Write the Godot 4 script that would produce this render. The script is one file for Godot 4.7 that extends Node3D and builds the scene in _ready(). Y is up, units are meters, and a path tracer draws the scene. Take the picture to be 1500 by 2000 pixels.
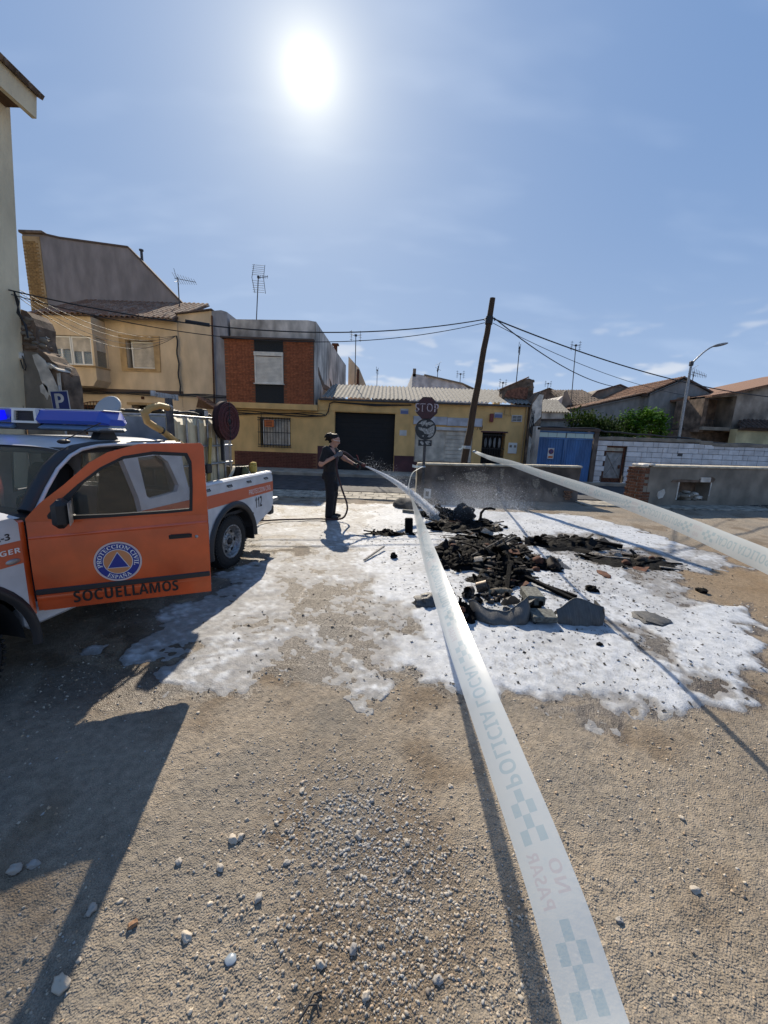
extends Node3D

# ---------------------------------------------------------------- mesh builder
class B:
	var v := PackedVector3Array()
	var n := PackedVector3Array()
	var uv := PackedVector2Array()
	var col := PackedColorArray()
	var ix := PackedInt32Array()
	var tint = null

	func add(p: Vector3, nn: Vector3, t := Vector2.ZERO) -> int:
		v.append(p)
		n.append(nn)
		uv.append(t)
		col.append(tint if tint != null else Color.WHITE)
		return v.size() - 1

	func tri(a: Vector3, b: Vector3, c: Vector3) -> void:  # counter-clockwise seen from outside
		var nn := (b - a).cross(c - a).normalized()
		var i := add(a, nn)
		add(b, nn)
		add(c, nn)
		ix.append_array(PackedInt32Array([i, i + 2, i + 1]))

	func quad(a: Vector3, b: Vector3, c: Vector3, d: Vector3) -> void:
		var nn := (c - a).cross(d - b).normalized()
		var i := add(a, nn, Vector2(0, 1))
		add(b, nn, Vector2(1, 1))
		add(c, nn, Vector2(1, 0))
		add(d, nn, Vector2(0, 0))
		ix.append_array(PackedInt32Array([i, i + 2, i + 1, i, i + 3, i + 2]))

	func fan(pts: Array, away: Vector3) -> void:  # a convex face, turned away from that point
		var mid := Vector3.ZERO
		for p in pts:
			mid += p
		mid /= pts.size()
		var nn: Vector3 = (pts[1] - pts[0]).cross(pts[2] - pts[0])
		if nn.dot(mid - away) < 0:
			pts.reverse()
		for k in range(1, pts.size() - 1):
			tri(pts[0], pts[k], pts[k + 1])

	func box(c: Vector3, s: Vector3, bs := Basis(), bv := 0.0) -> void:
		var h := s * 0.5
		if bv <= 0.0:
			for ax in 3:
				for sg in [-1.0, 1.0]:
					var e := [Vector3.ZERO, Vector3.ZERO, Vector3.ZERO]
					e[0][ax] = h[ax] * sg
					e[1][(ax + 1) % 3] = h[(ax + 1) % 3]
					e[2][(ax + 2) % 3] = h[(ax + 2) % 3] * sg
					quad(c + bs * (e[0] - e[1] - e[2]), c + bs * (e[0] + e[1] - e[2]), c + bs * (e[0] + e[1] + e[2]), c + bs * (e[0] - e[1] + e[2]))
			return
		bv = minf(bv, minf(h.x, minf(h.y, h.z)) * 0.9)
		var corner := func(sx, sy, sz, ax):
			var q := Vector3(sx * h.x, sy * h.y, sz * h.z)
			for k in 3:
				if k != ax:
					q[k] -= [sx, sy, sz][k] * bv
			return c + bs * q
		for ax in 3:
			for sg in [-1, 1]:
				var f := []
				for w in [[-1, -1], [1, -1], [1, 1], [-1, 1]]:
					var s3 := [0, 0, 0]
					s3[ax] = sg
					s3[(ax + 1) % 3] = w[0]
					s3[(ax + 2) % 3] = w[1]
					f.append(corner.call(s3[0], s3[1], s3[2], ax))
				fan(f, c)
			for w in [[-1, -1], [1, -1], [1, 1], [-1, 1]]:
				var a3 := [0, 0, 0]
				a3[(ax + 1) % 3] = w[0]
				a3[(ax + 2) % 3] = w[1]
				var lo := a3.duplicate()
				var hi := a3.duplicate()
				lo[ax] = -1
				hi[ax] = 1
				fan([corner.call(lo[0], lo[1], lo[2], (ax + 1) % 3), corner.call(hi[0], hi[1], hi[2], (ax + 1) % 3), corner.call(hi[0], hi[1], hi[2], (ax + 2) % 3), corner.call(lo[0], lo[1], lo[2], (ax + 2) % 3)], c)
		for sx in [-1, 1]:
			for sy in [-1, 1]:
				for sz in [-1, 1]:
					fan([corner.call(sx, sy, sz, 0), corner.call(sx, sy, sz, 1), corner.call(sx, sy, sz, 2)], c)

	func bar(a: Vector3, b: Vector3, w: float, t: float, up := Vector3.UP, bv := 0.0) -> void:  # a straight bar, w across and t thick
		var y := (b - a).normalized()
		var x := up.cross(y)
		if x.length() < 0.01:
			x = Vector3.RIGHT.cross(y)
		x = x.normalized()
		box((a + b) * 0.5, Vector3(w, a.distance_to(b), t), Basis(x, y, x.cross(y)), bv)

	func tube(p: Array, r, sides := 8, cap := true) -> void:
		var up := Vector3.UP
		var d0: Vector3 = (p[1] - p[0]).normalized()
		if absf(d0.dot(up)) > 0.95:
			up = Vector3.RIGHT
		var start := v.size()
		for i in p.size():
			var d: Vector3 = (p[mini(i + 1, p.size() - 1)] - p[maxi(i - 1, 0)]).normalized()
			var s := d.cross(up).normalized()
			up = s.cross(d).normalized()
			var rr: float = r[i] if r is Array else r
			for k in sides:
				var a := TAU * k / sides
				var o := s * cos(a) + up * sin(a)
				add(p[i] + o * rr, o, Vector2(float(k) / sides, i))
		for i in p.size() - 1:
			for k in sides:
				var a := start + i * sides + k
				var b := start + i * sides + (k + 1) % sides
				ix.append_array(PackedInt32Array([a, b, a + sides, b, b + sides, a + sides]))
		if cap:
			for e in [0, p.size() - 1]:
				var d: Vector3 = (p[1] - p[0]) if e == 0 else (p[e - 1] - p[e])
				var f := []
				for k in sides:
					f.append(v[start + e * sides + k])
				fan(f, p[e] + d)

	func lathe(prof: Array, sides: int, xf := Transform3D(), arc := TAU) -> void:  # profile of (radius, height) turned round y
		var start := v.size()
		var np := prof.size()
		for i in np:
			var t: Vector2 = (prof[mini(i + 1, np - 1)] - prof[maxi(i - 1, 0)])
			var nn := Vector2(t.y, -t.x).normalized()
			for k in sides + 1:
				var a := arc * k / sides
				add(xf * Vector3(prof[i].x * cos(a), prof[i].y, prof[i].x * sin(a)), (xf.basis * Vector3(nn.x * cos(a), nn.y, nn.x * sin(a))).normalized(), Vector2(float(k) / sides, float(i) / np))
		for i in np - 1:
			for k in sides:
				var a := start + i * (sides + 1) + k
				var b := a + sides + 1
				ix.append_array(PackedInt32Array([a, a + 1, b, a + 1, b + 1, b]))

	func prism(poly: PackedVector2Array, z0: float, z1: float, xf := Transform3D()) -> void:
		if Geometry2D.is_polygon_clockwise(poly):
			poly = poly.duplicate()
			poly.reverse()
		var t := Geometry2D.triangulate_polygon(poly)
		for e in [0, 1]:
			var z := z1 if e else z0
			for k in range(0, t.size(), 3):
				var a := xf * Vector3(poly[t[k]].x, poly[t[k]].y, z)
				var b := xf * Vector3(poly[t[k + 1]].x, poly[t[k + 1]].y, z)
				var c := xf * Vector3(poly[t[k + 2]].x, poly[t[k + 2]].y, z)
				var out := xf.basis * Vector3(0, 0, 1.0 if e else -1.0)
				if (b - a).cross(c - a).dot(out) < 0:
					tri(a, c, b)
				else:
					tri(a, b, c)
		for k in poly.size():
			var p := poly[k]
			var q := poly[(k + 1) % poly.size()]
			quad(xf * Vector3(p.x, p.y, z0), xf * Vector3(q.x, q.y, z0), xf * Vector3(q.x, q.y, z1), xf * Vector3(p.x, p.y, z1))

	func ring(o: Array, i: Array, z0: float, z1: float, xf := Transform3D()) -> void:  # a plate with a hole; both outlines counter-clockwise with equal counts
		var m := o.size()
		for k in m:
			var l := (k + 1) % m
			var f := func(p, z): return xf * Vector3(p.x, p.y, z)
			quad(f.call(o[k], z1), f.call(o[l], z1), f.call(i[l], z1), f.call(i[k], z1))
			quad(f.call(o[l], z0), f.call(o[k], z0), f.call(i[k], z0), f.call(i[l], z0))
			quad(f.call(o[k], z0), f.call(o[l], z0), f.call(o[l], z1), f.call(o[k], z1))
			quad(f.call(i[l], z0), f.call(i[k], z0), f.call(i[k], z1), f.call(i[l], z1))

	func surf(nu: int, nv: int, f: Callable, wrap := false) -> void:  # a smooth sheet f(u, v)
		var start := v.size()
		for j in nv + 1:
			for i in nu + 1:
				add(f.call(float(i) / nu, float(j) / nv), Vector3.ZERO, Vector2(float(i) / nu, float(j) / nv))
		for j in nv:
			for i in nu:
				var a := start + j * (nu + 1) + i
				var b := a + nu + 1
				ix.append_array(PackedInt32Array([a, b, a + 1, a + 1, b, b + 1]))
				var m := (v[a + 1] - v[b]).cross(v[b + 1] - v[a])
				for q in [a, a + 1, b, b + 1]:
					n[q] += m
		if wrap:
			for j in nv + 1:
				var s := n[start + j * (nu + 1)] + n[start + j * (nu + 1) + nu]
				n[start + j * (nu + 1)] = s
				n[start + j * (nu + 1) + nu] = s
		for q in range(start, v.size()):
			n[q] = n[q].normalized() if n[q].length() > 1e-12 else Vector3.UP

	func blob(c: Vector3, rad: Vector3, amp: float, freq: float, seed_: int, nu := 12, nv := 8, bs := Basis()) -> void:
		var ns := FastNoiseLite.new()
		ns.seed = seed_
		ns.frequency = freq
		surf(nu, nv, func(a: float, b: float):
			var th := PI * b
			var d := Vector3(sin(th) * cos(TAU * a), cos(th), sin(th) * sin(TAU * a))
			return c + bs * (d * rad * (1.0 + amp * ns.get_noise_3dv(d * 10.0))), true)

	func merge(o: B, xf := Transform3D()) -> void:
		var s := v.size()
		for k in o.v.size():
			v.append(xf * o.v[k])
			n.append((xf.basis * o.n[k]).normalized())
		uv.append_array(o.uv)
		if tint != null:
			for k in o.v.size():
				col.append(tint)
		else:
			col.append_array(o.col)
		for k in o.ix:
			ix.append(k + s)

	func mesh(colors := false) -> ArrayMesh:
		var a := []
		a.resize(Mesh.ARRAY_MAX)
		a[Mesh.ARRAY_VERTEX] = v
		a[Mesh.ARRAY_NORMAL] = n
		a[Mesh.ARRAY_TEX_UV] = uv
		if colors:
			a[Mesh.ARRAY_COLOR] = col
		a[Mesh.ARRAY_INDEX] = ix
		var m := ArrayMesh.new()
		if ix.size():
			m.add_surface_from_arrays(Mesh.PRIMITIVE_TRIANGLES, a)
		return m

# ---------------------------------------------------------------- nodes
func thing(called: String, label: String, category: String, at := Vector3.ZERO, turn := 0.0, group := "") -> Node3D:
	var o := Node3D.new()
	o.name = called
	o.position = at
	o.rotation.y = turn
	add_child(o, true)
	return tag(o, label, category, group)

func tag(o: Node3D, label: String, category: String, group := "", kind := "") -> Node3D:
	if label:
		o.set_meta("label", label)
	if category:
		o.set_meta("category", category)
	if group:
		o.set_meta("group", group)
	if kind:
		o.set_meta("kind", kind)
	return o

func part(par: Node3D, called: String, b, m: Material, label := "", stuff := false) -> MeshInstance3D:
	var o := MeshInstance3D.new()
	o.name = called
	var has: bool = m is StandardMaterial3D and m.vertex_color_use_as_albedo
	o.mesh = b.mesh(has) if b is B else b
	o.material_override = m
	par.add_child(o, true)
	if label:
		o.set_meta("label", label)
	if stuff:
		o.set_meta("kind", "stuff")
	return o

func solo(called: String, b, m: Material, label: String, category: String, group := "") -> MeshInstance3D:
	var o := part(self, called, b, m)
	tag(o, label, category, group)
	return o

func struct(called: String, b, m: Material, label := "") -> MeshInstance3D:
	var o := part(self, called, b, m, label)
	o.set_meta("kind", "structure")
	return o

func copies(par: Node3D, called: String, mesh_: Mesh, m: Material, xfs: Array, cols: Array, stuff := true) -> MultiMeshInstance3D:
	var mm := MultiMesh.new()
	mm.transform_format = MultiMesh.TRANSFORM_3D
	mm.use_colors = cols.size() > 0
	mm.mesh = mesh_
	mm.instance_count = xfs.size()
	var buf := PackedFloat32Array()
	buf.resize(xfs.size() * (16 if mm.use_colors else 12))
	var w := 0
	for k in xfs.size():
		var t: Transform3D = xfs[k]
		for r in 3:
			buf[w] = t.basis.x[r]
			buf[w + 1] = t.basis.y[r]
			buf[w + 2] = t.basis.z[r]
			buf[w + 3] = t.origin[r]
			w += 4
		if mm.use_colors:
			for r in 4:
				buf[w + r] = cols[k][r]
			w += 4
	mm.buffer = buf
	var o := MultiMeshInstance3D.new()
	o.name = called
	o.multimesh = mm
	o.material_override = m
	par.add_child(o, true)
	if stuff:
		o.set_meta("kind", "stuff")
	return o

# ---------------------------------------------------------------- materials
var T := {}
var M := {}
var R := RandomNumberGenerator.new()

func L(r: float, g: float, b: float, a := 1.0) -> Color:
	var c := Color(r, g, b).linear_to_srgb()
	c.a = a
	return c

func noise_image(freq: float, octaves: int, seed_: int, type := FastNoiseLite.TYPE_SIMPLEX_SMOOTH, w := 512, h := 512) -> Image:
	var f := FastNoiseLite.new()
	f.noise_type = type
	f.seed = seed_
	f.frequency = freq
	f.fractal_octaves = octaves
	f.fractal_type = FastNoiseLite.FRACTAL_FBM if octaves > 1 else FastNoiseLite.FRACTAL_NONE
	f.cellular_return_type = FastNoiseLite.RETURN_DISTANCE
	return f.get_seamless_image(w, h)

func leveled(im: Image, lo: float, hi: float, power := 1.0, other: Image = null, mixed := 0.5) -> ImageTexture:
	im.convert(Image.FORMAT_L8)
	var d := im.get_data()
	if other:
		other.convert(Image.FORMAT_L8)
		var e := other.get_data()
		for k in d.size():
			d[k] = int(lerpf(d[k], e[k], mixed))
	var lut := PackedByteArray()
	for k in 256:
		lut.append(int(255.0 * clampf(lerpf(lo, hi, pow(k / 255.0, power)), 0, 1)))
	for k in d.size():
		d[k] = lut[d[k]]
	return ImageTexture.create_from_image(Image.create_from_data(im.get_width(), im.get_height(), false, Image.FORMAT_L8, d))

func mt(key: String, c: Color, rough := 0.9, tex = null, sc := Vector3.ONE, bump = null, bump_cm := 0.0, metal := 0.0, world := true) -> StandardMaterial3D:
	var m := StandardMaterial3D.new()
	m.resource_name = key
	m.albedo_color = c
	m.roughness = rough
	m.metallic = metal
	if tex:
		m.albedo_texture = tex
	if bump:
		m.heightmap_enabled = true
		m.heightmap_texture = bump
		m.heightmap_scale = bump_cm
	if tex or bump:
		m.uv1_triplanar = true
		m.uv1_world_triplanar = world
		m.uv1_scale = sc
		m.uv1_triplanar_sharpness = 4.0
	M[key] = m
	return m

func vcol(m: StandardMaterial3D) -> StandardMaterial3D:
	m.vertex_color_use_as_albedo = true
	return m

func glass(key: String, c: Color, alpha: float) -> StandardMaterial3D:
	var m := StandardMaterial3D.new()
	m.resource_name = key
	m.albedo_color = Color(c.r, c.g, c.b, alpha)
	m.transparency = BaseMaterial3D.TRANSPARENCY_ALPHA
	m.roughness = 0.03
	M[key] = m
	return m

# lettering: TextMesh outlines laid along f(x, y), x in letter heights along the line from its centre, y from 0 (base line) to 1 (capital height)
func letters(b: B, s: String, f: Callable, font := "Droid Sans", bold := true, flip := false) -> void:
	var tm := TextMesh.new()
	var sf := SystemFont.new()
	sf.font_names = PackedStringArray([font])
	sf.font_weight = 700 if bold else 400
	tm.font = sf
	tm.font_size = 64
	tm.pixel_size = 1.0 / 46.0
	tm.depth = 0.0
	tm.curve_step = 2.0
	tm.text = s
	var a := tm.get_mesh_arrays()
	var p: PackedVector3Array = a[Mesh.ARRAY_VERTEX]
	var nn: PackedVector3Array = a[Mesh.ARRAY_NORMAL]
	var t: PackedInt32Array = a[Mesh.ARRAY_INDEX] if a[Mesh.ARRAY_INDEX] != null else PackedInt32Array(range(p.size()))
	var lo := 1e9
	var hi := -1e9
	for q in p:
		lo = minf(lo, q.y)
		hi = maxf(hi, q.y)
	var base := lo
	if s.contains("Ñ") or s.contains(",") or s.contains("-"):
		var tb := tm.duplicate()
		tb.text = "E"
		base = (tb.get_aabb() as AABB).position.y
		tm.text = s
	var cap := 1.0
	var start := b.v.size()
	var orient := 1.0
	var e0: Vector3 = f.call(0.0, 0.0)
	var ex: Vector3 = f.call(0.01, 0.0)
	var ey: Vector3 = f.call(0.0, 0.01)
	var nrm := (ex - e0).cross(ey - e0).normalized() * (-1.0 if flip else 1.0)
	for k in p.size():
		b.add(f.call(p[k].x * cap, p[k].y - base), nrm)
	for k in t:
		b.ix.append(start + k)

func on_plane(o: Vector3, x: Vector3, y: Vector3, h: float, wide := 1.0) -> Callable:  # o: middle of the base line
	return func(u, v): return o + x * (u * h * wide) + y * (v * h)

const ROLL := 2.0
const SUN := Vector3(-0.1533, 0.5993, -0.7857)

func _ready() -> void:
	var cam := Camera3D.new()
	cam.name = "camera"
	cam.fov = 105.9
	cam.near = 0.05
	cam.far = 900.0
	cam.position = Vector3(0, 1.7, 0)
	cam.basis = Basis(Vector3.RIGHT, deg_to_rad(-11.2)) * Basis(Vector3.BACK, deg_to_rad(ROLL))
	add_child(cam)
	cam.current = true
	var sun := DirectionalLight3D.new()
	sun.name = "sun"
	sun.light_energy = 1.6
	sun.light_color = Color(1.0, 0.95, 0.87)
	sun.light_angular_distance = 0.5
	sun.shadow_enabled = true
	sun.basis = Basis.looking_at(-SUN.normalized(), Vector3.UP)
	add_child(sun)
	var env := Environment.new()
	env.background_mode = Environment.BG_SKY
	env.sky = Sky.new()
	var pano := PanoramaSkyMaterial.new()
	pano.panorama = sky_picture()
	env.sky.sky_material = pano
	env.background_energy_multiplier = 1.0
	env.tonemap_mode = Environment.TONE_MAPPER_LINEAR
	env.tonemap_exposure = 1.36
	env.sdfgi_enabled = true
	env.ssao_enabled = true
	env.ssil_enabled = true
	env.volumetric_fog_enabled = true
	env.volumetric_fog_density = 0.0
	var we := WorldEnvironment.new()
	we.name = "environment"
	we.environment = env
	add_child(we)
	R.seed = 7
	make_materials()
	ground()
	street()
	houses_left()
	houses_middle()
	houses_right()
	walls()
	poles()
	pickup()
	cargo()
	fire_remains()
	person()
	hose_and_water()
	tapes()

func sky_picture() -> ImageTexture:
	var w := 2048
	var h := 1024
	var f := PackedFloat32Array()
	f.resize(w * h * 3)
	var cl := FastNoiseLite.new()
	cl.seed = 11
	cl.frequency = 1.0
	cl.fractal_octaves = 5
	var wisp := FastNoiseLite.new()
	wisp.seed = 5
	wisp.frequency = 1.0
	wisp.fractal_octaves = 4
	var s := SUN.normalized()
	for j in h:
		var el := PI * (0.5 - (j + 0.5) / h)
		var y := sin(el)
		var ce := cos(el)
		var yy := maxf(y, 0.0)
		var k := pow(1.0 - yy, 3.0)
		var br := lerpf(0.088, 0.335, k)
		var bg := lerpf(0.190, 0.445, k)
		var bb := lerpf(0.405, 0.615, k)
		if y < 0.0:
			var g := clampf(1.0 + y * 6.0, 0.0, 1.0)
			br = lerpf(0.2, 0.325, g)
			bg = lerpf(0.18, 0.435, g)
			bb = lerpf(0.15, 0.61, g)
		for i in w:
			var ph := TAU * (i + 0.5) / w
			var x := sin(ph) * ce
			var z := -cos(ph) * ce
			var cr := br
			var cg := bg
			var cb := bb
			if y > -0.02:
				var th := acos(clampf(x * s.x + y * s.y + z * s.z, -1, 1))
				var a := 0.75 * exp(-th / 0.030) + 0.34 * exp(-th / 0.11) + 0.225 * exp(-th / 0.42)
				cr += a * 1.0
				cg += a * 0.90
				cb += a * 0.62
				if th < 0.044:
					var c := smoothstep(0.036, 0.008, th) * 0.9
					cr += c
					cg += c
					cb += c
				if y > 0.0:
					# thin high veil, drawn out sideways
					var q := Vector3(x / (y + 0.25), z / (y + 0.25), 0.0)
					var v := wisp.get_noise_3d(q.x * 1.6 + q.y * 0.5, q.y * 4.2, 2.0)
					v = smoothstep(0.0, 0.8, v) * 0.055 * smoothstep(0.03, 0.25, y) * (1.0 - smoothstep(0.62, 0.95, y))
					cr += v
					cg += v
					cb += v * 0.9
					# small fair-weather clouds low over the roofs
					if y < 0.30:
						var e := cl.get_noise_3d(x * 5.0 / ce, y * 26.0, z * 5.0 / ce)
						var band := smoothstep(0.09, 0.14, y) * (1.0 - smoothstep(0.17, 0.27, y))
						var m := smoothstep(0.16, 0.40, e) * band * 0.7
						cr = lerpf(cr, 0.58, m)
						cg = lerpf(cg, 0.61, m)
						cb = lerpf(cb, 0.66, m)
			var o := (j * w + i) * 3
			f[o] = cr
			f[o + 1] = cg
			f[o + 2] = cb
	var im := Image.create_from_data(w, h, false, Image.FORMAT_RGBF, f.to_byte_array())
	return ImageTexture.create_from_image(im)

func make_materials() -> void:
	T.stain = leveled(noise_image(0.006, 5, 1), 0.72, 1.0)
	T.blotch = leveled(noise_image(0.012, 6, 2), 0.45, 1.0, 0.8)
	var st := noise_image(0.03, 4, 3, FastNoiseLite.TYPE_SIMPLEX_SMOOTH, 512, 64)
	st.resize(512, 512, Image.INTERPOLATE_CUBIC)
	T.streak = leveled(st, 0.6, 1.0, 0.9, noise_image(0.01, 5, 4), 0.4)
	T.soft = leveled(noise_image(0.008, 5, 14), 0.84, 1.0)
	T.stain2 = leveled(noise_image(0.007, 6, 15), 0.5, 1.0)
	T.wash = leveled(noise_image(0.02, 5, 16), 0.80, 1.0)
	T.grain = leveled(noise_image(0.11, 3, 5), 0.0, 1.0)
	T.grit = leveled(noise_image(0.05, 2, 6, FastNoiseLite.TYPE_CELLULAR), 0.0, 1.0, 0.8, noise_image(0.13, 2, 7), 0.5)
	T.speck = leveled(noise_image(0.16, 3, 8), 0.45, 1.0, 0.75, noise_image(0.02, 4, 9), 0.35)
	# ground
	vcol(mt("dry_earth", Color.WHITE, 0.97, T.speck, Vector3.ONE * 1.7, T.grit, 1.15))
	vcol(mt("wet_earth", Color.WHITE, 0.44, T.speck, Vector3.ONE * 1.7, T.grit, 1.1))
	vcol(mt("foam", Color.WHITE, 0.58, T.soft, Vector3.ONE * 2.6, T.grit, 0.55))
	M.foam.metallic_specular = 0.36
	M.wet_earth.metallic_specular = 0.42
	vcol(mt("pebble", Color.WHITE, 0.75))
	mt("asphalt", L(0.075, 0.075, 0.08), 0.85, T.blotch, Vector3.ONE * 0.4, T.grain, 0.3)
	mt("concrete", L(0.42, 0.38, 0.31), 0.9, T.stain, Vector3.ONE * 0.5, T.grain, 0.3)
	mt("slab", L(0.52, 0.47, 0.38), 0.85, T.blotch, Vector3.ONE * 0.6, T.grain, 0.2)
	for k in 4:
		mt("stone_%d" % k, L(0.46 - 0.06 * k, 0.40 - 0.045 * k, 0.32 - 0.025 * k), 0.9)
	# walls
	mt("yellow_paint", L(0.80, 0.51, 0.20), 0.85, T.soft, Vector3(0.35, 0.2, 0.35), T.grain, 0.25)
	mt("maroon_paint", L(0.10, 0.035, 0.04), 0.7, T.stain, Vector3.ONE * 0.4, T.grain, 0.2)
	mt("beige_paint", L(0.74, 0.57, 0.37), 0.88, T.soft, Vector3(0.35, 0.16, 0.35), T.grain, 0.3)
	mt("beige_trim", L(0.58, 0.39, 0.19), 0.88, T.stain, Vector3.ONE * 0.4)
	mt("cream_render", L(0.88, 0.76, 0.52), 0.9, T.soft, Vector3(0.3, 0.15, 0.3), T.grain, 0.6)
	mt("grey_render", L(0.30, 0.265, 0.25), 0.92, T.wash, Vector3(0.16, 0.06, 0.16), T.grain, 0.4)
	mt("grey_block", L(0.31, 0.30, 0.275), 0.92, T.wash, Vector3(0.25, 0.12, 0.25), T.grain, 0.4)
	mt("white_wash", L(0.82, 0.75, 0.66), 0.9, T.stain2, Vector3(0.3, 0.18, 0.3), T.grain, 0.4)
	mt("white_plain", L(0.74, 0.73, 0.70), 0.8, T.stain, Vector3.ONE * 0.5)
	mt("adobe", L(0.30, 0.21, 0.145), 0.95, T.stain2, Vector3.ONE * 0.6, T.grit, 1.2)
	mt("lime", L(0.90, 0.82, 0.70), 0.95, T.stain, Vector3.ONE * 0.8, T.grain, 0.8)
	mt("cement", L(0.32, 0.275, 0.215), 0.93, T.stain, Vector3(0.45, 0.35, 0.45), T.grain, 0.5)
	mt("soot_wall", L(0.20, 0.16, 0.13), 0.95, T.stain2, Vector3(0.35, 0.3, 0.35), T.grain, 0.6)
	mt("coping", L(0.62, 0.55, 0.42), 0.9, T.stain, Vector3.ONE, T.grain, 0.4)
	vcol(mt("brick", Color.WHITE, 0.9, T.stain, Vector3.ONE * 2.0, T.grain, 0.25))
	vcol(mt("roof_clay", Color.WHITE, 0.9, T.blotch, Vector3.ONE * 1.5, T.grain, 0.2))
	mt("fibre_cement", L(0.36, 0.34, 0.30), 0.9, T.blotch, Vector3.ONE * 0.8)
	mt("shutter", L(0.72, 0.64, 0.52), 0.7, T.stain, Vector3.ONE * 0.6)
	mt("shutter_white", L(0.82, 0.77, 0.66), 0.6, T.soft, Vector3.ONE * 0.6)
	mt("pebbledash", L(0.03, 0.034, 0.036), 0.8, T.speck, Vector3.ONE * 2.0, T.grit, 1.0)
	mt("black_metal", L(0.012, 0.011, 0.012), 0.5, T.stain, Vector3.ONE)
	mt("garage_black", L(0.005, 0.005, 0.006), 0.7, T.stain, Vector3.ONE)
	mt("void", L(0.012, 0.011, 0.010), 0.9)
	mt("blue_paint", L(0.06, 0.19, 0.44), 0.5, T.stain, Vector3(0.4, 0.2, 0.4))
	mt("grey_metal", L(0.32, 0.33, 0.33), 0.55, T.stain, Vector3.ONE, null, 0.0, 0.3)
	mt("galvanised", L(0.42, 0.43, 0.44), 0.42, T.stain, Vector3.ONE * 3.0, null, 0.0, 0.8)
	mt("dark_steel", L(0.10, 0.10, 0.105), 0.5, T.stain, Vector3.ONE * 3.0, null, 0.0, 0.7)
	mt("rust", L(0.16, 0.055, 0.025), 0.9, T.blotch, Vector3.ONE * 2.0)
	mt("cable", L(0.018, 0.018, 0.020), 0.6)
	mt("wood_pole", L(0.10, 0.062, 0.036), 0.95, T.streak, Vector3(3.0, 0.5, 3.0), T.grain, 0.4)
	mt("white_plastic", L(0.72, 0.71, 0.66), 0.45)
	mt("grey_plastic", L(0.35, 0.36, 0.36), 0.5)
	glass("window_glass", Color(0.5, 0.55, 0.55), 0.25)
	mt("curtain", L(0.5, 0.48, 0.42), 0.9)

# ---------------------------------------------------------------- ground
const ZONES := [
	[1.00, [-0.07, -9.57, 0.89, -10.31, 1.45, -9.87, 2.59, -9.18, 4.06, -9.12, 4.76, -8.83, 5.18, -7.87, 5.30, -6.61, 4.57, -6.15, 4.16, -6.10, 3.69, -4.79, 3.52, -3.91, 4.03, -4.00, 3.72, -3.44, 2.91, -2.61, 2.65, -2.45, 2.48, -2.37, 2.18, -2.26, 1.81, -2.32, 1.62, -2.44, 1.44, -2.43, 1.09, -2.35, 0.82, -2.34, 0.52, -2.50, 0.35, -2.52, 0.22, -3.10, 0.11, -3.60, -0.06, -4.26, -0.31, -4.77, -0.47, -5.97, -0.50, -7.45]],
	[0.61, [-2.22, -9.14, -0.07, -9.57, -0.39, -5.98, -0.06, -4.26, -0.27, -4.24, -0.78, -5.26, -1.51, -5.84, -1.49, -6.87]],
	[0.50, [-2.80, -9.02, -1.63, -9.63, -1.16, -7.83, -1.44, -5.56, -1.84, -5.38]],
	[0.68, [-2.12, -2.60, -2.06, -3.17, -1.85, -3.81, -1.78, -4.82, -1.45, -5.18, -1.13, -4.59, -1.00, -3.75, -1.17, -3.09, -1.11, -2.83, -0.70, -2.65, -0.60, -2.48, -0.85, -2.30, -1.22, -2.29, -1.52, -2.33, -1.46, -2.79]],
	[0.50, [-1.37, -5.31, -0.63, -5.28, -0.03, -4.27, 0.26, -3.10, 0.36, -2.52, 0.01, -2.36, -0.62, -2.35, -1.11, -2.83, -1.08, -3.40]],
	[0.30, [-0.82, -4.04, -0.36, -3.94, -0.04, -3.37, 0.00, -2.70, -0.46, -2.60, -0.73, -2.79, -0.95, -3.63]],
	[0.40, [2.25, -3.49, 2.45, -3.45, 2.50, -2.92, 2.47, -2.55, 2.34, -2.45, 2.16, -2.48, 2.14, -2.90]],
	[0.50, [-0.18, -4.25, 0.14, -3.60, 0.26, -3.02, 0.36, -2.59, 0.52, -2.47, 0.40, -2.38, 0.23, -2.52, 0.08, -3.09]],
	[0.55, [3.04, -6.94, 4.28, -7.31, 4.17, -5.58, 3.53, -3.93, 3.05, -3.96, 3.23, -5.14, 2.77, -5.54]],
	[0.61, [5.03, -6.67, 5.52, -5.98, 5.00, -5.21, 4.06, -5.02, 4.01, -5.56]],
	[0.50, [1.06, -2.19, 1.55, -2.36, 2.00, -2.26, 2.17, -2.22, 1.91, -2.14, 1.49, -2.14]],
]
var cover := PackedFloat32Array()
const CX := -4.5
const CZ := -11.6
const CN := 220
const CM := 200
const CS := 0.055
var gn := {}

func nz(key: String, freq: float, oct: int, seed_: int) -> void:
	var f := FastNoiseLite.new()
	f.seed = seed_
	f.frequency = freq
	f.fractal_octaves = oct
	gn[key] = f

func cover_at(x: float, z: float) -> float:
	var u := (x - CX) / CS
	var w := (z - CZ) / CS
	if u < 0.0 or w < 0.0 or u >= CN - 1.0 or w >= CM - 1.0:
		return 0.0
	var i := int(u)
	var j := int(w)
	u -= i
	w -= j
	var o := j * CN + i
	return lerpf(lerpf(cover[o], cover[o + 1], u), lerpf(cover[o + CN], cover[o + CN + 1], u), w)

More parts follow.
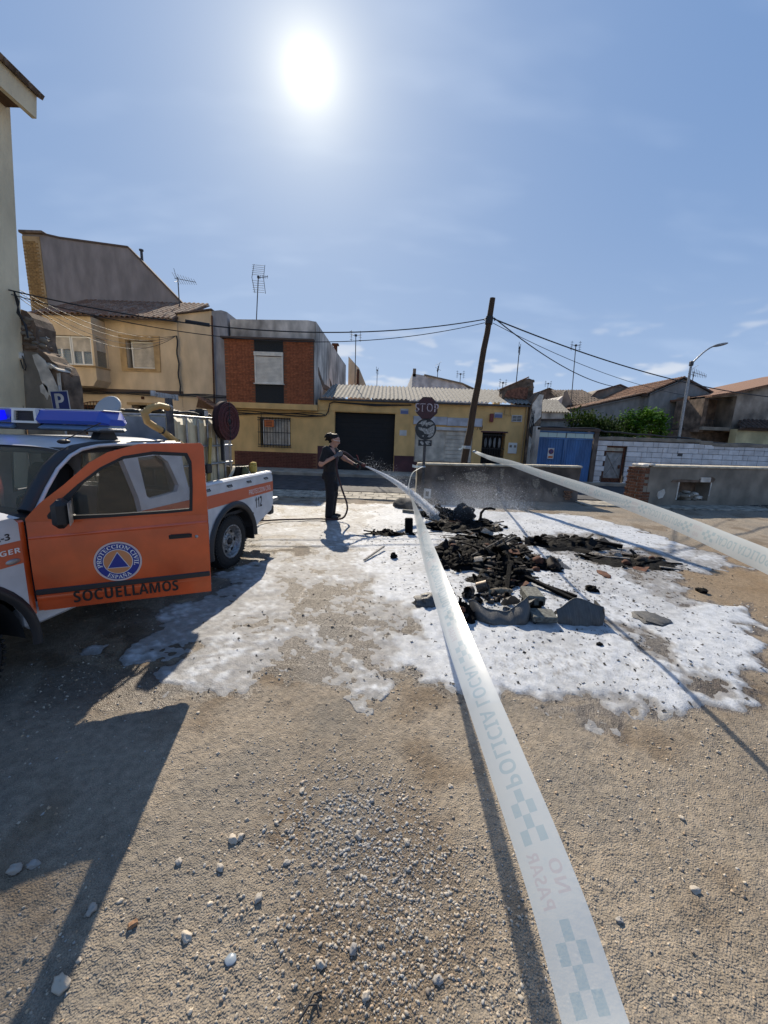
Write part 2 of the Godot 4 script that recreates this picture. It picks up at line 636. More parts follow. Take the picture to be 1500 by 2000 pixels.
func height_at(x: float, z: float) -> float:
	var h: float = gn.roll.get_noise_2d(x, z) * 0.022 + gn.lump.get_noise_2d(x, z) * 0.007
	if z > -3.2:
		h += gn.fine.get_noise_2d(x * 3.0, z * 3.0) * 0.0035
		# old tyre tracks pressed into the earth on the right
		for q in [0.0, 0.55]:
			var d: float = (x - 0.95 - q) * 0.80 + (z + 1.4) * 0.60
			var m := smoothstep(0.12, 0.09, absf(d))
			if m > 0.0:
				var along: float = (z + 1.4) * 0.80 - (x - 0.95 - q) * 0.60
				h += m * (0.0026 * sin(TAU * along / 0.042 + signf(d) * 1.2 + absf(d) * 40.0) - 0.003) * smoothstep(-0.25, 0.2, gn.warp.get_noise_2d(x * 2.0, z * 2.0))
	return h

func cracks(x: float, z: float) -> float:
	var q: float = gn.lump.get_noise_2d(x * 0.8, z * 0.8) * 0.12
	return maxf(smoothstep(0.075, 0.0, absf(gn.mid.get_noise_2d(x * 3.0 + q, z * 2.4))), 0.8 * smoothstep(0.07, 0.0, absf(gn.veins.get_noise_2d(x * 6.0 + 5.0, z * 4.0 + q * 3.0))))

func cover_w(x: float, z: float) -> float:  # the same with frayed outlines
	var a: float = gn.warp.get_noise_2d(x * 1.6, z * 1.6 + 11.0) * 0.34 + gn.lump.get_noise_2d(x, z + 5.0) * 0.09
	var b: float = gn.warp.get_noise_2d(x * 1.6 + 51.0, z * 1.6) * 0.30 + gn.lump.get_noise_2d(x + 9.0, z) * 0.08
	return cover_at(x + a, z + b)

func foam_at(x: float, z: float, c: float) -> float:  # thickness of the foam in metres, below zero where there is none
	if c < 0.03:
		return -0.05
	var wx: float = x + gn.warp.get_noise_2d(x, z) * 0.35
	var wz: float = z + gn.warp.get_noise_2d(x + 37.0, z) * 0.35
	var a: float = gn.mid.get_noise_2d(wx, wz)
	var b: float = gn.fine.get_noise_2d(x, z)
	var e: float = c - 0.42 + a * 0.66 * (1.22 - c) + b * 0.40 * (1.2 - c)
	# branching cracks where the foam has run out in front of the wreck
	var m := exp(-pow((x - 1.35) / 0.50, 2.0) - pow((z + 2.74 + (x - 1.35) * 0.12) / 0.20, 2.0)) + 0.7 * exp(-pow((x - 2.25) / 0.3, 2.0) - pow((z + 2.72) / 0.10, 2.0))
	if m > 0.05:
		e -= 0.25 * m * cracks(x, z)
	return e * 0.020

func ground() -> void:
	nz("roll", 0.5, 3, 21)
	nz("lump", 5.0, 3, 22)
	nz("warp", 0.9, 3, 23)
	nz("mid", 1.5, 4, 24)
	nz("fine", 9.0, 3, 25)
	nz("patch", 0.7, 4, 26)
	nz("veins", 1.3, 3, 27)
	nz("stain", 0.55, 3, 28)
	cover.resize(CN * CM)
	for zone in ZONES:
		var pg := PackedVector2Array()
		for k in range(0, zone[1].size(), 2):
			pg.append(Vector2(zone[1][k], zone[1][k + 1]))
		var lo := pg[0]
		var hi := pg[0]
		for q in pg:
			lo = lo.min(q)
			hi = hi.max(q)
		for j in range(maxi(0, int((lo.y - CZ) / CS)), mini(CM, int((hi.y - CZ) / CS) + 2)):
			for i in range(maxi(0, int((lo.x - CX) / CS)), mini(CN, int((hi.x - CX) / CS) + 2)):
				if Geometry2D.is_point_in_polygon(Vector2(CX + i * CS, CZ + j * CS), pg):
					cover[j * CN + i] = zone[0]
	for pass_ in 2:
		var src := cover.duplicate()
		for j in range(1, CM - 1):
			for i in range(1, CN - 1):
				var o := j * CN + i
				cover[o] = (src[o] * 2.0 + src[o - 1] + src[o + 1] + src[o - CN] + src[o + CN]) / 6.0
	# a fan of rings round the photographer: fine close by, coarser further off
	var na := 460
	var rs := []
	var r := 0.30
	while r < 16.5:
		rs.append(r)
		r *= 1.0072
		if r < 0.7:
			r *= 1.02
	var v := PackedVector3Array()
	var col := PackedColorArray()
	var wet := PackedByteArray()
	var fv := PackedVector3Array()
	var fc := PackedColorArray()
	var ft := PackedFloat32Array()
	for rr in rs:
		for i in na + 1:
			var an := deg_to_rad(-64.0 + 128.0 * i / na)
			var x: float = sin(an) * rr
			var z: float = -cos(an) * rr
			var c := cover_w(x, z)
			var h := height_at(x, z)
			var t := foam_at(x, z, c)
			v.append(Vector3(x, h, z))
			var p: float = gn.patch.get_noise_2d(x, z)
			var s: float = gn.stain.get_noise_2d(x * 1.7 + 9.0, z * 1.7)
			var f: float = gn.fine.get_noise_2d(x * 1.5, z * 1.5)
			var e := Color(0.415, 0.346, 0.262) * (1.0 + 0.22 * p + 0.16 * f)
			e = e.lerp(Color(0.22, 0.15, 0.085), smoothstep(0.12, 0.5, s) * 0.65)
			e = e.lerp(Color(0.25, 0.235, 0.205), smoothstep(0.1, 0.5, -s) * 0.4)
			var gp := exp(-pow((x + 0.10 - (z + 1.4) * 0.25) / 0.42, 2.0) - pow((z + 1.40) / 0.40, 2.0))
			e = e.lerp(Color(0.215, 0.19, 0.16), clampf(gp * 1.1, 0.0, 1.0) * (0.45 + 0.5 * f))
			e = e.lerp(Color(0.20, 0.125, 0.06), 0.75 * exp(-pow((x + 0.36) / 0.13, 2.0) - pow((z + 1.40) / 0.16, 2.0)) * smoothstep(-0.3, 0.3, f))
			e = e.lerp(Color(0.36, 0.24, 0.125), smoothstep(2.6, 4.5, x) * smoothstep(-7.5, -5.5, z) * 0.7)
			# a worn concrete apron under and behind the pickup, in front of the houses
			var w := smoothstep(0.04, 0.30, c)
			var pud := smoothstep(0.0, 0.25, gn.veins.get_noise_2d(x * 0.8, z * 0.8) + 0.12) * smoothstep(-1.8, -2.3, z) * smoothstep(-0.9, -1.5, x) * smoothstep(-11.5, -8.0, z)
			w = maxf(w, pud * 0.75)
			e = e.lerp(Color(e.r * 0.46, e.g * 0.47, e.b * 0.52), w)
			e.a = 1.0
			col.append(e)
			wet.append(1 if w > 0.4 else 0)
			fv.append(Vector3(x, h + t, z))
			ft.append(t)
			var vein: float = absf(gn.veins.get_noise_2d(x * 1.4 + gn.warp.get_noise_2d(x * 2.0, z * 2.0) * 1.4, z * 2.2))
			var k := smoothstep(0.0030, 0.0095, t + 0.0030 * f)
			var swirl := exp(-pow((x + 0.25) / 0.85, 2.0) - pow((z + 6.1) / 1.9, 2.0))
			k *= lerpf(1.0, 0.25 + 0.75 * smoothstep(0.0, 0.16, vein), clampf(swirl * 1.3, 0.0, 1.0))
			k *= 1.0 - 0.32 * smoothstep(0.05, 0.4, gn.patch.get_noise_2d(x * 1.1, z * 1.1 + 30.0))
			var soot := 0.75 * exp(-pow((x - 1.5) / 1.0, 2.0) - pow((z + 5.6) / 2.2, 2.0)) + 0.8 * exp(-pow((x - 3.4) / 0.9, 2.0) - pow((z + 5.9) / 0.8, 2.0)) + 0.5 * exp(-pow((x - 2.2) / 0.35, 2.0) - pow((z + 3.9) / 0.6, 2.0))
			k *= 1.0 - clampf(soot * smoothstep(-0.10, 0.35, a_(x, z)), 0.0, 0.9)
			var cm := exp(-pow((x - 1.35) / 0.50, 2.0) - pow((z + 2.74 + (x - 1.35) * 0.12) / 0.20, 2.0)) + 0.7 * exp(-pow((x - 2.25) / 0.3, 2.0) - pow((z + 2.72) / 0.10, 2.0))
			k *= 1.0 - 0.9 * clampf(cm * 1.4, 0.0, 1.0) * cracks(x, z)
			var film := Color(0.285, 0.28, 0.275).lerp(Color(0.10, 0.095, 0.095), clampf(soot, 0, 1) * 0.8)
			fc.append(film.lerp(Color(0.55, 0.575, 0.605), k))
	var m := ArrayMesh.new()
	for which in 2:
		var ix := PackedInt32Array()
		for j in rs.size() - 1:
			for i in na:
				var a := j * (na + 1) + i
				var b := a + na + 1
				if v[a].z < -11.4:
					continue
				if (wet[a] + wet[a + 1] + wet[b] + wet[b + 1] >= 2) == (which == 1):
					ix.append_array(PackedInt32Array([a, b, a + 1, a + 1, b, b + 1]))
		sheet(m, v, col, ix)
	m.surface_set_material(0, M.dry_earth)
	m.surface_set_material(1, M.wet_earth)
	var g := MeshInstance3D.new()
	g.name = "ground"
	g.mesh = m
	g.set_meta("kind", "structure")
	add_child(g)
	var fi := PackedInt32Array()
	for j in rs.size() - 1:
		for i in na:
			var a := j * (na + 1) + i
			var b := a + na + 1
			if maxf(maxf(ft[a], ft[a + 1]), maxf(ft[b], ft[b + 1])) > 0.0 and v[a].z > -11.3:
				fi.append_array(PackedInt32Array([a, b, a + 1, a + 1, b, b + 1]))
	var fm := ArrayMesh.new()
	sheet(fm, fv, fc, fi)
	var fo := MeshInstance3D.new()
	fo.name = "foam"
	fo.mesh = fm
	fo.material_override = M.foam
	add_child(fo)
	tag(fo, "white extinguishing foam lying over the wet ground around the burnt remains", "foam", "", "stuff")
	# the earth beyond the lot, out to the horizon
	var b2 := B.new()
	b2.quad(Vector3(-700, -0.06, 60), Vector3(700, -0.06, 60), Vector3(700, -0.06, -700), Vector3(-700, -0.06, -700))
	struct("terrain", b2, mt("far_earth", L(0.30, 0.24, 0.165), 0.95, T.stain, Vector3.ONE * 0.3))
	pebbles()

func a_(x: float, z: float) -> float:
	return gn.fine.get_noise_2d(x * 0.7, z * 1.2) + 0.5 * gn.mid.get_noise_2d(x * 2.0, z * 3.0)

func sheet(m: ArrayMesh, v: PackedVector3Array, c: PackedColorArray, ix: PackedInt32Array) -> void:  # only the vertices in use, with smooth normals
	var at := PackedInt32Array()
	at.resize(v.size())
	at.fill(-1)
	var nv := PackedVector3Array()
	var nc := PackedColorArray()
	var ni := PackedInt32Array()
	for k in ix:
		if at[k] < 0:
			at[k] = nv.size()
			nv.append(v[k])
			nc.append(c[k])
		ni.append(at[k])
	var nn := PackedVector3Array()
	nn.resize(nv.size())
	for k in range(0, ni.size(), 3):
		var f := (nv[ni[k + 2]] - nv[ni[k]]).cross(nv[ni[k + 1]] - nv[ni[k]])
		if f.y < 0.0:
			f = -f
		nn[ni[k]] += f
		nn[ni[k + 1]] += f
		nn[ni[k + 2]] += f
	for k in nn.size():
		nn[k] = nn[k].normalized()
	var a := []
	a.resize(Mesh.ARRAY_MAX)
	a[Mesh.ARRAY_VERTEX] = nv
	a[Mesh.ARRAY_NORMAL] = nn
	a[Mesh.ARRAY_COLOR] = nc
	a[Mesh.ARRAY_INDEX] = ni
	m.add_surface_from_arrays(Mesh.PRIMITIVE_TRIANGLES, a)

func pebbles() -> void:
	var shapes := []
	for k in 4:
		var b := B.new()
		b.blob(Vector3.ZERO, Vector3(1.0, 0.5, 0.75), 1.0, 0.11, 40 + k, 6, 4)
		shapes.append(b.mesh())
	var sets := [[], [], [], []]
	var cols := [[], [], [], []]
	var pale := [Color(0.39, 0.335, 0.26), Color(0.33, 0.29, 0.235), Color(0.29, 0.28, 0.26), Color(0.45, 0.385, 0.30), Color(0.24, 0.195, 0.15), Color(0.38, 0.28, 0.185)]
	var made := 0
	while made < 150000:
		var rr := 0.62 * pow(10.0, R.randf())
		var an := deg_to_rad(R.randf_range(-58.0, 58.0))
		var x := sin(an) * rr
		var z := -cos(an) * rr
		var c := cover_w(x, z)
		var dens := 0.09 + 0.42 * smoothstep(0.05, 0.5, gn.patch.get_noise_2d(x * 1.3 + 4.0, z * 1.3))
		# the gravelly heap in the middle of the foreground
		dens += 0.9 * exp(-pow((x + 0.12 - (z + 1.4) * 0.25) / 0.42, 2.0) - pow((z + 1.40) / 0.42, 2.0))
		dens += 0.35 * exp(-pow((x - 0.30) / 0.25, 2.0) - pow((z + 0.9) / 0.2, 2.0))
		made += 1
		if R.randf() > dens or (c > 0.5 and R.randf() < 0.9):
			continue
		var size := 0.0011 + 0.0075 * pow(R.randf(), 4.5)
		size *= 1.0 + 0.7 * exp(-pow((x + 0.12) / 0.42, 2.0) - pow((z + 1.40) / 0.42, 2.0)) * R.randf()
		if R.randf() < 0.006:
			size = R.randf_range(0.007, 0.014)
		size *= 0.75 + 0.12 * rr
		var k := R.randi() % 4
		var bs := Basis(Vector3.UP, R.randf() * TAU) * Basis(Vector3.RIGHT, R.randf_range(-0.4, 0.4))
		sets[k].append(Transform3D(bs.scaled(Vector3.ONE * size), Vector3(x, height_at(x, z) + size * 0.12, z)))
		var gp := exp(-pow((x + 0.10 - (z + 1.4) * 0.25) / 0.42, 2.0) - pow((z + 1.40) / 0.40, 2.0))
		var p: Color = pale[R.randi() % 6].lerp(Color(0.26, 0.265, 0.265), gp * 0.75) * R.randf_range(0.75, 1.25)
		p.a = 1.0
		cols[k].append(p)
	# the stones one can pick out one by one, and small litter
	var st := [[-0.945, -0.880, 0.026], [-0.157, -0.948, 0.016], [-0.991, -1.069, 0.020], [-0.052, -0.989, 0.018], [-0.618, -1.001, 0.020], [1.260, -1.197, 0.018], [-1.382, -1.189, 0.028], [-1.326, -1.209, 0.021], [-0.587, -1.322, 0.021], [-0.559, -1.333, 0.016], [-0.061, -1.361, 0.018], [-0.013, -1.529, 0.016], [0.379, -1.626, 0.014], [-0.349, -1.570, 0.016], [-0.763, -1.227, 0.016], [0.224, -0.921, 0.017], [-0.003, -0.881, 0.016], [-0.595, -1.214, 0.017], [-0.412, -1.117, 0.017], [0.906, -1.093, 0.014], [1.428, -1.493, 0.014], [0.147, -1.336, 0.015], [-0.340, -1.241, 0.015]]
	for k in st.size():
		var b := B.new()
		b.blob(Vector3.ZERO, Vector3(1.0, 0.58, 0.72) * st[k][2], 0.7, 0.10, 300 + k, 14, 10)
		var o := solo("stone", b, M["stone_%d" % (k % 4)], "single larger stone lying on the gravelly earth close to the viewer", "stone", "larger stones in the foreground")
		o.position = Vector3(st[k][0], height_at(st[k][0], st[k][1]) + st[k][2] * 0.25, st[k][1])
		o.rotation = Vector3(R.randf_range(-0.3, 0.3), R.randf() * TAU, R.randf_range(-0.3, 0.3))
	var gd := B.new()
	gd.blob(Vector3(-0.45, height_at(-0.45, -0.95) + 0.003, -0.95), Vector3(0.019, 0.004, 0.017), 0.3, 0.12, 5, 14, 6)
	solo("glass_chip", gd, mt("chip_glass", L(0.22, 0.26, 0.30), 0.15), "round bluish glass chip lying on the earth at the bottom of the view", "glass chip")
	var bc := B.new()
	bc.box(Vector3(-0.82, height_at(-0.82, -1.03) + 0.008, -1.03), Vector3(0.030, 0.016, 0.020), Basis(Vector3.UP, 0.7), 0.004)
	solo("brick_chip", bc, mt("chip_brick", L(0.45, 0.25, 0.13), 0.9, T.blotch, Vector3.ONE * 9.0), "small orange brick chip lying on the earth near the door's shadow", "brick chip")
	var tw := B.new()
	tw.tube([Vector3(-0.20, 0.004, -0.82), Vector3(-0.175, 0.014, -0.85), Vector3(-0.165, 0.012, -0.875), Vector3(-0.14, 0.006, -0.885)], 0.004, 6)
	tw.tube([Vector3(-0.175, 0.014, -0.85), Vector3(-0.15, 0.018, -0.85), Vector3(-0.14, 0.004, -0.83)], 0.003, 5)
	solo("dry_twig", tw, M.cable, "small dark dry twig at the bottom edge of the view", "twig")
	for k in 4:
		var o := copies(self, "gravel", shapes[k], M.pebble, sets[k], cols[k])
		tag(o, "loose gravel and small stones strewn over the dry earth of the lot", "gravel", "loose gravel", "stuff")

# ---------------------------------------------------------------- the street and its houses
func wallbox(b: B, x0: float, x1: float, y0: float, y1: float, z0: float, z1: float, bv := 0.0) -> void:
	b.box(Vector3((x0 + x1) / 2, (y0 + y1) / 2, (z0 + z1) / 2), Vector3(absf(x1 - x0), absf(y1 - y0), absf(z1 - z0)), Basis(), bv)

func bx(x0: float, x1: float, y0: float, y1: float, z0: float, z1: float, bv := 0.0) -> B:
	var b := B.new()
	wallbox(b, x0, x1, y0, y1, z0, z1, bv)
	return b

func pg(a: Array) -> PackedVector2Array:
	var p := PackedVector2Array()
	for k in range(0, a.size(), 2):
		p.append(Vector2(a[k], a[k + 1]))
	return p

func plate(a: Array, z0: float, z1: float) -> B:
	var b := B.new()
	b.prism(pg(a), z0, z1)
	return b

func wall_with_holes(x0: float, x1: float, y0: float, y1: float, z0: float, z1: float, holes: Array) -> B:  # holes: [x0, x1, y0, y1], side by side
	var b := B.new()
	var xs := [x0]
	for h in holes:
		xs.append(h[0])
		xs.append(h[1])
	xs.append(x1)
	for k in xs.size() - 1:
		if xs[k + 1] - xs[k] < 0.001:
			continue
		if k % 2 == 0:
			wallbox(b, xs[k], xs[k + 1], y0, y1, z0, z1)
		else:
			var h: Array = holes[k / 2]
			if h[2] > y0:
				wallbox(b, xs[k], xs[k + 1], y0, h[2], z0, z1)
			if h[3] < y1:
				wallbox(b, xs[k], xs[k + 1], h[3], y1, z0, z1)
	return b

func brickwork(par: Node3D, called: String, x0: float, x1: float, y0: float, y1: float, z: float, bl: float, bh: float, base: Color) -> void:
	var b := B.new()
	b.box(Vector3.ZERO, Vector3(bl - 0.012, bh - 0.012, 0.02))
	var xf := []
	var cs := []
	var rows := int((y1 - y0) / bh)
	for j in rows:
		var x := x0 + (bl * 0.5 if j % 2 == 0 else bl)
		while x < x1 - bl * 0.4:
			xf.append(Transform3D(Basis(), Vector3(x, y0 + (j + 0.5) * (y1 - y0) / rows, z + 0.004 + R.randf() * 0.004)))
			var c: Color = base * R.randf_range(0.8, 1.15)
			c.a = 1.0
			cs.append(c)
			x += bl
	copies(par, called, b.mesh(), M.brick, xf, cs)

func street() -> void:
	struct("road", bx(-60, 60, -0.06, 0.035, -15.3, -11.45), M.asphalt, "dark asphalt street running past the house fronts")
	var b := B.new()
	b.box(Vector3(0, 0.06, -16.2), Vector3(120, 0.20, 1.75), Basis(), 0.02)
	struct("pavement", b, M.concrete, "raised concrete pavement along the foot of the house fronts")
	# a strip of pale paving between the lot and the street
	var apron := Node3D.new()
	apron.name = "paved_strip"
	add_child(apron)
	tag(apron, "pale paving slabs between the earth lot and the street", "", "", "structure")
	var sl := B.new()
	sl.box(Vector3.ZERO, Vector3(0.585, 0.05, 0.385), Basis(), 0.008)
	var sm := sl.mesh()
	for i in 12:
		for j in 3:
			var o := part(apron, "slab", sm, M.slab)
			o.position = Vector3(-3.1 + i * 0.6 * 0.62 + (0.15 if j % 2 else 0.0), 0.012 + R.randf() * 0.006, -11.1 + j * 0.4)
			o.scale.x = 0.62
	for i in 9:
		for j in 2:
			var o := part(apron, "slab", sm, M.slab)
			o.position = Vector3(5.75 + i * 0.6, 0.012 + R.randf() * 0.006, -11.0 + j * 0.4)

func window_set(par: Node3D, x0: float, x1: float, y0: float, y1: float, z: float, drop: float, panes: int, name_ := "window") -> void:  # frame, panes and a shutter let down over the part called drop
	var f := B.new()
	var t := 0.05
	wallbox(f, x0, x0 + t, y0, y1, z, z + 0.05)
	wallbox(f, x1 - t, x1, y0, y1, z, z + 0.05)
	wallbox(f, x0 + t, x1 - t, y0, y0 + t, z, z + 0.05)
	wallbox(f, x0 + t, x1 - t, y1 - t, y1, z, z + 0.05)
	var yb := y1 - (y1 - y0) * drop
	for k in range(1, panes):
		var x := lerpf(x0, x1, float(k) / panes)
		wallbox(f, x - 0.035, x + 0.035, y0 + t, yb, z - 0.01, z + 0.048)
	var w := part(par, name_, f, M.white_plastic)
	if drop > 0.0:
		var s := B.new()
		var rows := int((y1 - yb) / 0.055)
		for k in rows:
			var y := yb + (k + 0.5) * (y1 - yb - t) / rows
			s.box(Vector3((x0 + x1) / 2, y, z + 0.03), Vector3(x1 - x0 - 2 * t, (y1 - yb - t) / rows - 0.004, 0.014), Basis(), 0.004)
		part(w, "shutter", s, M.shutter)
	if drop < 0.95:
		for k in panes:
			part(w, "pane", bx(lerpf(x0, x1, float(k) / panes) + 0.04, lerpf(x0, x1, float(k + 1) / panes) - 0.04, y0 + t, yb, z + 0.005, z + 0.011), M.window_glass)
		part(w, "curtain", bx(x0 + t, x1 - t, y0 + t, yb, z - 0.12, z - 0.11), M.curtain)

func clay_tile() -> ArrayMesh:  # a barrel tile lying along z, 0.45 long, its low end at +z
	var b := B.new()
	b.surf(6, 1, func(u: float, v: float):
		var r := lerpf(0.075, 0.095, v)
		return Vector3(-cos(PI * u) * r, sin(PI * u) * r * 0.85, lerpf(-0.225, 0.225, v)))
	b.surf(6, 1, func(u: float, v: float):
		var r := 0.095 - 0.018 * v
		return Vector3(-cos(PI * u) * r, sin(PI * u) * r * 0.85, 0.225))
	return b.mesh(true)

func tile_roof(par: Node3D, x0: float, x1: float, ye: float, ze: float, slope: float, rows: int, single: bool, base: Color, pitch := 0.205) -> void:  # rises from its eave at ye, ze towards -z
	var len_ := rows * 0.38
	var bs := Basis(Vector3.RIGHT, slope)
	var deck := B.new()
	deck.box(Vector3((x0 + x1) / 2, ye - 0.05, ze) + bs * Vector3(0, 0, -len_ / 2), Vector3(x1 - x0, 0.06, len_), bs)
	part(par, "roof", deck, M.roof_dark)
	var roof := par.get_child(par.get_child_count() - 1)
	var m := clay_tile()
	var xf := []
	var cs := []
	var n := int((x1 - x0) / pitch)
	for i in n:
		for j in rows:
			var p := Vector3(x0 + (i + 0.5) * (x1 - x0) / n, ye, ze) + bs * Vector3(R.randf_range(-0.008, 0.008), R.randf_range(-0.004, 0.006), -0.19 - j * 0.38 + R.randf_range(-0.02, 0.02))
			xf.append(Transform3D(bs * Basis(Vector3.RIGHT, 0.04), p))
			var c: Color = base.lerp(Color(0.42, 0.34, 0.26), R.randf() * 0.6) * R.randf_range(0.7, 1.1)
			c.a = 1.0
			cs.append(c)
	if single:
		var mats := []
		for k in 5:
			var c := base.lerp(Color(0.42, 0.34, 0.26), k * 0.15) * (0.75 + 0.08 * k)
			mats.append(mt("clay_%d" % k, L(c.r, c.g, c.b), 0.9, T.blotch, Vector3.ONE * 2.0, T.grain, 0.2))
		for k in xf.size():
			var o := part(roof, "tile", m, mats[R.randi() % 5])
			o.transform = xf[k]
	else:
		copies(roof, "tiles", m, M.roof_clay, xf, cs)

func receding_tiles(par: Node3D, pts: Array, base: Color) -> void:  # tiles over any roof plane given by eave a-b and ridge d-c
	var a: Vector3 = pts[0]
	var b: Vector3 = pts[1]
	var c: Vector3 = pts[2]
	var d: Vector3 = pts[3]
	var deck := B.new()
	deck.quad(a, b, c, d)
	var x := (b - a).normalized()
	var up := (d - a)
	up = (up - x * up.dot(x)).normalized()
	var nn := x.cross(up)
	deck.quad(a - nn * 0.12, d - nn * 0.12, c - nn * 0.12, b - nn * 0.12)
	deck.quad(a - nn * 0.12, b - nn * 0.12, b, a)
	var roof := part(par, "roof", deck, M.roof_dark)
	var m := clay_tile()
	var xf := []
	var cs := []
	var n := int(a.distance_to(b) / 0.21)
	var rows := int(a.distance_to(d) / 0.38)
	for i in n:
		for j in rows:
			var u := (i + 0.5) / n
			var v := (j + 0.5) / rows
			var p := a.lerp(b, u).lerp(d.lerp(c, u), v) + nn * (0.01 + R.randf() * 0.012)
			xf.append(Transform3D(Basis(x, nn, -up), p))
			var col: Color = base * R.randf_range(0.65, 1.2)
			col.a = 1.0
			cs.append(col)
	copies(roof, "tiles", m, M.roof_clay, xf, cs)

func houses_left() -> void:
	mt("roof_dark", L(0.10, 0.07, 0.055), 0.95)
	mt("timber", L(0.20, 0.11, 0.06), 0.85, T.streak, Vector3(2, 2, 0.4))
	# the near cream house at the left edge, its gable turned this way
	var h := thing("cream_house", "tall cream rendered house at the left edge with an overhanging tiled verge", "house")
	var hw := B.new()
	var lean := func(y: float, z: float): return Vector3(lerpf(-9.30, -8.53, clampf(y / 8.39, 0, 1.1)), y, z)
	hw.surf(6, 10, func(u: float, v: float): return lean.call(8.6 * v, lerpf(-1.5, -10.0, u)))
	hw.surf(2, 10, func(u: float, v: float): return lean.call(8.6 * v, -10.0) + Vector3(-u * 7.0, 0, 0))
	part(h, "wall", hw, M.cream_render)
	part(h, "wall_core", bx(-16, -9.5, -0.1, 8.6, -9.9, -1.5), M.cream_render)
	var v := B.new()
	v.prism(pg([-7.98, 8.30, -7.92, 8.72, -8.5, 8.95, -8.5, 8.85, -8.08, 8.62, -8.08, 8.30]), -1.5, -10.02)
	part(h, "fascia", v, M.cream_render)
	var so := B.new()
	so.box(Vector3(-8.30, 8.44, -5.7), Vector3(0.5, 0.05, 8.4))
	part(h, "soffit", so, M.timber)
	part(h, "roof", plate([-7.86, 8.70, -7.80, 8.78, -12.0, 11.0, -12.0, 10.9], -10.1, -1.5), M.adobe)
	for k in 24:
		var t := B.new()
		t.tube([Vector3(-7.80, 8.71, -10.0 + k * 0.26), Vector3(-8.5, 9.10, -10.0 + k * 0.26)], 0.05, 7)
		part(h, "eave_tile", t, M.adobe)
	# the stump of a ruined wall joined to it
	var r := thing("ruined_wall", "stump of a ruined rubble wall with peeling whitewash beside the cream house", "ruined wall")
	part(r, "rubble", plate([-9.25, -0.1, -8.15, -0.1, -8.10, 2.0, -8.08, 2.62, -8.12, 2.95, -8.2, 3.15, -8.33, 3.22, -8.42, 3.36, -8.60, 3.48, -8.64, 3.75, -8.6, 4.02, -8.66, 4.2, -8.78, 4.34, -8.9, 4.38, -9.06, 4.30], -10.6, -10.02), M.adobe)
	part(r, "render", plate([-9.22, -0.1, -8.2, -0.1, -8.22, 2.2, -8.42, 2.50, -8.45, 3.1, -8.64, 3.40, -9.0, 3.42], -10.02, -9.985), M.cement)
	for w in [[-8.74, 3.34, -8.62, 3.37, -8.45, 3.22, -8.38, 3.02, -8.30, 2.84, -8.23, 2.62, -8.22, 2.28, -8.36, 2.28, -8.50, 2.50, -8.61, 2.74, -8.64, 2.95, -8.71, 3.15], [-8.20, 2.92, -8.12, 2.94, -8.13, 2.56, -8.16, 2.26, -8.20, 2.34], [-8.66, 2.62, -8.56, 2.68, -8.47, 2.60, -8.46, 2.42, -8.52, 2.28, -8.58, 2.40, -8.66, 2.46]]:
		part(r, "whitewash_patch", plate(w, -9.985, -9.97), M.lime)
	for k in 34:
		var sb := B.new()
		var u := k / 33.0
		var e := Vector2(-9.0, 4.28).lerp(Vector2(-8.62, 4.02), u * 2.6) if u < 0.38 else Vector2(-8.62, 4.0).lerp(Vector2(-8.62, 3.5), (u - 0.38) * 4.0) if u < 0.63 else Vector2(-8.58, 3.44).lerp(Vector2(-8.14, 2.96), (u - 0.63) * 2.7)
		sb.blob(Vector3(e.x + R.randf_range(-0.12, 0.04), e.y + R.randf_range(-0.10, 0.03), -10.05 - R.randf() * 0.45), Vector3(0.11, 0.075, 0.10) * R.randf_range(0.6, 1.25), 0.6, 0.15, 120 + k, 9, 7)
		part(r, "rubble_stone", sb, [M.adobe, M.cement, M.adobe, M.lime][k % 4 if k % 12 == 3 else k % 3])
	for k in 22:
		var sb := B.new()
		sb.blob(Vector3(R.randf_range(-9.0, -8.68), R.randf_range(3.5, 4.2), -10.02), Vector3(0.10, 0.05, 0.05) * R.randf_range(0.7, 1.3), 0.5, 0.15, 160 + k, 9, 7)
		part(r, "rubble_stone", sb, [M.adobe, M.cement][k % 2])
	part(r, "top_tile", plate([-8.30, 3.08, -8.10, 2.98, -8.11, 3.02, -8.27, 3.13], -10.3, -9.9), M.lime)
	var mb := thing("meter_box", "small grey electric box on the cream house wall", "electric box", Vector3(-9.20, 3.48, -9.98))
	part(mb, "case", bx(-0.10, 0.10, -0.12, 0.12, -0.01, 0.10, 0.01), M.grey_plastic)
	part(mb, "knob", bx(0.04, 0.07, -0.02, 0.01, 0.10, 0.115, 0.004), M.cable)
	var jb := thing("junction_box", "white junction box with a black front beside the ruined rubble", "electric box", Vector3(-9.02, 3.30, -9.96))
	part(jb, "case", bx(-0.08, 0.08, -0.07, 0.07, -0.01, 0.08, 0.01), M.white_plastic)
	part(jb, "front", bx(-0.075, 0.01, -0.05, 0.05, 0.08, 0.088), M.cable)
	# blue parking sign in front of it
	var ps := thing("parking_sign", "blue square parking sign with a white letter P above the pickup roof", "road sign", Vector3(-7.72, 0, -9.5), -0.02)
	var pst := B.new()
	pst.tube([Vector3(-0.04, 0, -0.03), Vector3(-0.10, 2.6, -0.03)], 0.03, 10)
	part(ps, "post", pst, M.galvanised)
	var bd := Transform3D(Basis(Vector3.BACK, 0.055), Vector3(-0.07, 2.20, 0.01))
	var pb := B.new()
	pb.box(bd.origin, Vector3(0.43, 0.55, 0.012), bd.basis, 0.004)
	part(ps, "border", pb, M.white_plain)
	var pp := B.new()
	pp.box(bd * Vector3(0, 0, 0.008), Vector3(0.395, 0.515, 0.008), bd.basis)
	part(ps, "face", pp, mt("sign_blue", L(0.012, 0.03, 0.16), 0.35))
	var pl := B.new()
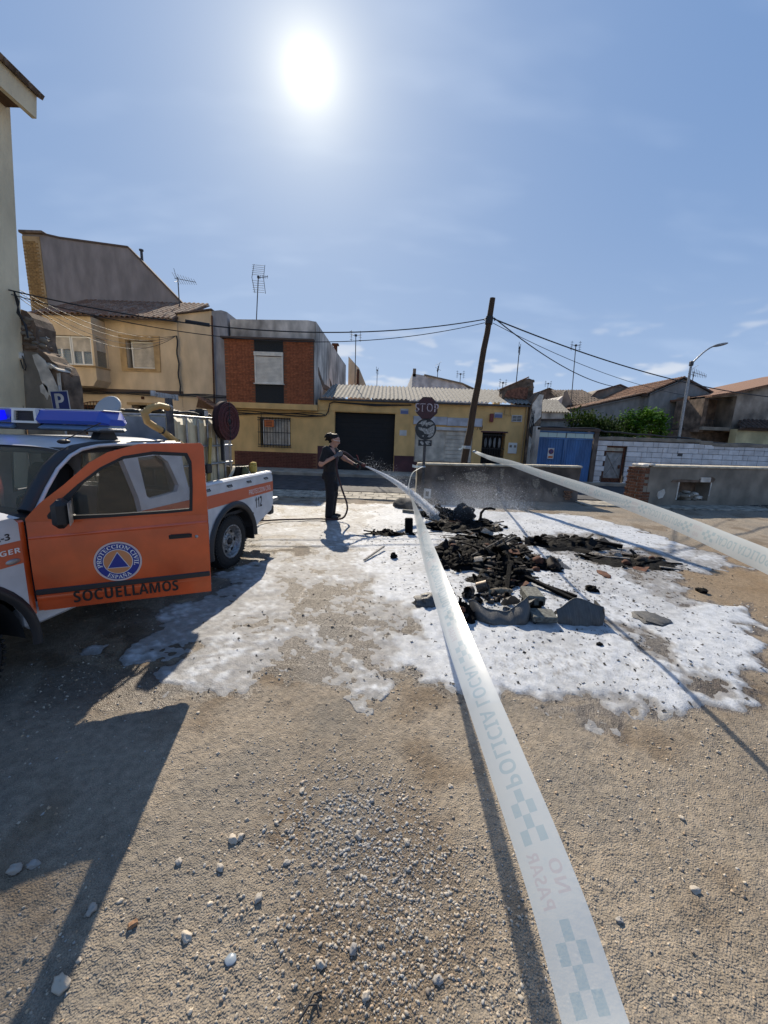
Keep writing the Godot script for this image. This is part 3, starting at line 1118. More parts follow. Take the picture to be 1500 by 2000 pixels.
	letters(pl, "P", on_plane(bd * Vector3(-0.02, -0.13, 0.0145), bd.basis.x, bd.basis.y, 0.34, 1.0))
	pl.box(bd * Vector3(0.08, -0.185, 0.0135), Vector3(0.13, 0.022, 0.002), bd.basis)
	part(ps, "lettering", pl, M.white_plain)
	# tall house with a bare rendered side
	var tg := thing("tall_rendered_house", "tall house with a bare grey rendered side wall and a strip of yellow brick", "house")
	part(tg, "side_wall", plate([-17.25, 0, -9.3, 0, -9.3, 6.85, -12.36, 9.86, -15.5, 10.15, -16.2, 10.28, -16.4, 10.36, -17.25, 10.36], -20.7, -20.0), M.grey_render)
	var cp := B.new()
	for s in [[-9.2, 6.80, -12.36, 9.90], [-12.36, 9.90, -15.5, 10.19], [-15.5, 10.19, -16.2, 10.32]]:
		cp.bar(Vector3(s[0], s[1], -20.05), Vector3(s[2], s[3], -20.05), 0.07, 0.2, Vector3.BACK)
	part(tg, "coping", cp, M.roof_dark)
	part(tg, "cornice", bx(-17.3, -16.2, 10.30, 10.42, -20.4, -19.85, 0.02), M.adobe)
	part(tg, "brick_pier", bx(-17.25, -16.45, 0, 10.2, -20.0, -19.97), M.beige_trim)
	brickwork(tg, "bricks", -17.25, -16.45, 5.5, 10.0, -19.97, 0.24, 0.075, Color(0.42, 0.24, 0.08))
	var fl := B.new()
	fl.tube([Vector3(-11.87, 9.2, -20.2), Vector3(-11.87, 9.86, -20.2)], 0.06, 8)
	fl.tube([Vector3(-11.87, 9.84, -20.2), Vector3(-11.87, 9.9, -20.2)], 0.10, 8)
	part(tg, "flue", fl, M.dark_steel)
	# beige house with bay window and tiled roof
	var bh := thing("beige_house", "two storey beige house with a bay window and a low tiled roof", "house")
	part(bh, "wall", wall_with_holes(-14.6, -8.76, 3.24, 6.0, -19.5, -17.0, [[-10.93, -9.78, 4.1, 5.2]]), M.beige_paint)
	part(bh, "wall", wall_with_holes(-14.6, -8.76, -0.1, 3.24, -19.5, -17.03, [[-10.95, -9.95, 0.2, 2.62]]), M.beige_paint)
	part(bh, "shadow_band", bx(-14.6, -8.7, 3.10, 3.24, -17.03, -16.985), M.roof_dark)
	var su := B.new()
	su.ring([Vector2(-11.18, 3.98), Vector2(-9.56, 3.98), Vector2(-9.52, 5.40), Vector2(-11.2, 5.40)], [Vector2(-10.93, 4.1), Vector2(-9.78, 4.1), Vector2(-9.78, 5.2), Vector2(-10.93, 5.2)], -17.0, -16.96)
	part(bh, "window_surround", su, M.beige_trim)
	window_set(bh, -10.80, -9.80, 4.12, 5.18, -17.18, 1.0, 2)
	part(bh, "window_sill", bx(-10.98, -9.74, 4.06, 4.10, -17.1, -16.93), M.beige_trim)
	var bay := part(bh, "bay", plate([-13.62, 3.25, -11.90, 3.25, -11.72, 3.5, -11.72, 4.02, -13.62, 4.02], -17.1, -16.2), M.beige_paint)
	part(bay, "bay_top", bx(-13.62, -11.72, 5.14, 5.86, -17.1, -16.2), M.beige_paint)
	part(bay, "bay_post", bx(-13.62, -13.44, 4.02, 5.14, -17.1, -16.2), M.beige_paint)
	part(bay, "bay_post", bx(-11.80, -11.72, 4.02, 5.14, -16.36, -16.2), M.beige_paint)
	part(bay, "bay_post", bx(-11.80, -11.72, 4.02, 5.14, -17.1, -16.9), M.beige_paint)
	part(bay, "bay_sill", bx(-13.66, -11.68, 3.98, 4.03, -17.05, -16.12, 0.01), M.beige_trim)
	window_set(bh, -13.44, -12.64, 4.05, 5.12, -16.30, 0.45, 2)
	window_set(bh, -12.62, -11.82, 4.05, 5.12, -16.30, 0.52, 2)
	part(bay, "side_pane", bx(-11.77, -11.75, 4.05, 4.65, -16.9, -16.36), M.window_glass)
	part(bay, "side_shutter", bx(-11.775, -11.745, 4.65, 5.12, -16.9, -16.36), M.shutter)
	var soot := B.new()
	soot.quad(Vector3(-11.71, 3.3, -16.25), Vector3(-11.71, 3.3, -17), Vector3(-11.71, 3.55, -17), Vector3(-11.71, 3.55, -16.25))
	tile_roof(bh, -14.65, -8.72, 5.98, -16.62, 0.43, 10, true, Color(0.50, 0.25, 0.14))
	var br := B.new()
	br.box(Vector3(-12.67, 5.90, -16.15), Vector3(2.1, 0.06, 0.2), Basis(Vector3.RIGHT, 0.25))
	part(bay, "bay_cornice", br, M.roof_dark)
	for k in 9:
		var t := part(bay, "bay_tile", clay_tile(), M.clay_1)
		t.transform = Transform3D(Basis(Vector3.RIGHT, 0.29), Vector3(-13.5 + k * 0.21, 5.93, -16.2))
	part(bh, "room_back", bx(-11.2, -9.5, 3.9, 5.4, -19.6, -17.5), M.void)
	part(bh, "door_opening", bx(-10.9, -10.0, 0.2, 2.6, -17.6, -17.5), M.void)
	part(bh, "door_lintel", bx(-11.12, -9.9, 2.62, 2.72, -17.04, -16.99), M.beige_trim)
	part(bh, "plaque", bx(-10.5, -10.38, 2.86, 2.97, -17.03, -17.0), M.rust)
	var gr := B.new()
	for k in 15:
		gr.tube([Vector3(-13.3 + k * 0.13, 1.3, -16.95), Vector3(-13.3 + k * 0.13, 2.5 + 0.22 * sin(PI * k / 14.0), -16.95)], 0.012, 6)
	for k in 3:
		gr.tube([Vector3(-13.32, 1.35 + k * 0.55, -16.95), Vector3(-11.46, 1.35 + k * 0.55, -16.95)], 0.014, 6)
	var arc := []
	for k in 13:
		arc.append(Vector3(-13.3 + k * 1.82 / 12.0, 2.48 + 0.22 * sin(PI * k / 12.0), -16.95))
	gr.tube(arc, 0.016, 6)
	part(bh, "window_grille", gr, M.rust)
	part(bh, "dark_window", bx(-13.2, -11.55, 1.3, 2.55, -17.06, -17.02), M.void)
	# the plastered house between the beige and the brick house
	var ph := thing("plastered_house", "narrow plastered house front between the beige house and the orange brick house", "house")
	part(ph, "wall", plate([-8.76, -0.1, -7.34, -0.1, -7.34, 6.46, -8.76, 6.26], -19.4, -17.05), M.beige_paint)
	part(ph, "grey_wall", plate([-7.34, -0.1, -6.72, -0.1, -6.72, 6.44, -6.95, 6.50, -7.34, 6.46], -19.4, -17.08), mt("blue_grey_render", L(0.36, 0.36, 0.38), 0.92, T.wash, Vector3(0.4, 0.12, 0.4), T.grain, 0.3))
	var dp := B.new()
	dp.tube([Vector3(-7.38, 2.6, -16.98), Vector3(-7.30, 6.25, -16.98)], 0.035, 8)
	part(ph, "drainpipe", dp, M.rust)
	part(ph, "coping", plate([-8.8, 6.26, -7.3, 6.47, -7.3, 6.52, -8.8, 6.31], -19.4, -16.95), M.roof_dark)
	var can := thing("tiled_canopy", "small tiled canopy over a door on the plastered house front", "canopy", Vector3(-7.55, 0, -17.05))
	var cb := B.new()
	cb.prism(pg([-0.62, 2.60, 0.45, 2.52, 0.5, 2.60, -0.10, 2.98, -0.5, 3.0]), 0.0, 0.05)
	part(can, "board", cb, M.timber)
	for k in 6:
		var t := part(can, "tile", clay_tile(), M.clay_0)
		t.transform = Transform3D(Basis(Vector3.BACK, -0.5) * Basis(Vector3.UP, PI / 2), Vector3(-0.05, 2.86, 0.1 + k * 0.12))
		var t2 := part(can, "tile", clay_tile(), M.clay_1)
		t2.transform = Transform3D(Basis(Vector3.BACK, -0.5) * Basis(Vector3.UP, PI / 2), Vector3(0.28, 2.67, 0.1 + k * 0.12))

func houses_middle() -> void:
	# orange brick upper storey over a yellow ground floor
	var h := thing("brick_house", "two storey house with an orange brick upper floor over a yellow ground floor", "house")
	part(h, "wall", wall_with_holes(-6.75, -2.98, -0.1, 2.62, -29.0, -17.0, [[-5.48, -4.17, 1.08, 2.26]]), M.yellow_paint)
	part(h, "ledge", bx(-6.85, -2.95, 2.62, 2.86, -18, -16.72, 0.015), M.yellow_paint)
	part(h, "upper_wall", bx(-6.8, -3.13, 2.86, 5.36, -29.0, -16.86), mt("mortar", L(0.19, 0.085, 0.045), 0.9))
	brickwork(h, "bricks", -6.8, -5.58, 2.86, 5.36, -16.86, 0.245, 0.058, Color(0.43, 0.135, 0.058))
	brickwork(h, "bricks", -4.36, -3.13, 2.86, 5.36, -16.86, 0.245, 0.058, Color(0.43, 0.135, 0.058))
	part(h, "dark_panel", bx(-5.56, -4.38, 4.90, 5.36, -16.86, -16.845), M.pebbledash)
	part(h, "dark_panel", bx(-5.56, -4.38, 2.88, 3.66, -16.86, -16.845), M.pebbledash)
	part(h, "window_surround", bx(-5.58, -4.37, 4.74, 4.90, -16.86, -16.78, 0.01), M.shutter_white)
	var s := B.new()
	for k in 19:
		s.box(Vector3(-4.97, 3.71 + k * 0.0545, -16.83), Vector3(1.1, 0.05, 0.016), Basis(), 0.005)
	var wf := part(h, "window", wall_with_holes(-5.56, -4.38, 3.66, 4.74, -16.86, -16.80, [[-5.50, -4.44, 3.69, 4.74]]), M.shutter_white)
	part(wf, "shutter", s, M.shutter_white)
	part(h, "window_sill", bx(-5.6, -4.34, 3.62, 3.66, -16.86, -16.74), M.shutter_white)
	part(h, "eave", bx(-6.9, -3.08, 5.36, 5.44, -17.2, -16.70, 0.015), M.roof_dark)
	part(h, "parapet", plate([-6.62, 5.44, -3.1, 5.44, -3.1, 6.20, -3.4, 6.24, -6.62, 6.18], -29.0, -17.12), M.white_wash)
	# the weathered white side wall running back from the street
	var gb := B.new()
	var px := -3.1
	gb.prism(pg([-29.0, 3.0, -16.9, 2.7, -16.9, 5.4, -17.12, 5.45, -17.12, 6.2, -20.0, 6.26, -29.0, 6.5]), 0.0, 0.045, Transform3D(Basis(Vector3.BACK, Vector3.UP, Vector3.LEFT), Vector3(px + 0.03, 0, 0)))
	part(h, "side_wall", gb, M.white_wash)
	for q in [[-18.2, 4.25, -19.2, 4.0, -20.8, 4.05, -23.0, 3.7, -23.0, 3.55, -20.6, 3.82, -19.0, 3.75, -18.2, 4.05], [-17.6, 4.5, -18.1, 4.3, -18.1, 4.05, -17.7, 4.2], [-21.0, 4.5, -22.5, 4.1, -24.0, 3.8, -24.0, 3.7, -22.0, 3.9, -21.2, 4.2]]:
		var f := B.new()
		f.prism(pg(q), 0.0, 0.02, Transform3D(Basis(Vector3.BACK, Vector3.UP, Vector3.LEFT), Vector3(px + 0.052, 0, 0)))
		part(h, "fallen_plaster", f, M.adobe)
	var ch := B.new()
	ch.tube([Vector3(-3.25, 6.2, -24.6), Vector3(-3.25, 6.85, -24.6)], 0.12, 10)
	ch.box(Vector3(-3.25, 6.92, -24.6), Vector3(0.4, 0.1, 0.4), Basis(), 0.02)
	part(h, "flue", ch, M.rust)
	part(h, "dado", bx(-6.6, -2.95, 0.0, 0.83, -17.0, -16.975), M.mortar)
	brickwork(h, "dado_bricks", -6.6, -2.95, 0.16, 0.83, -16.975, 0.245, 0.062, Color(0.17, 0.055, 0.038))
	part(h, "maroon_strip", bx(-2.98, -2.70, 0.1, 1.16, -17.0, -16.97), M.maroon_paint)
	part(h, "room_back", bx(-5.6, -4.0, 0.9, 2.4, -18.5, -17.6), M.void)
	# ground floor window with its iron grille and the orange notice hung on it
	window_set(h, -5.36, -4.20, 1.12, 2.22, -17.14, 1.0, 2)
	var g := B.new()
	for k in 12:
		var x := -5.50 + k * 1.36 / 11.0
		g.tube([Vector3(x, 1.02, -16.90), Vector3(x, 2.30, -16.90)], 0.011, 6)
	for y in [1.05, 1.15, 1.66, 2.17, 2.28]:
		g.bar(Vector3(-5.54, y, -16.90), Vector3(-4.11, y, -16.90), 0.03, 0.012, Vector3.BACK)
	for x in [-5.5, -4.14]:
		for y in [1.05, 2.28]:
			g.tube([Vector3(x, y, -16.90), Vector3(x, y, -17.02)], 0.012, 6)
	part(h, "window_grille", g, M.black_metal)
	var no := thing("orange_notice", "small orange notice tied to the window grille of the yellow ground floor", "notice", Vector3(-5.02, 2.04, -16.87))
	part(no, "board", bx(-0.2, 0.2, -0.15, 0.15, 0.0, 0.008), mt("notice_orange", L(0.50, 0.12, 0.02), 0.5))
	var nb := B.new()
	for k in 4:
		nb.box(Vector3(-0.02 + 0.01 * (k % 2), 0.1 - 0.065 * k, 0.010), Vector3(0.26, 0.03, 0.002))
	part(no, "print", nb, mt("notice_dark", L(0.09, 0.022, 0.01), 0.6))
	var cb := thing("facade_cables", "bundle of black cables sagging along the yellow wall under the ledge", "cables")
	for k in 3:
		var pts := []
		for i in 17:
			var t := i / 16.0
			pts.append(Vector3(lerpf(-6.8, -2.8, t), 2.50 - k * 0.045 + 0.03 * sin(t * 9.0 + k * 2.0), -16.95 + 0.01 * k))
		pts.append_array([Vector3(-2.62, 2.46, -16.95), Vector3(-2.52, 2.62, -16.95), Vector3(-2.46, 2.95, -16.95), Vector3(-2.30, 3.02, -16.95), Vector3(-0.5, 2.98 - 0.03 * k, -16.95), Vector3(1.0, 3.0, -16.95)])
		part(cb, "cable", tubed(pts, 0.016 + 0.004 * k), M.cable)
	part(cb, "cable", tubed([Vector3(-5.38, 2.48, -16.94), Vector3(-5.38, 2.26, -16.94)], 0.012), M.cable)

	# the long low yellow house with the garage
	var y := thing("yellow_garage", "long low yellow house with a black garage door and a corrugated roof", "house")
	part(y, "wall", wall_with_holes(-2.98, 5.98, -0.1, 3.12, -20.4, -17.0, [[-2.25, 0.34, 0, 2.62], [1.22, 3.72, 0.62, 2.0], [4.12, 5.12, 0.1, 1.98]]), M.yellow_paint)
	part(y, "lintel_band", bx(-2.95, 0.9, 2.66, 2.72, -17.0, -16.97), M.yellow_paint)
	part(y, "pilaster", bx(0.34, 0.95, 0.86, 2.62, -17.0, -16.965), M.yellow_paint)
	part(y, "dado", bx(0.36, 1.22, 0.0, 0.86, -17.0, -16.96), M.maroon_paint)
	part(y, "dado", bx(1.22, 4.12, 0.0, 0.62, -17.0, -16.965), M.maroon_paint)
	part(y, "dado", bx(5.12, 5.98, 0.0, 0.62, -17.0, -16.965), M.maroon_paint)
	part(y, "dado", bx(-2.70, -2.25, 0.0, 0.86, -17.0, -16.965), M.maroon_paint)
	var gd := B.new()
	for k in 13:
		gd.box(Vector3(-0.955, 0.1 + 0.2 * k, -17.25), Vector3(2.6, 0.197, 0.03), Basis(), 0.003)
	part(y, "garage_door", gd, M.garage_black)
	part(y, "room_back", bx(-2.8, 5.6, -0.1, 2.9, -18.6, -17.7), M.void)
	var cd := part(y, "closed_shopfront", bx(1.22, 3.72, 0.62, 2.0, -17.1, -17.06), M.shutter)
	part(cd, "panel", bx(1.26, 2.44, 0.66, 1.96, -17.06, -17.03, 0.01), M.shutter)
	for k in 8:
		part(cd, "slat", bx(2.54, 3.70, 0.66 + k * 0.163, 0.815 + k * 0.163, -17.06, -17.03, 0.012), M.shutter)
	part(cd, "top_rail", bx(1.2, 3.72, 2.0, 2.14, -17.0, -16.95, 0.01), M.white_plain)
	part(y, "sign_board", bx(1.12, 2.55, 2.22, 2.56, -17.0, -16.93, 0.008), M.sign_panel if M.has("sign_panel") else mt("sign_panel", L(0.55, 0.56, 0.60), 0.5, T.stain, Vector3.ONE * 0.5))
	part(y, "sign_board", bx(2.56, 4.06, 2.20, 2.54, -17.0, -16.93, 0.008), M.sign_panel)
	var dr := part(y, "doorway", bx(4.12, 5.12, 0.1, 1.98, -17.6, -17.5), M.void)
	var dg := B.new()
	for k in 9:
		dg.tube([Vector3(4.18 + k * 0.11, 0.12, -17.05), Vector3(4.18 + k * 0.11, 1.92, -17.05)], 0.009, 6)
	for yy in [0.2, 0.95, 1.3, 1.88]:
		dg.bar(Vector3(4.12, yy, -17.05), Vector3(5.12, yy, -17.05), 0.03, 0.015, Vector3.BACK)
	for k in 8:
		var c := []
		for i in 13:
			c.append(Vector3(4.235 + k * 0.11 + 0.04 * cos(TAU * i / 12.0), 1.1 + 0.13 * sin(TAU * i / 12.0), -17.05))
		dg.tube(c, 0.006, 4, false)
	part(dr, "grille", dg, M.black_metal)
	for k in 4:
		var oval := B.new()
		oval.blob(Vector3(4.33 + k * 0.2, 1.55, -17.2), Vector3(0.06, 0.22, 0.015), 0.0, 1.0, 1, 12, 8)
		part(dr, "door_pane", oval, M.grey_metal)
	part(y, "door_frame", bx(4.05, 5.2, 1.98, 2.04, -17.0, -16.97), M.maroon_paint)
	var vt := part(y, "vent", bx(5.30, 5.74, 2.46, 2.74, -17.0, -16.96, 0.005), M.white_plain)
	for i in 2:
		for k in 4:
			part(vt, "slot", bx(5.33 + i * 0.2, 5.50 + i * 0.2, 2.50 + k * 0.058, 2.53 + k * 0.058, -16.962, -16.955), M.void)
	var mb := part(y, "meter_box", bx(5.27, 5.64, 1.12, 1.58, -17.0, -16.94, 0.01), M.white_plastic)
	for i in 2:
		part(mb, "meter_window", bx(5.31 + i * 0.19, 5.41 + i * 0.19, 1.38, 1.48, -16.942, -16.932), M.cement)
	part(y, "letter_box", bx(4.36, 4.50, 2.42, 2.76, -17.0, -16.86, 0.01), mt("red_paint", L(0.16, 0.02, 0.02), 0.5))
	for q in [[0.72, 2.74, "street plate"], [4.72, 2.72, "plate"]]:
		var np := part(y, "street_plate", bx(q[0] - 0.17, q[0] + 0.17, q[1] - 0.12, q[1] + 0.10, -17.0, -16.955), M.white_plain)
		part(np, "plate_face", bx(q[0] - 0.155, q[0] + 0.155, q[1] - 0.11, q[1] + 0.03, -16.956, -16.95), mt("plate_blue", L(0.10, 0.13, 0.26), 0.4))
	part(y, "notice", bx(0.55, 0.85, 1.72, 1.95, -16.965, -16.955), M.white_plain)
	var num := B.new()
	letters(num, "70", on_plane(Vector3(3.96, 2.06, -16.992), Vector3(1, 0.05, 0).normalized(), Vector3.UP, 0.22, 0.9), "Droid Serif", true)
	part(y, "house_number", num, M.cable)
	var pt := B.new()
	pt.tube([Vector3(4.98, 3.1, -16.95), Vector3(4.98, 2.74, -16.95), Vector3(5.22, 2.70, -16.95), Vector3(5.22, 3.1, -16.95)], 0.015, 6)
	pt.tube([Vector3(5.86, 0.7, -16.94), Vector3(5.90, 3.1, -16.94)], 0.035, 8)
	part(y, "pipe", pt, M.beige_trim)
	# corrugated roof sheets
	for k in 9:
		var sh := B.new()
		var x0 := -2.75 + k * 0.99
		sh.surf(48, 2, func(u: float, v: float):
			var x := x0 + u * 1.03
			return Vector3(x, 3.20 + 0.27 * v * 3.4 + 0.028 * sin(x * TAU / 0.177) + (0.006 if k % 2 else 0.0), -16.78 - 3.4 * v))
		part(y, "roof_sheet", sh, M.fibre_cement)
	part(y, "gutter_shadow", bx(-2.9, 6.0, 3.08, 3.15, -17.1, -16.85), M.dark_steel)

func tubed(pts: Array, r: float) -> B:
	var b := B.new()
	b.tube(pts, r, 7)
	return b

func sagging(a: Vector3, b: Vector3, sag: float, r: float, n := 20) -> B:
	var p := []
	for k in n + 1:
		var t := float(k) / n
		p.append(a.lerp(b, t) - Vector3(0, sag * 4.0 * t * (1.0 - t), 0))
	var o := B.new()
	o.tube(p, r, 6)
	return o

func houses_right() -> void:
	# ruined adobe gable at the end of the yellow house
	var r := thing("ruined_gable", "crumbling adobe gable stub with peeling plaster at the end of the yellow house", "ruined wall")
	part(r, "pier", plate([5.98, -0.1, 6.52, -0.1, 6.42, 0.8, 6.36, 1.4, 6.46, 2.0, 6.50, 2.7, 6.46, 3.3, 6.52, 3.62, 6.36, 3.70, 6.26, 3.64, 6.02, 3.3, 5.99, 2.4], -17.6, -16.8), M.adobe)
	part(r, "plaster", plate([6.0, 2.2, 6.2, 2.4, 6.46, 2.7, 6.44, 3.3, 6.48, 3.58, 6.30, 3.60, 6.05, 3.2], -16.8, -16.77), M.lime)
	part(r, "plaster", plate([6.05, 0.2, 6.28, 0.1, 6.26, 0.7, 6.16, 1.25, 6.20, 1.75, 6.06, 1.9], -16.8, -16.775), M.lime)
	part(r, "gable_stub", plate([5.0, 3.5, 6.38, 3.1, 6.36, 4.0, 6.28, 4.30, 6.10, 4.36, 5.80, 4.26, 5.35, 4.06, 5.0, 3.86], -18.2, -17.7), M.adobe)
	part(r, "red_plaster", plate([5.1, 3.55, 6.1, 3.45, 6.12, 3.95, 5.75, 3.98, 5.2, 3.80], -17.7, -17.67), mt("red_plaster", L(0.40, 0.17, 0.10), 0.95, T.blotch, Vector3.ONE))
	var cap := B.new()
	for k in 7:
		var p := Vector3(5.05, 3.92, -17.95).lerp(Vector3(6.0, 4.36, -17.95), k / 6.0)
		cap.box(p, Vector3(0.22, 0.05, 0.6), Basis(Vector3.BACK, 0.42 + R.randf_range(-0.1, 0.1)), 0.01)
	part(r, "top_tiles", cap, M.clay_1)
	for k in 10:
		var st := B.new()
		st.blob(Vector3(6.12 + R.randf() * 0.26, 3.78 + R.randf() * 0.5, -17.75 - R.randf() * 0.3), Vector3(0.11, 0.07, 0.1), 0.5, 0.15, 70 + k, 8, 6)
		part(r, "stone", st, M.adobe)
	var rc := thing("hanging_cables", "black cables dangling down the peeling pier beside the blue gate", "cables")
	for k in 4:
		var pts := []
		for i in 14:
			var t := i / 13.0
			pts.append(Vector3(6.02 + 0.75 * pow(t, 2.0) + 0.1 * sin(t * 6.0 + k), 3.0 - 0.95 * sqrt(t) - 0.25 * sin(PI * t) - 0.06 * k, -16.70 + 0.03 * k + 1.1 * pow(t, 4.0)))
		part(rc, "cable", tubed(pts, 0.018), M.cable)
	# blue gate
	var g := thing("blue_gate", "blue ribbed metal double gate with glazed strips along its top", "gate", Vector3(0, 0, -15.5))
	part(g, "post", bx(5.80, 5.96, 0, 2.25, -0.25, 0.1, 0.01), M.white_wash)
	part(g, "post", bx(8.12, 8.30, 0, 2.24, -0.5, 0.06, 0.01), M.soot_wall)
	for side in 2:
		var x0 := 5.97 + side * 1.075
		var leaf := B.new()
		leaf.surf(70, 1, func(u: float, v: float): return Vector3(x0 + u * 1.06, 0.12 + v * 1.68, 0.012 * signf(sin(u * 21.0 * PI))))
		var lf := part(g, "leaf", leaf, M.blue_paint)
		part(lf, "leaf_frame", bx(x0, x0 + 1.06, 1.79, 1.85, -0.03, 0.03), M.blue_paint)
		part(lf, "leaf_frame", bx(x0, x0 + 1.06, 2.04, 2.10, -0.03, 0.03), M.blue_paint)
		part(lf, "leaf_frame", bx(x0 + (0.0 if side else 1.0), x0 + (0.06 if side else 1.06), 0.1, 1.79, -0.03, 0.035), M.blue_paint)
		for k in 3:
			part(lf, "pane", bx(x0 + 0.02 + k * 0.345, x0 + 0.35 + k * 0.345, 1.86, 2.03, -0.01, 0.01), mt("frosted", L(0.42, 0.55, 0.52), 0.3))
	part(g, "top_beam", bx(5.85, 8.3, 2.13, 2.22, -0.3, 0.1), M.roof_dark)
	var nt := part(g, "no_parking_plate", bx(6.38, 6.62, 1.02, 1.44, 0.03, 0.04), M.white_plain)
	var dsk := B.new()
	dsk.lathe([Vector2(0.0, 0.0), Vector2(0.10, 0.0)], 24, Transform3D(Basis(Vector3.RIGHT, PI / 2), Vector3(6.5, 1.30, 0.043)))
	part(nt, "disc_rim", dsk, M.red_paint)
	var dk2 := B.new()
	dk2.lathe([Vector2(0.0, 0.0), Vector2(0.072, 0.0)], 24, Transform3D(Basis(Vector3.RIGHT, PI / 2), Vector3(6.5, 1.30, 0.046)))
	part(nt, "disc", dk2, M.sign_blue)
	part(nt, "bar", barb(Vector3(6.45, 1.35, 0.049), Vector3(6.55, 1.25, 0.049), 0.022, 0.002), M.red_paint)
	part(nt, "caption", bx(6.41, 6.59, 1.05, 1.13, 0.04, 0.043), M.notice_orange)
	# white block wall with a small metal door
	var w := thing("white_block_wall", "long whitewashed concrete block wall with a small grey metal door", "wall", Vector3(0, 0, -15.5))
	part(w, "core", wall_with_holes(8.3, 21.0, 0, 1.86, -0.26, -0.03, [[8.66, 9.5, 0.06, 1.62]]), M.soot_wall)
	M.block_white = []
	for k in 3:
		M.block_white.append(mt("block_white_%d" % k, L(0.84 - 0.05 * k, 0.82 - 0.05 * k, 0.80 - 0.05 * k), 0.9, T.soft, Vector3.ONE * 0.6, T.grain, 0.4))
	var bmesh := []
	for wd in [0.39, 0.19, 0.27]:
		var b := B.new()
		b.box(Vector3.ZERO, Vector3(wd, 0.188, 0.06), Basis(), 0.012)
		bmesh.append(b.mesh())
	for j in 9:
		var x := 8.3 + (0.0 if j % 2 else -0.2)
		while x < 15.6:
			var kind := 0
			var wd := 0.4
			if R.randf() < 0.12:
				kind = 1
				wd = 0.2
			var mid := x + wd / 2
			if not (mid > 8.5 and mid < 9.66 and j < 8):
				var o := part(w, "block", bmesh[kind], M.block_white[R.randi() % 3])
				o.position = Vector3(maxf(mid, 8.42), 0.10 + j * 0.2, -0.02 + R.randf_range(-0.005, 0.005))
			x += wd
	for j in 8:
		for q in [8.48, 9.64]:
			var o := part(w, "block", bmesh[1 if j % 2 else 2], M.block_white[j % 3])
			o.position = Vector3(q, 0.10 + j * 0.2, -0.021)
	var tp := B.new()
	for k in 26:
		var x := 8.3 + k * 0.5
		tp.box(Vector3(x + 0.25, 1.88 - 0.10 * smoothstep(12.0, 12.6, x) + R.randf() * 0.02, -0.13), Vector3(0.51, 0.12 + R.randf() * 0.03, 0.32), Basis(Vector3.BACK, R.randf_range(-0.03, 0.03)), 0.015)
	part(w, "coping", tp, M.cement)
	var dpt := part(w, "door", bx(8.72, 9.40, 0.12, 1.36, -0.12, -0.09), M.grey_metal)
	var df := B.new()
	for q in [[8.66, 8.72, 0.06, 1.62], [9.40, 9.46, 0.06, 1.62], [8.72, 9.40, 0.06, 0.13], [8.72, 9.40, 1.54, 1.62], [8.72, 9.40, 1.36, 1.40]]:
		wallbox(df, q[0], q[1], q[2], q[3], -0.15, -0.05)
	part(dpt, "frame", df, M.rust)
	part(dpt, "bottom_plate", bx(8.73, 9.39, 0.13, 0.33, -0.089, -0.075), M.rust)
	for k in 3:
		part(dpt, "louvre", bx(8.73, 9.39, 1.41 + k * 0.045, 1.445 + k * 0.045, -0.10, -0.07), M.coping)
	part(dpt, "brace", barb(Vector3(8.75, 0.35, -0.08), Vector3(9.37, 1.33, -0.08), 0.02, 0.02), M.grey_metal)
	part(dpt, "brace", barb(Vector3(9.37, 0.35, -0.075), Vector3(8.75, 1.33, -0.075), 0.02, 0.02), M.grey_metal)
	part(dpt, "lock", bx(9.28, 9.36, 0.72, 0.86, -0.09, -0.06, 0.01), M.rust)
	var wc := thing("wall_top_cable", "thick black cable lying along the top of the white block wall", "cables")
	var pts := []
	for k in 60:
		var x := 6.0 + k * 0.25
		pts.append(Vector3(x, (2.24 if x < 8.3 else lerpf(2.16, 1.97, clampf((x - 8.3) / 4.0, 0, 1)) - 0.12 * smoothstep(12.1, 12.6, x)) + 0.012 * sin(x * 5.0), -15.52))
	part(wc, "cable", tubed(pts, 0.032), M.cable)
	# houses behind
	part_wall("low_grey_wall", "low grey wall above the blue gate, in front of the corrugated roof", [6.55, 0, 8.2, 0, 8.2, 2.62, 6.5, 2.56], -17.6, -17.2, M.grey_block)
	var cs := thing("corrugated_shed", "small white shed with a steep grey corrugated roof behind the blue gate", "shed")
	part(cs, "wall", bx(7.5, 9.9, 0, 3.2, -24, -20.6), M.white_wash)
	part(cs, "opening", bx(9.15, 9.45, 2.70, 3.06, -20.6, -20.58), M.void)
	var sh := B.new()
	sh.surf(80, 1, func(u: float, v: float): return Vector3(lerpf(7.6, 9.35, u) + 0.25 * v, 3.18 + 0.85 * v + 0.035 * sin(u * TAU * 12.0), -20.45 - 2.4 * v))
	part(cs, "roof_sheet", sh, M.fibre_cement)
	var th := thing("tile_roof_house", "low white house with a sunken clay tile roof behind the shrubs", "house")
	part(th, "wall", plate([9.3, 0, 14.0, 0, 14.0, 4.3, 12.2, 3.95, 11.8, 3.9, 11.3, 4.6, 10.2, 3.6, 9.3, 3.3], -29.5, -26.0), M.white_wash)
	receding_tiles(th, [Vector3(11.6, 3.95, -25.9), Vector3(14.1, 4.30, -25.9), Vector3(13.7, 5.25, -28.5), Vector3(11.5, 5.2, -28.5)], Color(0.32, 0.22, 0.15))
	part(th, "parapet", plate([11.25, 3.9, 11.75, 3.9, 12.0, 4.0, 11.45, 4.95, 11.3, 4.85], -26.2, -25.95), M.cement)
	part_wall("pale_gable_house", "pale plastered gable rising between the tile roof and the grey house", [13.6, 0, 18, 0, 18, 4.4, 16.0, 5.3, 15.4, 5.52, 13.95, 5.05, 13.6, 4.7], -31, -27, M.cement)
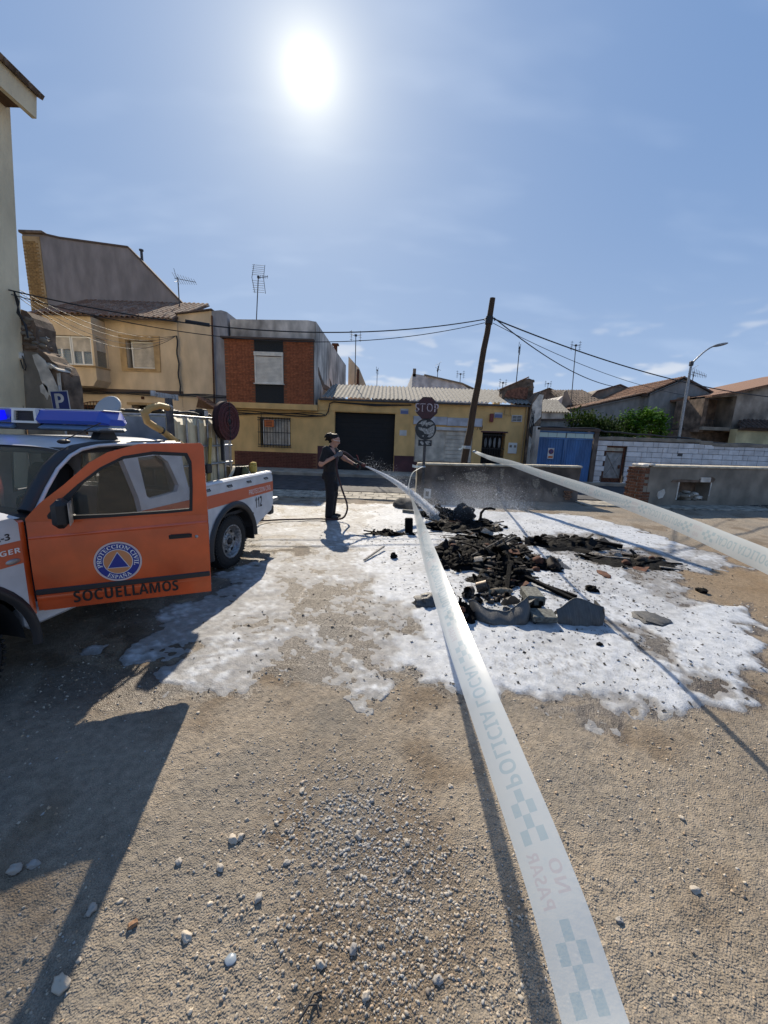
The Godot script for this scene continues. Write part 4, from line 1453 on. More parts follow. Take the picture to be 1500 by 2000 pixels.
	part_wall("brown_gable_house", "distant brown brick gable between the ruined stub and the tile roof", [11.0, 0, 14.5, 0, 14.5, 5.1, 13.9, 5.33, 12.7, 5.78, 12.0, 5.48, 11.0, 5.1], -36, -32, M.adobe)
	var gh := thing("grey_gable_house", "large windowless grey gable house with an orange tiled roof behind the shrubs", "house")
	part(gh, "gable_wall", plate([14.3, 0, 17.9, 0, 17.85, 2.0, 17.65, 4.5, 15.95, 5.24, 14.25, 4.44], -34.0, -22.0), M.grey_block)
	part(gh, "wing_wall", plate([10.6, 0, 14.3, 0, 14.3, 4.35, 13.95, 4.33, 10.85, 3.58, 10.6, 3.4], -33.5, -22.5), M.grey_block)
	receding_tiles(gh, [Vector3(14.05, 4.40, -34.0), Vector3(14.05, 4.40, -21.9), Vector3(15.98, 5.33, -21.9), Vector3(15.98, 5.33, -34.0)], Color(0.42, 0.20, 0.10))
	receding_tiles(gh, [Vector3(10.5, 3.50, -33.5), Vector3(10.5, 3.50, -22.4), Vector3(14.2, 4.45, -22.4), Vector3(14.2, 4.45, -33.5)], Color(0.42, 0.22, 0.12))
	part(gh, "roof", plate([15.95, 5.26, 17.72, 4.5, 17.78, 4.56, 15.98, 5.34], -34.0, -21.9), M.roof_dark)
	var rh := thing("right_house", "weathered concrete house with a deep dark recess at the right edge", "house")
	part(rh, "wall", plate([16.84, 2.6, 24, 2.6, 24, 6.0, 18.2, 4.62, 16.5, 4.24, 15.55, 4.1, 15.55, 4.02, 16.84, 4.14], -26.0, -19.5), mt("weathered", L(0.50, 0.43, 0.35), 0.93, T.stain2, Vector3(0.3, 0.2, 0.3), T.grain, 0.4))
	part(rh, "recess_back", bx(15.4, 16.84, 2.6, 4.2, -21.5, -20.6), M.adobe)
	part(rh, "recess_side", bx(15.4, 15.6, 2.4, 4.1, -20.6, -19.6), M.adobe)
	part(rh, "door_frame", bx(15.75, 16.15, 2.7, 3.85, -20.6, -20.5), M.beige_trim)
	part(rh, "balcony_slab", bx(15.4, 17.0, 2.50, 2.66, -20.6, -19.45), M.cement)
	var rl := B.new()
	for k in 6:
		rl.tube([Vector3(15.62 + k * 0.08, 2.66, -19.5), Vector3(15.62 + k * 0.08, 2.98, -19.5)], 0.01, 5)
	rl.tube([Vector3(15.58, 2.98, -19.5), Vector3(16.05, 2.98, -19.5)], 0.014, 5)
	part(rh, "railing", rl, M.black_metal)
	part(rh, "ground_floor", bx(15.0, 19.5, 0, 2.5, -21.5, -20.2), M.adobe)
	part(rh, "eave", plate([15.4, 4.12, 16.5, 4.32, 18.2, 4.76, 24, 6.2, 24, 6.05, 18.2, 4.64, 16.5, 4.22, 15.4, 4.02], -26.2, -19.2), M.clay_0)
	var yh := thing("yellow_annexe", "low pale yellow annexe with a brown tiled lean-to roof at the right edge", "house")
	part(yh, "wall", bx(16.75, 24, 0, 2.58, -19.4, -19.0), mt("pale_yellow", L(0.78, 0.66, 0.36), 0.88, T.stain, Vector3.ONE * 0.3))
	receding_tiles(yh, [Vector3(16.7, 2.62, -18.85), Vector3(24, 2.62, -18.85), Vector3(24, 3.6, -20.5), Vector3(18.2, 3.6, -20.5)], Color(0.17, 0.11, 0.08))
	var wg := thing("white_gable_house", "pale plastered house with a stepped gable behind the corrugated roof", "house")
	part(wg, "wall", plate([1.57, 0, 7.2, 0, 6.7, 4.55, 5.9, 4.85, 5.3, 5.02, 4.9, 5.24, 2.36, 5.70, 1.57, 5.80], -33, -27), M.white_plain)
	part(wg, "chimney", bx(1.60, 1.80, 5.6, 6.12, -27.2, -27.0), M.cement)
	part(wg, "coping", plate([2.36, 5.70, 4.9, 5.24, 5.9, 4.85, 6.7, 4.55, 6.7, 4.62, 5.9, 4.93, 4.9, 5.32, 2.36, 5.78], -33, -26.9), M.cement)
	var bh := thing("beige_back_house", "beige rear wing rising behind the corrugated roof beside the white side wall", "house")
	part(bh, "wall", plate([-3.0, 0, 0.2, 0, -1.7, 5.4, -2.2, 6.5, -3.0, 7.3], -34.5, -30.0), M.beige_paint)
	part(bh, "downpipe", bx(-2.35, -2.2, 4.5, 6.4, -30.0, -29.9), M.rust)
	part_wall("far_rooftop", "thin pale roof edge just above the corrugated roof", [-1.2, 0, 1.6, 0, 1.6, 4.9, -1.2, 5.0], -32, -30, M.cement)
	# church spire far off
	var sp := thing("church_spire", "tiny ochre church spire far behind the corrugated roof", "church tower", Vector3(32.4, 0, -120))
	part(sp, "tower", bx(-0.9, 0.9, 0, 14.6, -0.9, 0.9), M.yellow_paint)
	var cn := B.new()
	cn.lathe([Vector2(0.75, 14.6), Vector2(0.5, 15.2), Vector2(0.16, 15.6), Vector2(0.02, 16.7)], 8)
	part(sp, "spire", cn, M.yellow_paint)
	for k in 2:
		part(sp, "pinnacle", bx(-0.85 + k * 1.5, -0.65 + k * 1.5, 14.6, 15.2, 0.6, 0.8), M.yellow_paint)
	shrubs()

func barb(a: Vector3, b: Vector3, w: float, t: float) -> B:
	var o := B.new()
	o.bar(a, b, w, t, Vector3.BACK)
	return o

func part_wall(called: String, label: String, poly: Array, z0: float, z1: float, m: Material) -> void:
	var o := thing(called, label, "wall" if called.contains("wall") else "house")
	part(o, "wall", plate(poly, z0, z1), m)
	var edge := B.new()
	for k in range(4, poly.size() - 2, 2):
		edge.bar(Vector3(poly[k], poly[k + 1] + 0.03, z1), Vector3(poly[k + 2], poly[k + 3] + 0.03, z1), 0.08, 0.16, Vector3.BACK)
	part(o, "coping", edge, M.roof_dark)

func shrubs() -> void:
	mt("bark", L(0.10, 0.07, 0.045), 0.95)
	var lf := B.new()
	lf.surf(2, 3, func(u: float, v: float): return Vector3((u - 0.5) * sin(PI * (0.08 + 0.88 * v)), 0.12 * (absf(u - 0.5)) + 0.1 * v * v, v))
	var lm := lf.mesh()
	var d = [["laurel_bush", "dark green rounded bush behind the white block wall", 8.55, 0.85, 2.15, 0.85, Color(0.045, 0.075, 0.022), 0.11, 2300], ["laurel_bush", "dark green bush between the rounded bush and the bright green tree", 9.75, 0.80, 2.10, 0.80, Color(0.035, 0.062, 0.022), 0.11, 2100], ["leafy_tree", "bright green feathery tree top rising above the white block wall", 11.2, 1.05, 2.30, 0.95, Color(0.075, 0.16, 0.030), 0.16, 3000]]
	var first := true
	for q in d:
		var t := thing(q[0], q[1], "tree" if q[0] == "leafy_tree" else "bush", Vector3(q[2], 0, -17.2))
		var tr := B.new()
		for k in 5:
			var e := Vector3(R.randf_range(-0.6, 0.6), q[4] + R.randf_range(0, 0.5), R.randf_range(-0.4, 0.4))
			tr.tube([Vector3(R.randf_range(-0.05, 0.05), 0, 0), Vector3(e.x * 0.3, q[4] * 0.5, e.z * 0.3), e], [0.06, 0.04, 0.012], 6)
		part(t, "trunk", tr, M.bark)
		var xf := []
		var cs := []
		var tufts := []
		for k in 26:
			var a := R.randf() * TAU
			var b := acos(R.randf_range(-0.35, 1.0))
			var s := R.randf_range(0.55, 1.0)
			tufts.append(Vector3(sin(b) * cos(a) * q[3], cos(b) * q[5], sin(b) * sin(a) * 0.7) * s)
		var mat: StandardMaterial3D = vcol(mt("leaf_" + str(q[2]), Color.WHITE, 0.9))
		mat.metallic_specular = 0.2
		mat.backlight_enabled = true
		mat.backlight = Color(0.7, 0.75, 0.35)
		for k in q[8]:
			var c: Vector3 = tufts[k % tufts.size()]
			var p := c + Vector3(R.randfn(), R.randfn(), R.randfn()) * 0.15
			var bs := Basis(Vector3(R.randfn(), R.randfn(), R.randfn()).normalized(), R.randf() * TAU)
			if q[0] == "leafy_tree":
				bs = Basis(Vector3.UP, R.randf() * TAU) * Basis(Vector3.RIGHT, R.randf_range(-0.3, 0.9))
			xf.append(Transform3D(bs.scaled(Vector3(0.36, 1.0, 1.0) * q[7] * R.randf_range(0.7, 1.3)), p + Vector3(0, q[4], 0)))
			var c2: Color = q[6] * R.randf_range(0.6, 1.4)
			c2.a = 1.0
			cs.append(c2)
		copies(t, "crown", lm, mat, xf, cs)

# ---------------------------------------------------------------- low walls, poles, cables, aerials
func walls() -> void:
	# the low wall behind the fire
	var w := thing("low_wall", "long low plastered wall blackened by soot, behind the wooden pole and stop sign", "wall", Vector3(0.90, 0, -10.75), -0.05)
	w.rotation.y = atan2(-0.22, 4.6) * -1.0
	var body := B.new()
	body.surf(60, 14, func(u: float, v: float):
		var x := u * 4.62
		return Vector3(x, v * lerpf(0.94, 1.0, u), 0.018 * gn.lump.get_noise_2d(x * 0.5, v * 0.7) + 0.03 * smoothstep(0.25, 0.0, v)))
	part(w, "plaster", body, M.soot_wall)
	part(w, "core", bx(0.0, 4.62, 0, 0.93, -0.24, -0.035), M.cement)
	var endf := B.new()
	endf.surf(5, 14, func(u: float, v: float): return Vector3(-0.012 - 0.03 * absf(gn.lump.get_noise_2d(u * 0.6, v * 1.4)), v * 0.94, -0.27 * (1.0 - u)))
	part(w, "end_face", endf, M.coping)
	for k in 5:
		var x0 := k * 0.93
		var cp := B.new()
		cp.box(Vector3(x0 + 0.46, lerpf(0.965, 1.025, x0 / 4.6) + R.randf_range(-0.006, 0.006), -0.115), Vector3(0.92, 0.055, 0.32), Basis(Vector3.BACK, 0.013), 0.012)
		part(w, "coping", cp, M.coping)
	var pm := mt("bare_plaster", L(0.44, 0.36, 0.27), 0.95, T.blotch, Vector3.ONE * 2.0, T.grain, 0.5)
	for q in [[1.3, 0.75, 1.7, 0.82, 2.0, 0.72, 1.95, 0.55, 1.6, 0.48, 1.35, 0.6], [3.25, 0.62, 3.42, 0.66, 3.48, 0.5, 3.38, 0.36, 3.28, 0.45], [3.85, 0.38, 4.0, 0.42, 4.02, 0.2, 3.92, 0.14, 3.86, 0.26], [0.55, 0.62, 0.72, 0.64, 0.75, 0.55, 0.6, 0.53], [2.3, 0.9, 2.42, 0.9, 2.4, 0.62, 2.33, 0.58]]:
		part(w, "bare_patch", plate(q, 0.012, 0.030), pm)
	for k in 4:
		var b := B.new()
		b.box(Vector3(4.32, 0.10 + k * 0.07, 0.01), Vector3(0.24 if k % 2 else 0.15, 0.055, 0.08), Basis(), 0.006)
		part(w, "brick", b, M.clay_0)
	# the low wall on the right with its brick end and the hollow full of rubble
	var a := thing("low_wall", "low cement wall on the right with a bare brick end and a broken hollow", "wall", Vector3(7.02, 0, -10.62), atan2(0.208, 0.978))
	part(a, "body", wall_with_holes(0.24, 6.0, -0.05, 1.10, -0.50, 0.0, [[1.28, 2.38, 0.16, 0.70]]), M.cement)
	part(a, "hollow_back", bx(1.2, 2.45, 0.05, 0.75, -0.52, -0.42), M.adobe)
	part(a, "coping", bx(0.30, 6.0, 1.10, 1.155, -0.53, 0.035, 0.01), M.coping)
	part(a, "broken_lintel", plate([1.0, 0.70, 2.45, 0.70, 2.5, 0.80, 2.38, 0.86, 2.0, 0.84, 1.95, 0.76, 1.3, 0.78, 1.05, 0.76], -0.05, 0.022), M.adobe)
	part(a, "lintel_block", bx(1.98, 2.33, 0.70, 0.84, -0.1, 0.035, 0.01), M.lime)
	part(a, "hollow_edge", bx(1.25, 1.285, 0.2, 0.70, -0.02, 0.014), M.lime)
	part(a, "hollow_edge", bx(2.38, 2.41, 0.3, 0.70, -0.02, 0.012), M.lime)
	part(a, "bare_patch", plate([0.62, 0.42, 0.80, 0.50, 0.86, 0.40, 0.80, 0.26, 0.66, 0.22, 0.60, 0.32], -0.01, 0.014), M.lime)
	for k in 24:
		var st := B.new()
		st.blob(Vector3(1.36 + R.randf() * 0.94, 0.10 + R.randf() * 0.26, -0.12 - R.randf() * 0.3), Vector3(0.13, 0.055, 0.10) * R.randf_range(0.7, 1.3), 0.5, 0.13, 90 + k, 8, 6, Basis(Vector3.UP, R.randf() * 3.0))
		part(a, "rubble_stone", st, M.lime if k % 3 == 0 else M.cement)
	var tones := []
	for k in 4:
		tones.append(mt("brick_tone_%d" % k, L(0.40 - 0.05 * k, 0.165 - 0.022 * k, 0.085 - 0.012 * k), 0.92, T.blotch, Vector3.ONE * 3.0, T.grain, 0.3))
	part(a, "mortar_core", bx(0.012, 0.24, 0, 1.08, -0.49, -0.012), M.cement)
	var head := B.new()
	head.box(Vector3.ZERO, Vector3(0.115, 0.072, 0.115), Basis(), 0.006)
	var stretch := B.new()
	stretch.box(Vector3.ZERO, Vector3(0.235, 0.072, 0.115), Basis(), 0.006)
	var hm := head.mesh()
	var sm := stretch.mesh()
	for j in 13:
		var y := 0.042 + j * 0.083
		for k in 4:
			var o := part(a, "brick", hm, tones[R.randi() % 4])
			o.position = Vector3(0.058 + R.randf_range(-0.006, 0.004), y, -0.058 - k * 0.125 - (0.03 if j % 2 and k else 0.0))
		if j in [0, 1, 2, 3, 4, 7, 9, 11, 12]:
			var o := part(a, "brick", sm if j < 5 else hm, tones[2 + R.randi() % 2])
			o.position = Vector3(0.235 if j < 5 else 0.18, y, -0.052)
	var topb := B.new()
	topb.box(Vector3(0.10, 1.135, -0.2), Vector3(0.2, 0.08, 0.4), Basis(Vector3.BACK, 0.05), 0.02)
	topb.box(Vector3(0.30, 1.16, -0.2), Vector3(0.18, 0.05, 0.42), Basis(), 0.015)
	part(a, "broken_top", topb, M.lime)
	var gs := []
	var gc := []
	for k in 160:
		var x := R.randf_range(0.9, 5.0)
		gs.append(Transform3D(Basis(Vector3.UP, R.randf() * 6.0).scaled(Vector3.ONE * R.randf_range(0.015, 0.05)), Vector3(x, 0.015, 0.06 + absf(R.randfn()) * 0.25)))
		gc.append(Color(0.2, 0.17, 0.13) * R.randf_range(0.6, 1.4))
	var rb := B.new()
	rb.blob(Vector3.ZERO, Vector3(1, 0.6, 0.8), 0.5, 0.13, 3, 7, 5)
	copies(a, "rubble", rb.mesh(), M.pebble, gs, gc)

func aerial(label: String, p: Vector3, h: float, kind: int, turn: float, lean := 0.0) -> void:
	var o := thing("tv_aerial", label, "aerial", p, turn, "television aerials on the rooftops")
	var m := B.new()
	var top := Vector3(lean, h, 0)
	m.tube([Vector3.ZERO, top], 0.022, 6)
	part(o, "mast", m, M.dark_steel)
	var a := B.new()
	if kind == 0:  # grid reflector with a short boom
		for s in [-1.0, 1.0]:
			for k in 6:
				var y: float = top.y - 0.05 + s * (0.12 + k * 0.085)
				a.tube([Vector3(top.x - 0.30, y, -0.12 - 0.02 * k), Vector3(top.x + 0.20, y, -0.12 - 0.02 * k)], 0.008, 4)
			a.tube([Vector3(top.x - 0.30, top.y - 0.05, -0.10), Vector3(top.x - 0.22, top.y - 0.05 + s * 0.58, -0.24)], 0.012, 4)
			a.tube([Vector3(top.x + 0.20, top.y - 0.05, -0.10), Vector3(top.x + 0.24, top.y - 0.05 + s * 0.58, -0.24)], 0.012, 4)
		a.tube([Vector3(top.x - 0.05, top.y - 0.05, -0.1), Vector3(top.x + 0.45, top.y - 0.10, 0.25)], 0.015, 5)
		for k in 5:
			var q := Vector3(top.x, top.y - 0.06, 0).lerp(Vector3(top.x + 0.42, top.y - 0.10, 0.22), k / 4.0)
			a.tube([q + Vector3(0, -0.07, 0), q + Vector3(0, 0.07, 0)], 0.008, 4)
		a.box(top + Vector3(0, -0.06, 0), Vector3(0.10, 0.10, 0.08), Basis(), 0.01)
	elif kind == 1:  # a long boom with cross rods
		a.tube([top + Vector3(-0.15, -0.05, 0), top + Vector3(0.85, -0.22, 0.1)], 0.013, 5)
		for k in 9:
			var q := (top + Vector3(-0.1, -0.055, 0)).lerp(top + Vector3(0.82, -0.21, 0.1), k / 8.0)
			var l := lerpf(0.22, 0.10, k / 8.0)
			a.tube([q + Vector3(-l * 0.5, l, 0.3 * l), q + Vector3(l * 0.5, -l, -0.3 * l)], 0.008, 4)
		for s in [-1.0, 1.0]:
			a.tube([top + Vector3(-0.15, -0.05 + 0.05 * s, -0.2), top + Vector3(-0.05, 0.28 * s, 0.2)], 0.009, 4)
	else:  # small cluster of two bays
		for s in [-1.0, 1.0]:
			a.tube([top + Vector3(s * 0.22, -0.28, 0), top + Vector3(s * 0.22, 0.22, 0)], 0.010, 4)
			for k in 4:
				a.tube([top + Vector3(s * 0.22 - 0.08, -0.2 + k * 0.12, 0), top + Vector3(s * 0.22 + 0.08, -0.2 + k * 0.12, 0)], 0.008, 4)
		a.tube([top + Vector3(-0.24, 0, 0), top + Vector3(0.24, 0, 0)], 0.012, 4)
		a.box(top, Vector3(0.12, 0.10, 0.06), Basis(), 0.01)
	part(o, "elements", a, M.dark_steel)

func poles() -> void:
	aerial("grid aerial on a leaning mast above the orange brick house", Vector3(-6.0, 6.2, -18.5), 2.15, 0, 0.1, 0.16)
	aerial("long boom aerial above the roof of the beige house", Vector3(-9.62, 6.6, -19.0), 1.75, 1, 0.0)
	aerial("double bay aerial beside the white side wall over the garage roof", Vector3(-1.66, 4.2, -20.0), 2.2, 2, 0.2)
	aerial("thin whip aerial with a small dish left of the stop sign", Vector3(-0.86, 4.6, -30.0), 1.8, 2, 1.3)
	aerial("bare mast on the pale stepped gable", Vector3(3.3, 5.3, -27.5), 1.1, 1, 1.55)
	aerial("twin aerial at the low end of the pale stepped gable", Vector3(4.85, 4.9, -27.5), 1.05, 2, 0.0)
	aerial("small aerial right of the wooden pole beside the ruined stub", Vector3(6.78, 3.8, -24.0), 1.2, 2, 0.4)
	aerial("tall aerial mast behind the ruined gable stub", Vector3(6.3, 3.9, -20.0), 2.2, 2, 1.1)
	aerial("tallest mast above the sunken tile roof, right of the ruined stub", Vector3(10.15, 3.2, -22.2), 3.6, 2, 0.0, -0.15)
	aerial("aerial right of the street lamp above the grey gable", Vector3(16.8, 4.7, -22.5), 1.05, 1, 0.3)
	aerial("faint aerial far behind the brown brick gable", Vector3(13.0, 5.4, -33.0), 0.9, 2, 0.0)
	var up := thing("wooden_pole", "leaning dark wooden utility pole standing behind the low sooty wall", "utility pole", Vector3(2.52, 0, -12.95))
	var b := B.new()
	var pts := []
	var rad := []
	for k in 13:
		var t := k / 12.0
		pts.append(Vector3(0.60 * t + 0.012 * sin(k * 2.0), 5.95 * t, 0))
		rad.append(lerpf(0.125, 0.085, t) + R.randf_range(-0.004, 0.004))
	b.tube(pts, rad, 9)
	part(up, "shaft", b, M.wood_pole)
	var bd := B.new()
	bd.tube([Vector3(0.525, 5.2, 0), Vector3(0.545, 5.42, 0)], 0.115, 10)
	part(up, "iron_band", bd, M.cable)
	for s in [-1.0, 1.0]:
		var hk := B.new()
		hk.tube([Vector3(0.54, 5.38, 0), Vector3(0.54 + s * 0.14, 5.36, 0.02), Vector3(0.54 + s * 0.16, 5.30, 0.02)], 0.016, 6)
		part(up, "hook", hk, M.dark_steel)
	# stop sign post
	var sp := thing("stop_sign", "red octagonal stop sign over a worn round sign on one grey post", "road sign", Vector3(1.03, 0, -10.50))
	var pst := B.new()
	pst.box(Vector3(0.0, 1.2, -0.03), Vector3(0.075, 2.4, 0.04), Basis(), 0.008)
	part(sp, "post", pst, M.dark_steel)
	var oc := func(r: float, y: float, z0: float, z1: float):
		var q := PackedVector2Array()
		for k in 8:
			q.append(Vector2(cos(TAU * (k + 0.5) / 8.0) * r, y + sin(TAU * (k + 0.5) / 8.0) * r))
		var o := B.new()
		o.prism(q, z0, z1)
		return o
	part(sp, "octagon_rim", oc.call(0.305, 2.44, 0.0, 0.012), mt("sign_dark_red", L(0.040, 0.008, 0.012), 0.5, T.blotch, Vector3.ONE * 4.0))
	part(sp, "octagon", oc.call(0.285, 2.44, 0.012, 0.016), mt("sign_red", L(0.075, 0.010, 0.018), 0.45, T.blotch, Vector3.ONE * 4.0))
	var lt := B.new()
	letters(lt, "STOP", on_plane(Vector3(0, 2.345, 0.0175), Vector3.RIGHT, Vector3.UP, 0.205, 0.92), "Droid Sans", true)
	part(sp, "lettering", lt, mt("sign_pale", L(0.42, 0.36, 0.38), 0.5))
	var li := B.new()
	letters(li, "STOP", on_plane(Vector3(0, 2.356, 0.0185), Vector3.RIGHT, Vector3.UP, 0.182, 0.98), "Droid Sans", false)
	part(sp, "lettering_core", li, M.sign_red)
	var rd := B.new()
	rd.lathe([Vector2(0, 0), Vector2(0.275, 0), Vector2(0.28, -0.01), Vector2(0.0, -0.012)], 36, Transform3D(Basis(Vector3.RIGHT, PI / 2), Vector3(0, 1.90, 0.012)))
	part(sp, "round_sign", rd, mt("sign_worn", L(0.035, 0.04, 0.045), 0.6, T.blotch, Vector3.ONE * 5.0))
	var rng := RandomNumberGenerator.new()
	rng.seed = 5
	for q in [[-0.20, 0.05, 0.05, 0.01, 0.22, 0.12, 0.23, -0.05, 0.20, -0.15, 0.12, -0.21, 0.05, -0.20, 0.10, -0.14, -0.02, -0.12, -0.06, -0.06, -0.18, -0.02], [-0.20, 0.13, -0.10, 0.21, 0.02, 0.23, 0.00, 0.17, 0.12, 0.20, 0.2, 0.16, 0.12, 0.10, 0.05, 0.12, 0.03, 0.06, -0.04, 0.12, -0.10, 0.07, -0.13, 0.13], [-0.10, -0.18, -0.04, -0.16, -0.05, -0.20]]:
		var w := B.new()
		var moved := []
		for k in range(0, q.size(), 2):
			moved.append(q[k])
			moved.append(q[k + 1] + 1.90)
		w.prism(pg(moved), 0.013, 0.0155)
		part(sp, "peeling_face", w, mt("sign_grey", L(0.50, 0.50, 0.47), 0.6, T.blotch, Vector3.ONE * 3.0))
	part(sp, "small_plate", bx(-0.18, 0.18, 1.46, 1.62, 0.0, 0.01), M.sign_worn)
	for q in [[-0.14, 1.56, -0.09, 1.60, -0.03, 1.53, -0.05, 1.48, -0.09, 1.49], [0.0, 1.58, 0.10, 1.60, 0.15, 1.56, 0.09, 1.54, 0.13, 1.49, 0.04, 1.50]]:
		part(sp, "peeling_face", plate(q, 0.01, 0.012), M.sign_grey)
	# street lamp
	var sl := thing("street_lamp", "tall thin street lamp with a curved arm over the white block wall", "street lamp", Vector3(11.63, 0, -15.75))
	var pl := B.new()
	var pr := []
	for k in 9:
		pr.append(lerpf(0.06, 0.042, k / 8.0))
	var pp := []
	for k in 9:
		pp.append(Vector3(-0.03 * k / 8.0, 1.3 + 3.55 * k / 8.0, 0))
	pl.tube(pp, pr, 9)
	part(sl, "pole", pl, M.galvanised)
	var am := []
	for k in 12:
		var t := k / 11.0
		am.append(Vector3(-0.03 + 0.78 * t, 4.80 + 0.70 * sin(t * PI * 0.42), 0))
	part(sl, "arm", tubed(am, 0.028), M.galvanised)
	part(sl, "collar", bx(-0.09, 0.03, 4.72, 4.90, -0.06, 0.06, 0.02), M.dark_steel)
	var hd := B.new()
	hd.blob(Vector3(0.93, 5.52, 0), Vector3(0.30, 0.055, 0.11), 0.0, 1.0, 1, 16, 8, Basis(Vector3.BACK, 0.24))
	part(sl, "lantern", hd, M.grey_metal)
	part(sl, "wall_bracket", bx(-0.14, 0.08, 1.28, 1.5, -0.03, 0.26, 0.01), M.dark_steel)
	# overhead cables
	var top := Vector3(3.06, 5.36, -12.95)
	var c := thing("overhead_cable", "thick black overhead cable sagging from the cream house to the wooden pole", "cable", Vector3.ZERO, 0.0, "overhead cables")
	part(c, "cable", sagging(Vector3(-8.85, 4.70, -9.7), top + Vector3(-0.14, -0.02, 0), 0.62, 0.016, 30), M.cable)
	part(c, "splice", tubed([Vector3(-5.30, 4.42, -10.72), Vector3(-4.75, 4.385, -10.88)], 0.048), M.cable)
	c = thing("overhead_cable", "thin lower black cable running left from the wooden pole", "cable", Vector3.ZERO, 0.0, "overhead cables")
	part(c, "cable", sagging(Vector3(-8.85, 4.62, -9.75), top + Vector3(-0.14, -0.12, 0), 0.78, 0.011, 30), M.cable)
	c = thing("overhead_cable", "black overhead cable from the wooden pole to the right edge", "cable", Vector3.ZERO, 0.0, "overhead cables")
	part(c, "cable", sagging(top + Vector3(0.14, 0, 0), Vector3(19.0, 4.05, -19.0), 0.45, 0.020, 30), M.cable)
	c = thing("overhead_cable", "thin cable from the wooden pole down to the distant tile roofs", "cable", Vector3.ZERO, 0.0, "overhead cables")
	part(c, "cable", sagging(top + Vector3(0.14, 0.03, 0), Vector3(14.5, 4.95, -24.0), 0.55, 0.017, 26), M.cable)
	c = thing("overhead_cable", "faint thin cable just under the thick right hand cable", "cable", Vector3.ZERO, 0.0, "overhead cables")
	part(c, "cable", sagging(top + Vector3(0.12, -0.12, 0), Vector3(19.5, 4.2, -21.0), 0.75, 0.009, 26), M.cable)
	c = thing("service_cable", "pale and black service cables from the cream house to the beige house corner", "cable", Vector3.ZERO, 0.0, "overhead cables")
	for k in 4:
		part(c, "cable", sagging(Vector3(-8.9, 4.85 - 0.05 * k, -9.8), Vector3(-8.76, 5.42, -16.9), 0.45 + 0.13 * k, 0.008, 20), M.cable if k != 2 else M.cement)
	var dc := []
	for k in 14:
		dc.append(Vector3(-8.78 + 0.03 * sin(k * 1.3), 5.42 - 2.35 * k / 13.0, -16.93))
	part(c, "drop_cable", tubed(dc, 0.03), M.cable)
	c = thing("band_cables", "black cables along the foot of the beige house upper floor", "cables")
	for k in 3:
		var q := []
		for i in 20:
			q.append(Vector3(-13.6 + i * 0.365, 3.12 - 0.04 * k + 0.025 * sin(i * 0.9 + k), -16.94 + 0.015 * k))
		part(c, "cable", tubed(q, 0.020), M.cable)
	c = thing("wall_cables", "tangle of cables looping down the corner of the cream house and ruined wall", "cables")
	part(c, "cable", tubed([Vector3(-9.02, 4.75, -9.95), Vector3(-9.35, 4.86, -9.95), Vector3(-9.42, 4.6, -9.95), Vector3(-9.28, 3.95, -9.95), Vector3(-9.12, 3.55, -9.93), Vector3(-9.10, 3.3, -9.93), Vector3(-9.12, 2.0, -9.93), Vector3(-9.14, 0.4, -9.93)], 0.014), M.cable)
	part(c, "cable", tubed([Vector3(-9.22, 3.38, -9.90), Vector3(-9.19, 3.25, -9.9), Vector3(-9.10, 3.22, -9.9), Vector3(-9.03, 3.32, -9.9), Vector3(-9.02, 3.6, -9.9), Vector3(-9.06, 4.2, -9.9)], 0.02), M.cable)
	part(c, "cable", tubed([Vector3(-8.98, 3.2, -9.9), Vector3(-8.95, 3.0, -9.9), Vector3(-8.90, 2.96, -9.9), Vector3(-8.87, 3.05, -9.9), Vector3(-8.92, 3.3, -9.9)], 0.012), M.cable)
	for k in 3:
		part(c, "cable", tubed([Vector3(-8.86, 4.72, -9.85), Vector3(-8.84 + 0.03 * k, 4.5, -9.85), Vector3(-8.80 - 0.03 * k, 4.25, -9.85), Vector3(-8.72, 4.0, -9.85 - 0.02 * k), Vector3(-8.68, 3.7, -9.85)], 0.016), M.cable)
	part(c, "hook", tubed([Vector3(-9.1, 4.62, -9.95), Vector3(-9.08, 4.45, -9.9), Vector3(-9.05, 4.38, -9.9)], 0.02), M.dark_steel)

# ---------------------------------------------------------------- the rescue pickup: x forward, y up, z from the driver's side to the far side
const TRUCK := Vector3(-1.852, 0, -4.657)
const TRUCK_TURN := -1.7443

func text_width(s: String, font: String, bold: bool) -> float:
	var b := B.new()
	letters(b, s, func(u, v): return Vector3(u, v, 0), font, bold)
	var lo := 1e9
	var hi := -1e9
	for q in b.v:
		lo = minf(lo, q.x)
		hi = maxf(hi, q.x)
	return hi - lo

func fit_text(b: B, s: String, mid: Vector3, x: Vector3, y: Vector3, width: float, h: float, font := "Droid Sans", bold := true) -> void:  # lettering of that width and capital height, mid: middle of the base line
	letters(b, s, on_plane(mid, x, y, h, width / (h * text_width(s, font, bold))), font, bold)

func arch(cx: float, cy: float, r: float, a0: float, a1: float, n: int) -> Array:
	var o := []
	for k in n + 1:
		var a := lerpf(a0, a1, float(k) / n)
		o.append(cx + cos(a) * r)
		o.append(cy + sin(a) * r)
	return o

func lean_xf(z: float) -> Transform3D:  # panels above the belt line lean inwards
	return Transform3D(Basis(Vector3.RIGHT, Vector3(0, 1, 0.16).normalized(), Vector3.BACK), Vector3(0, 0, z))

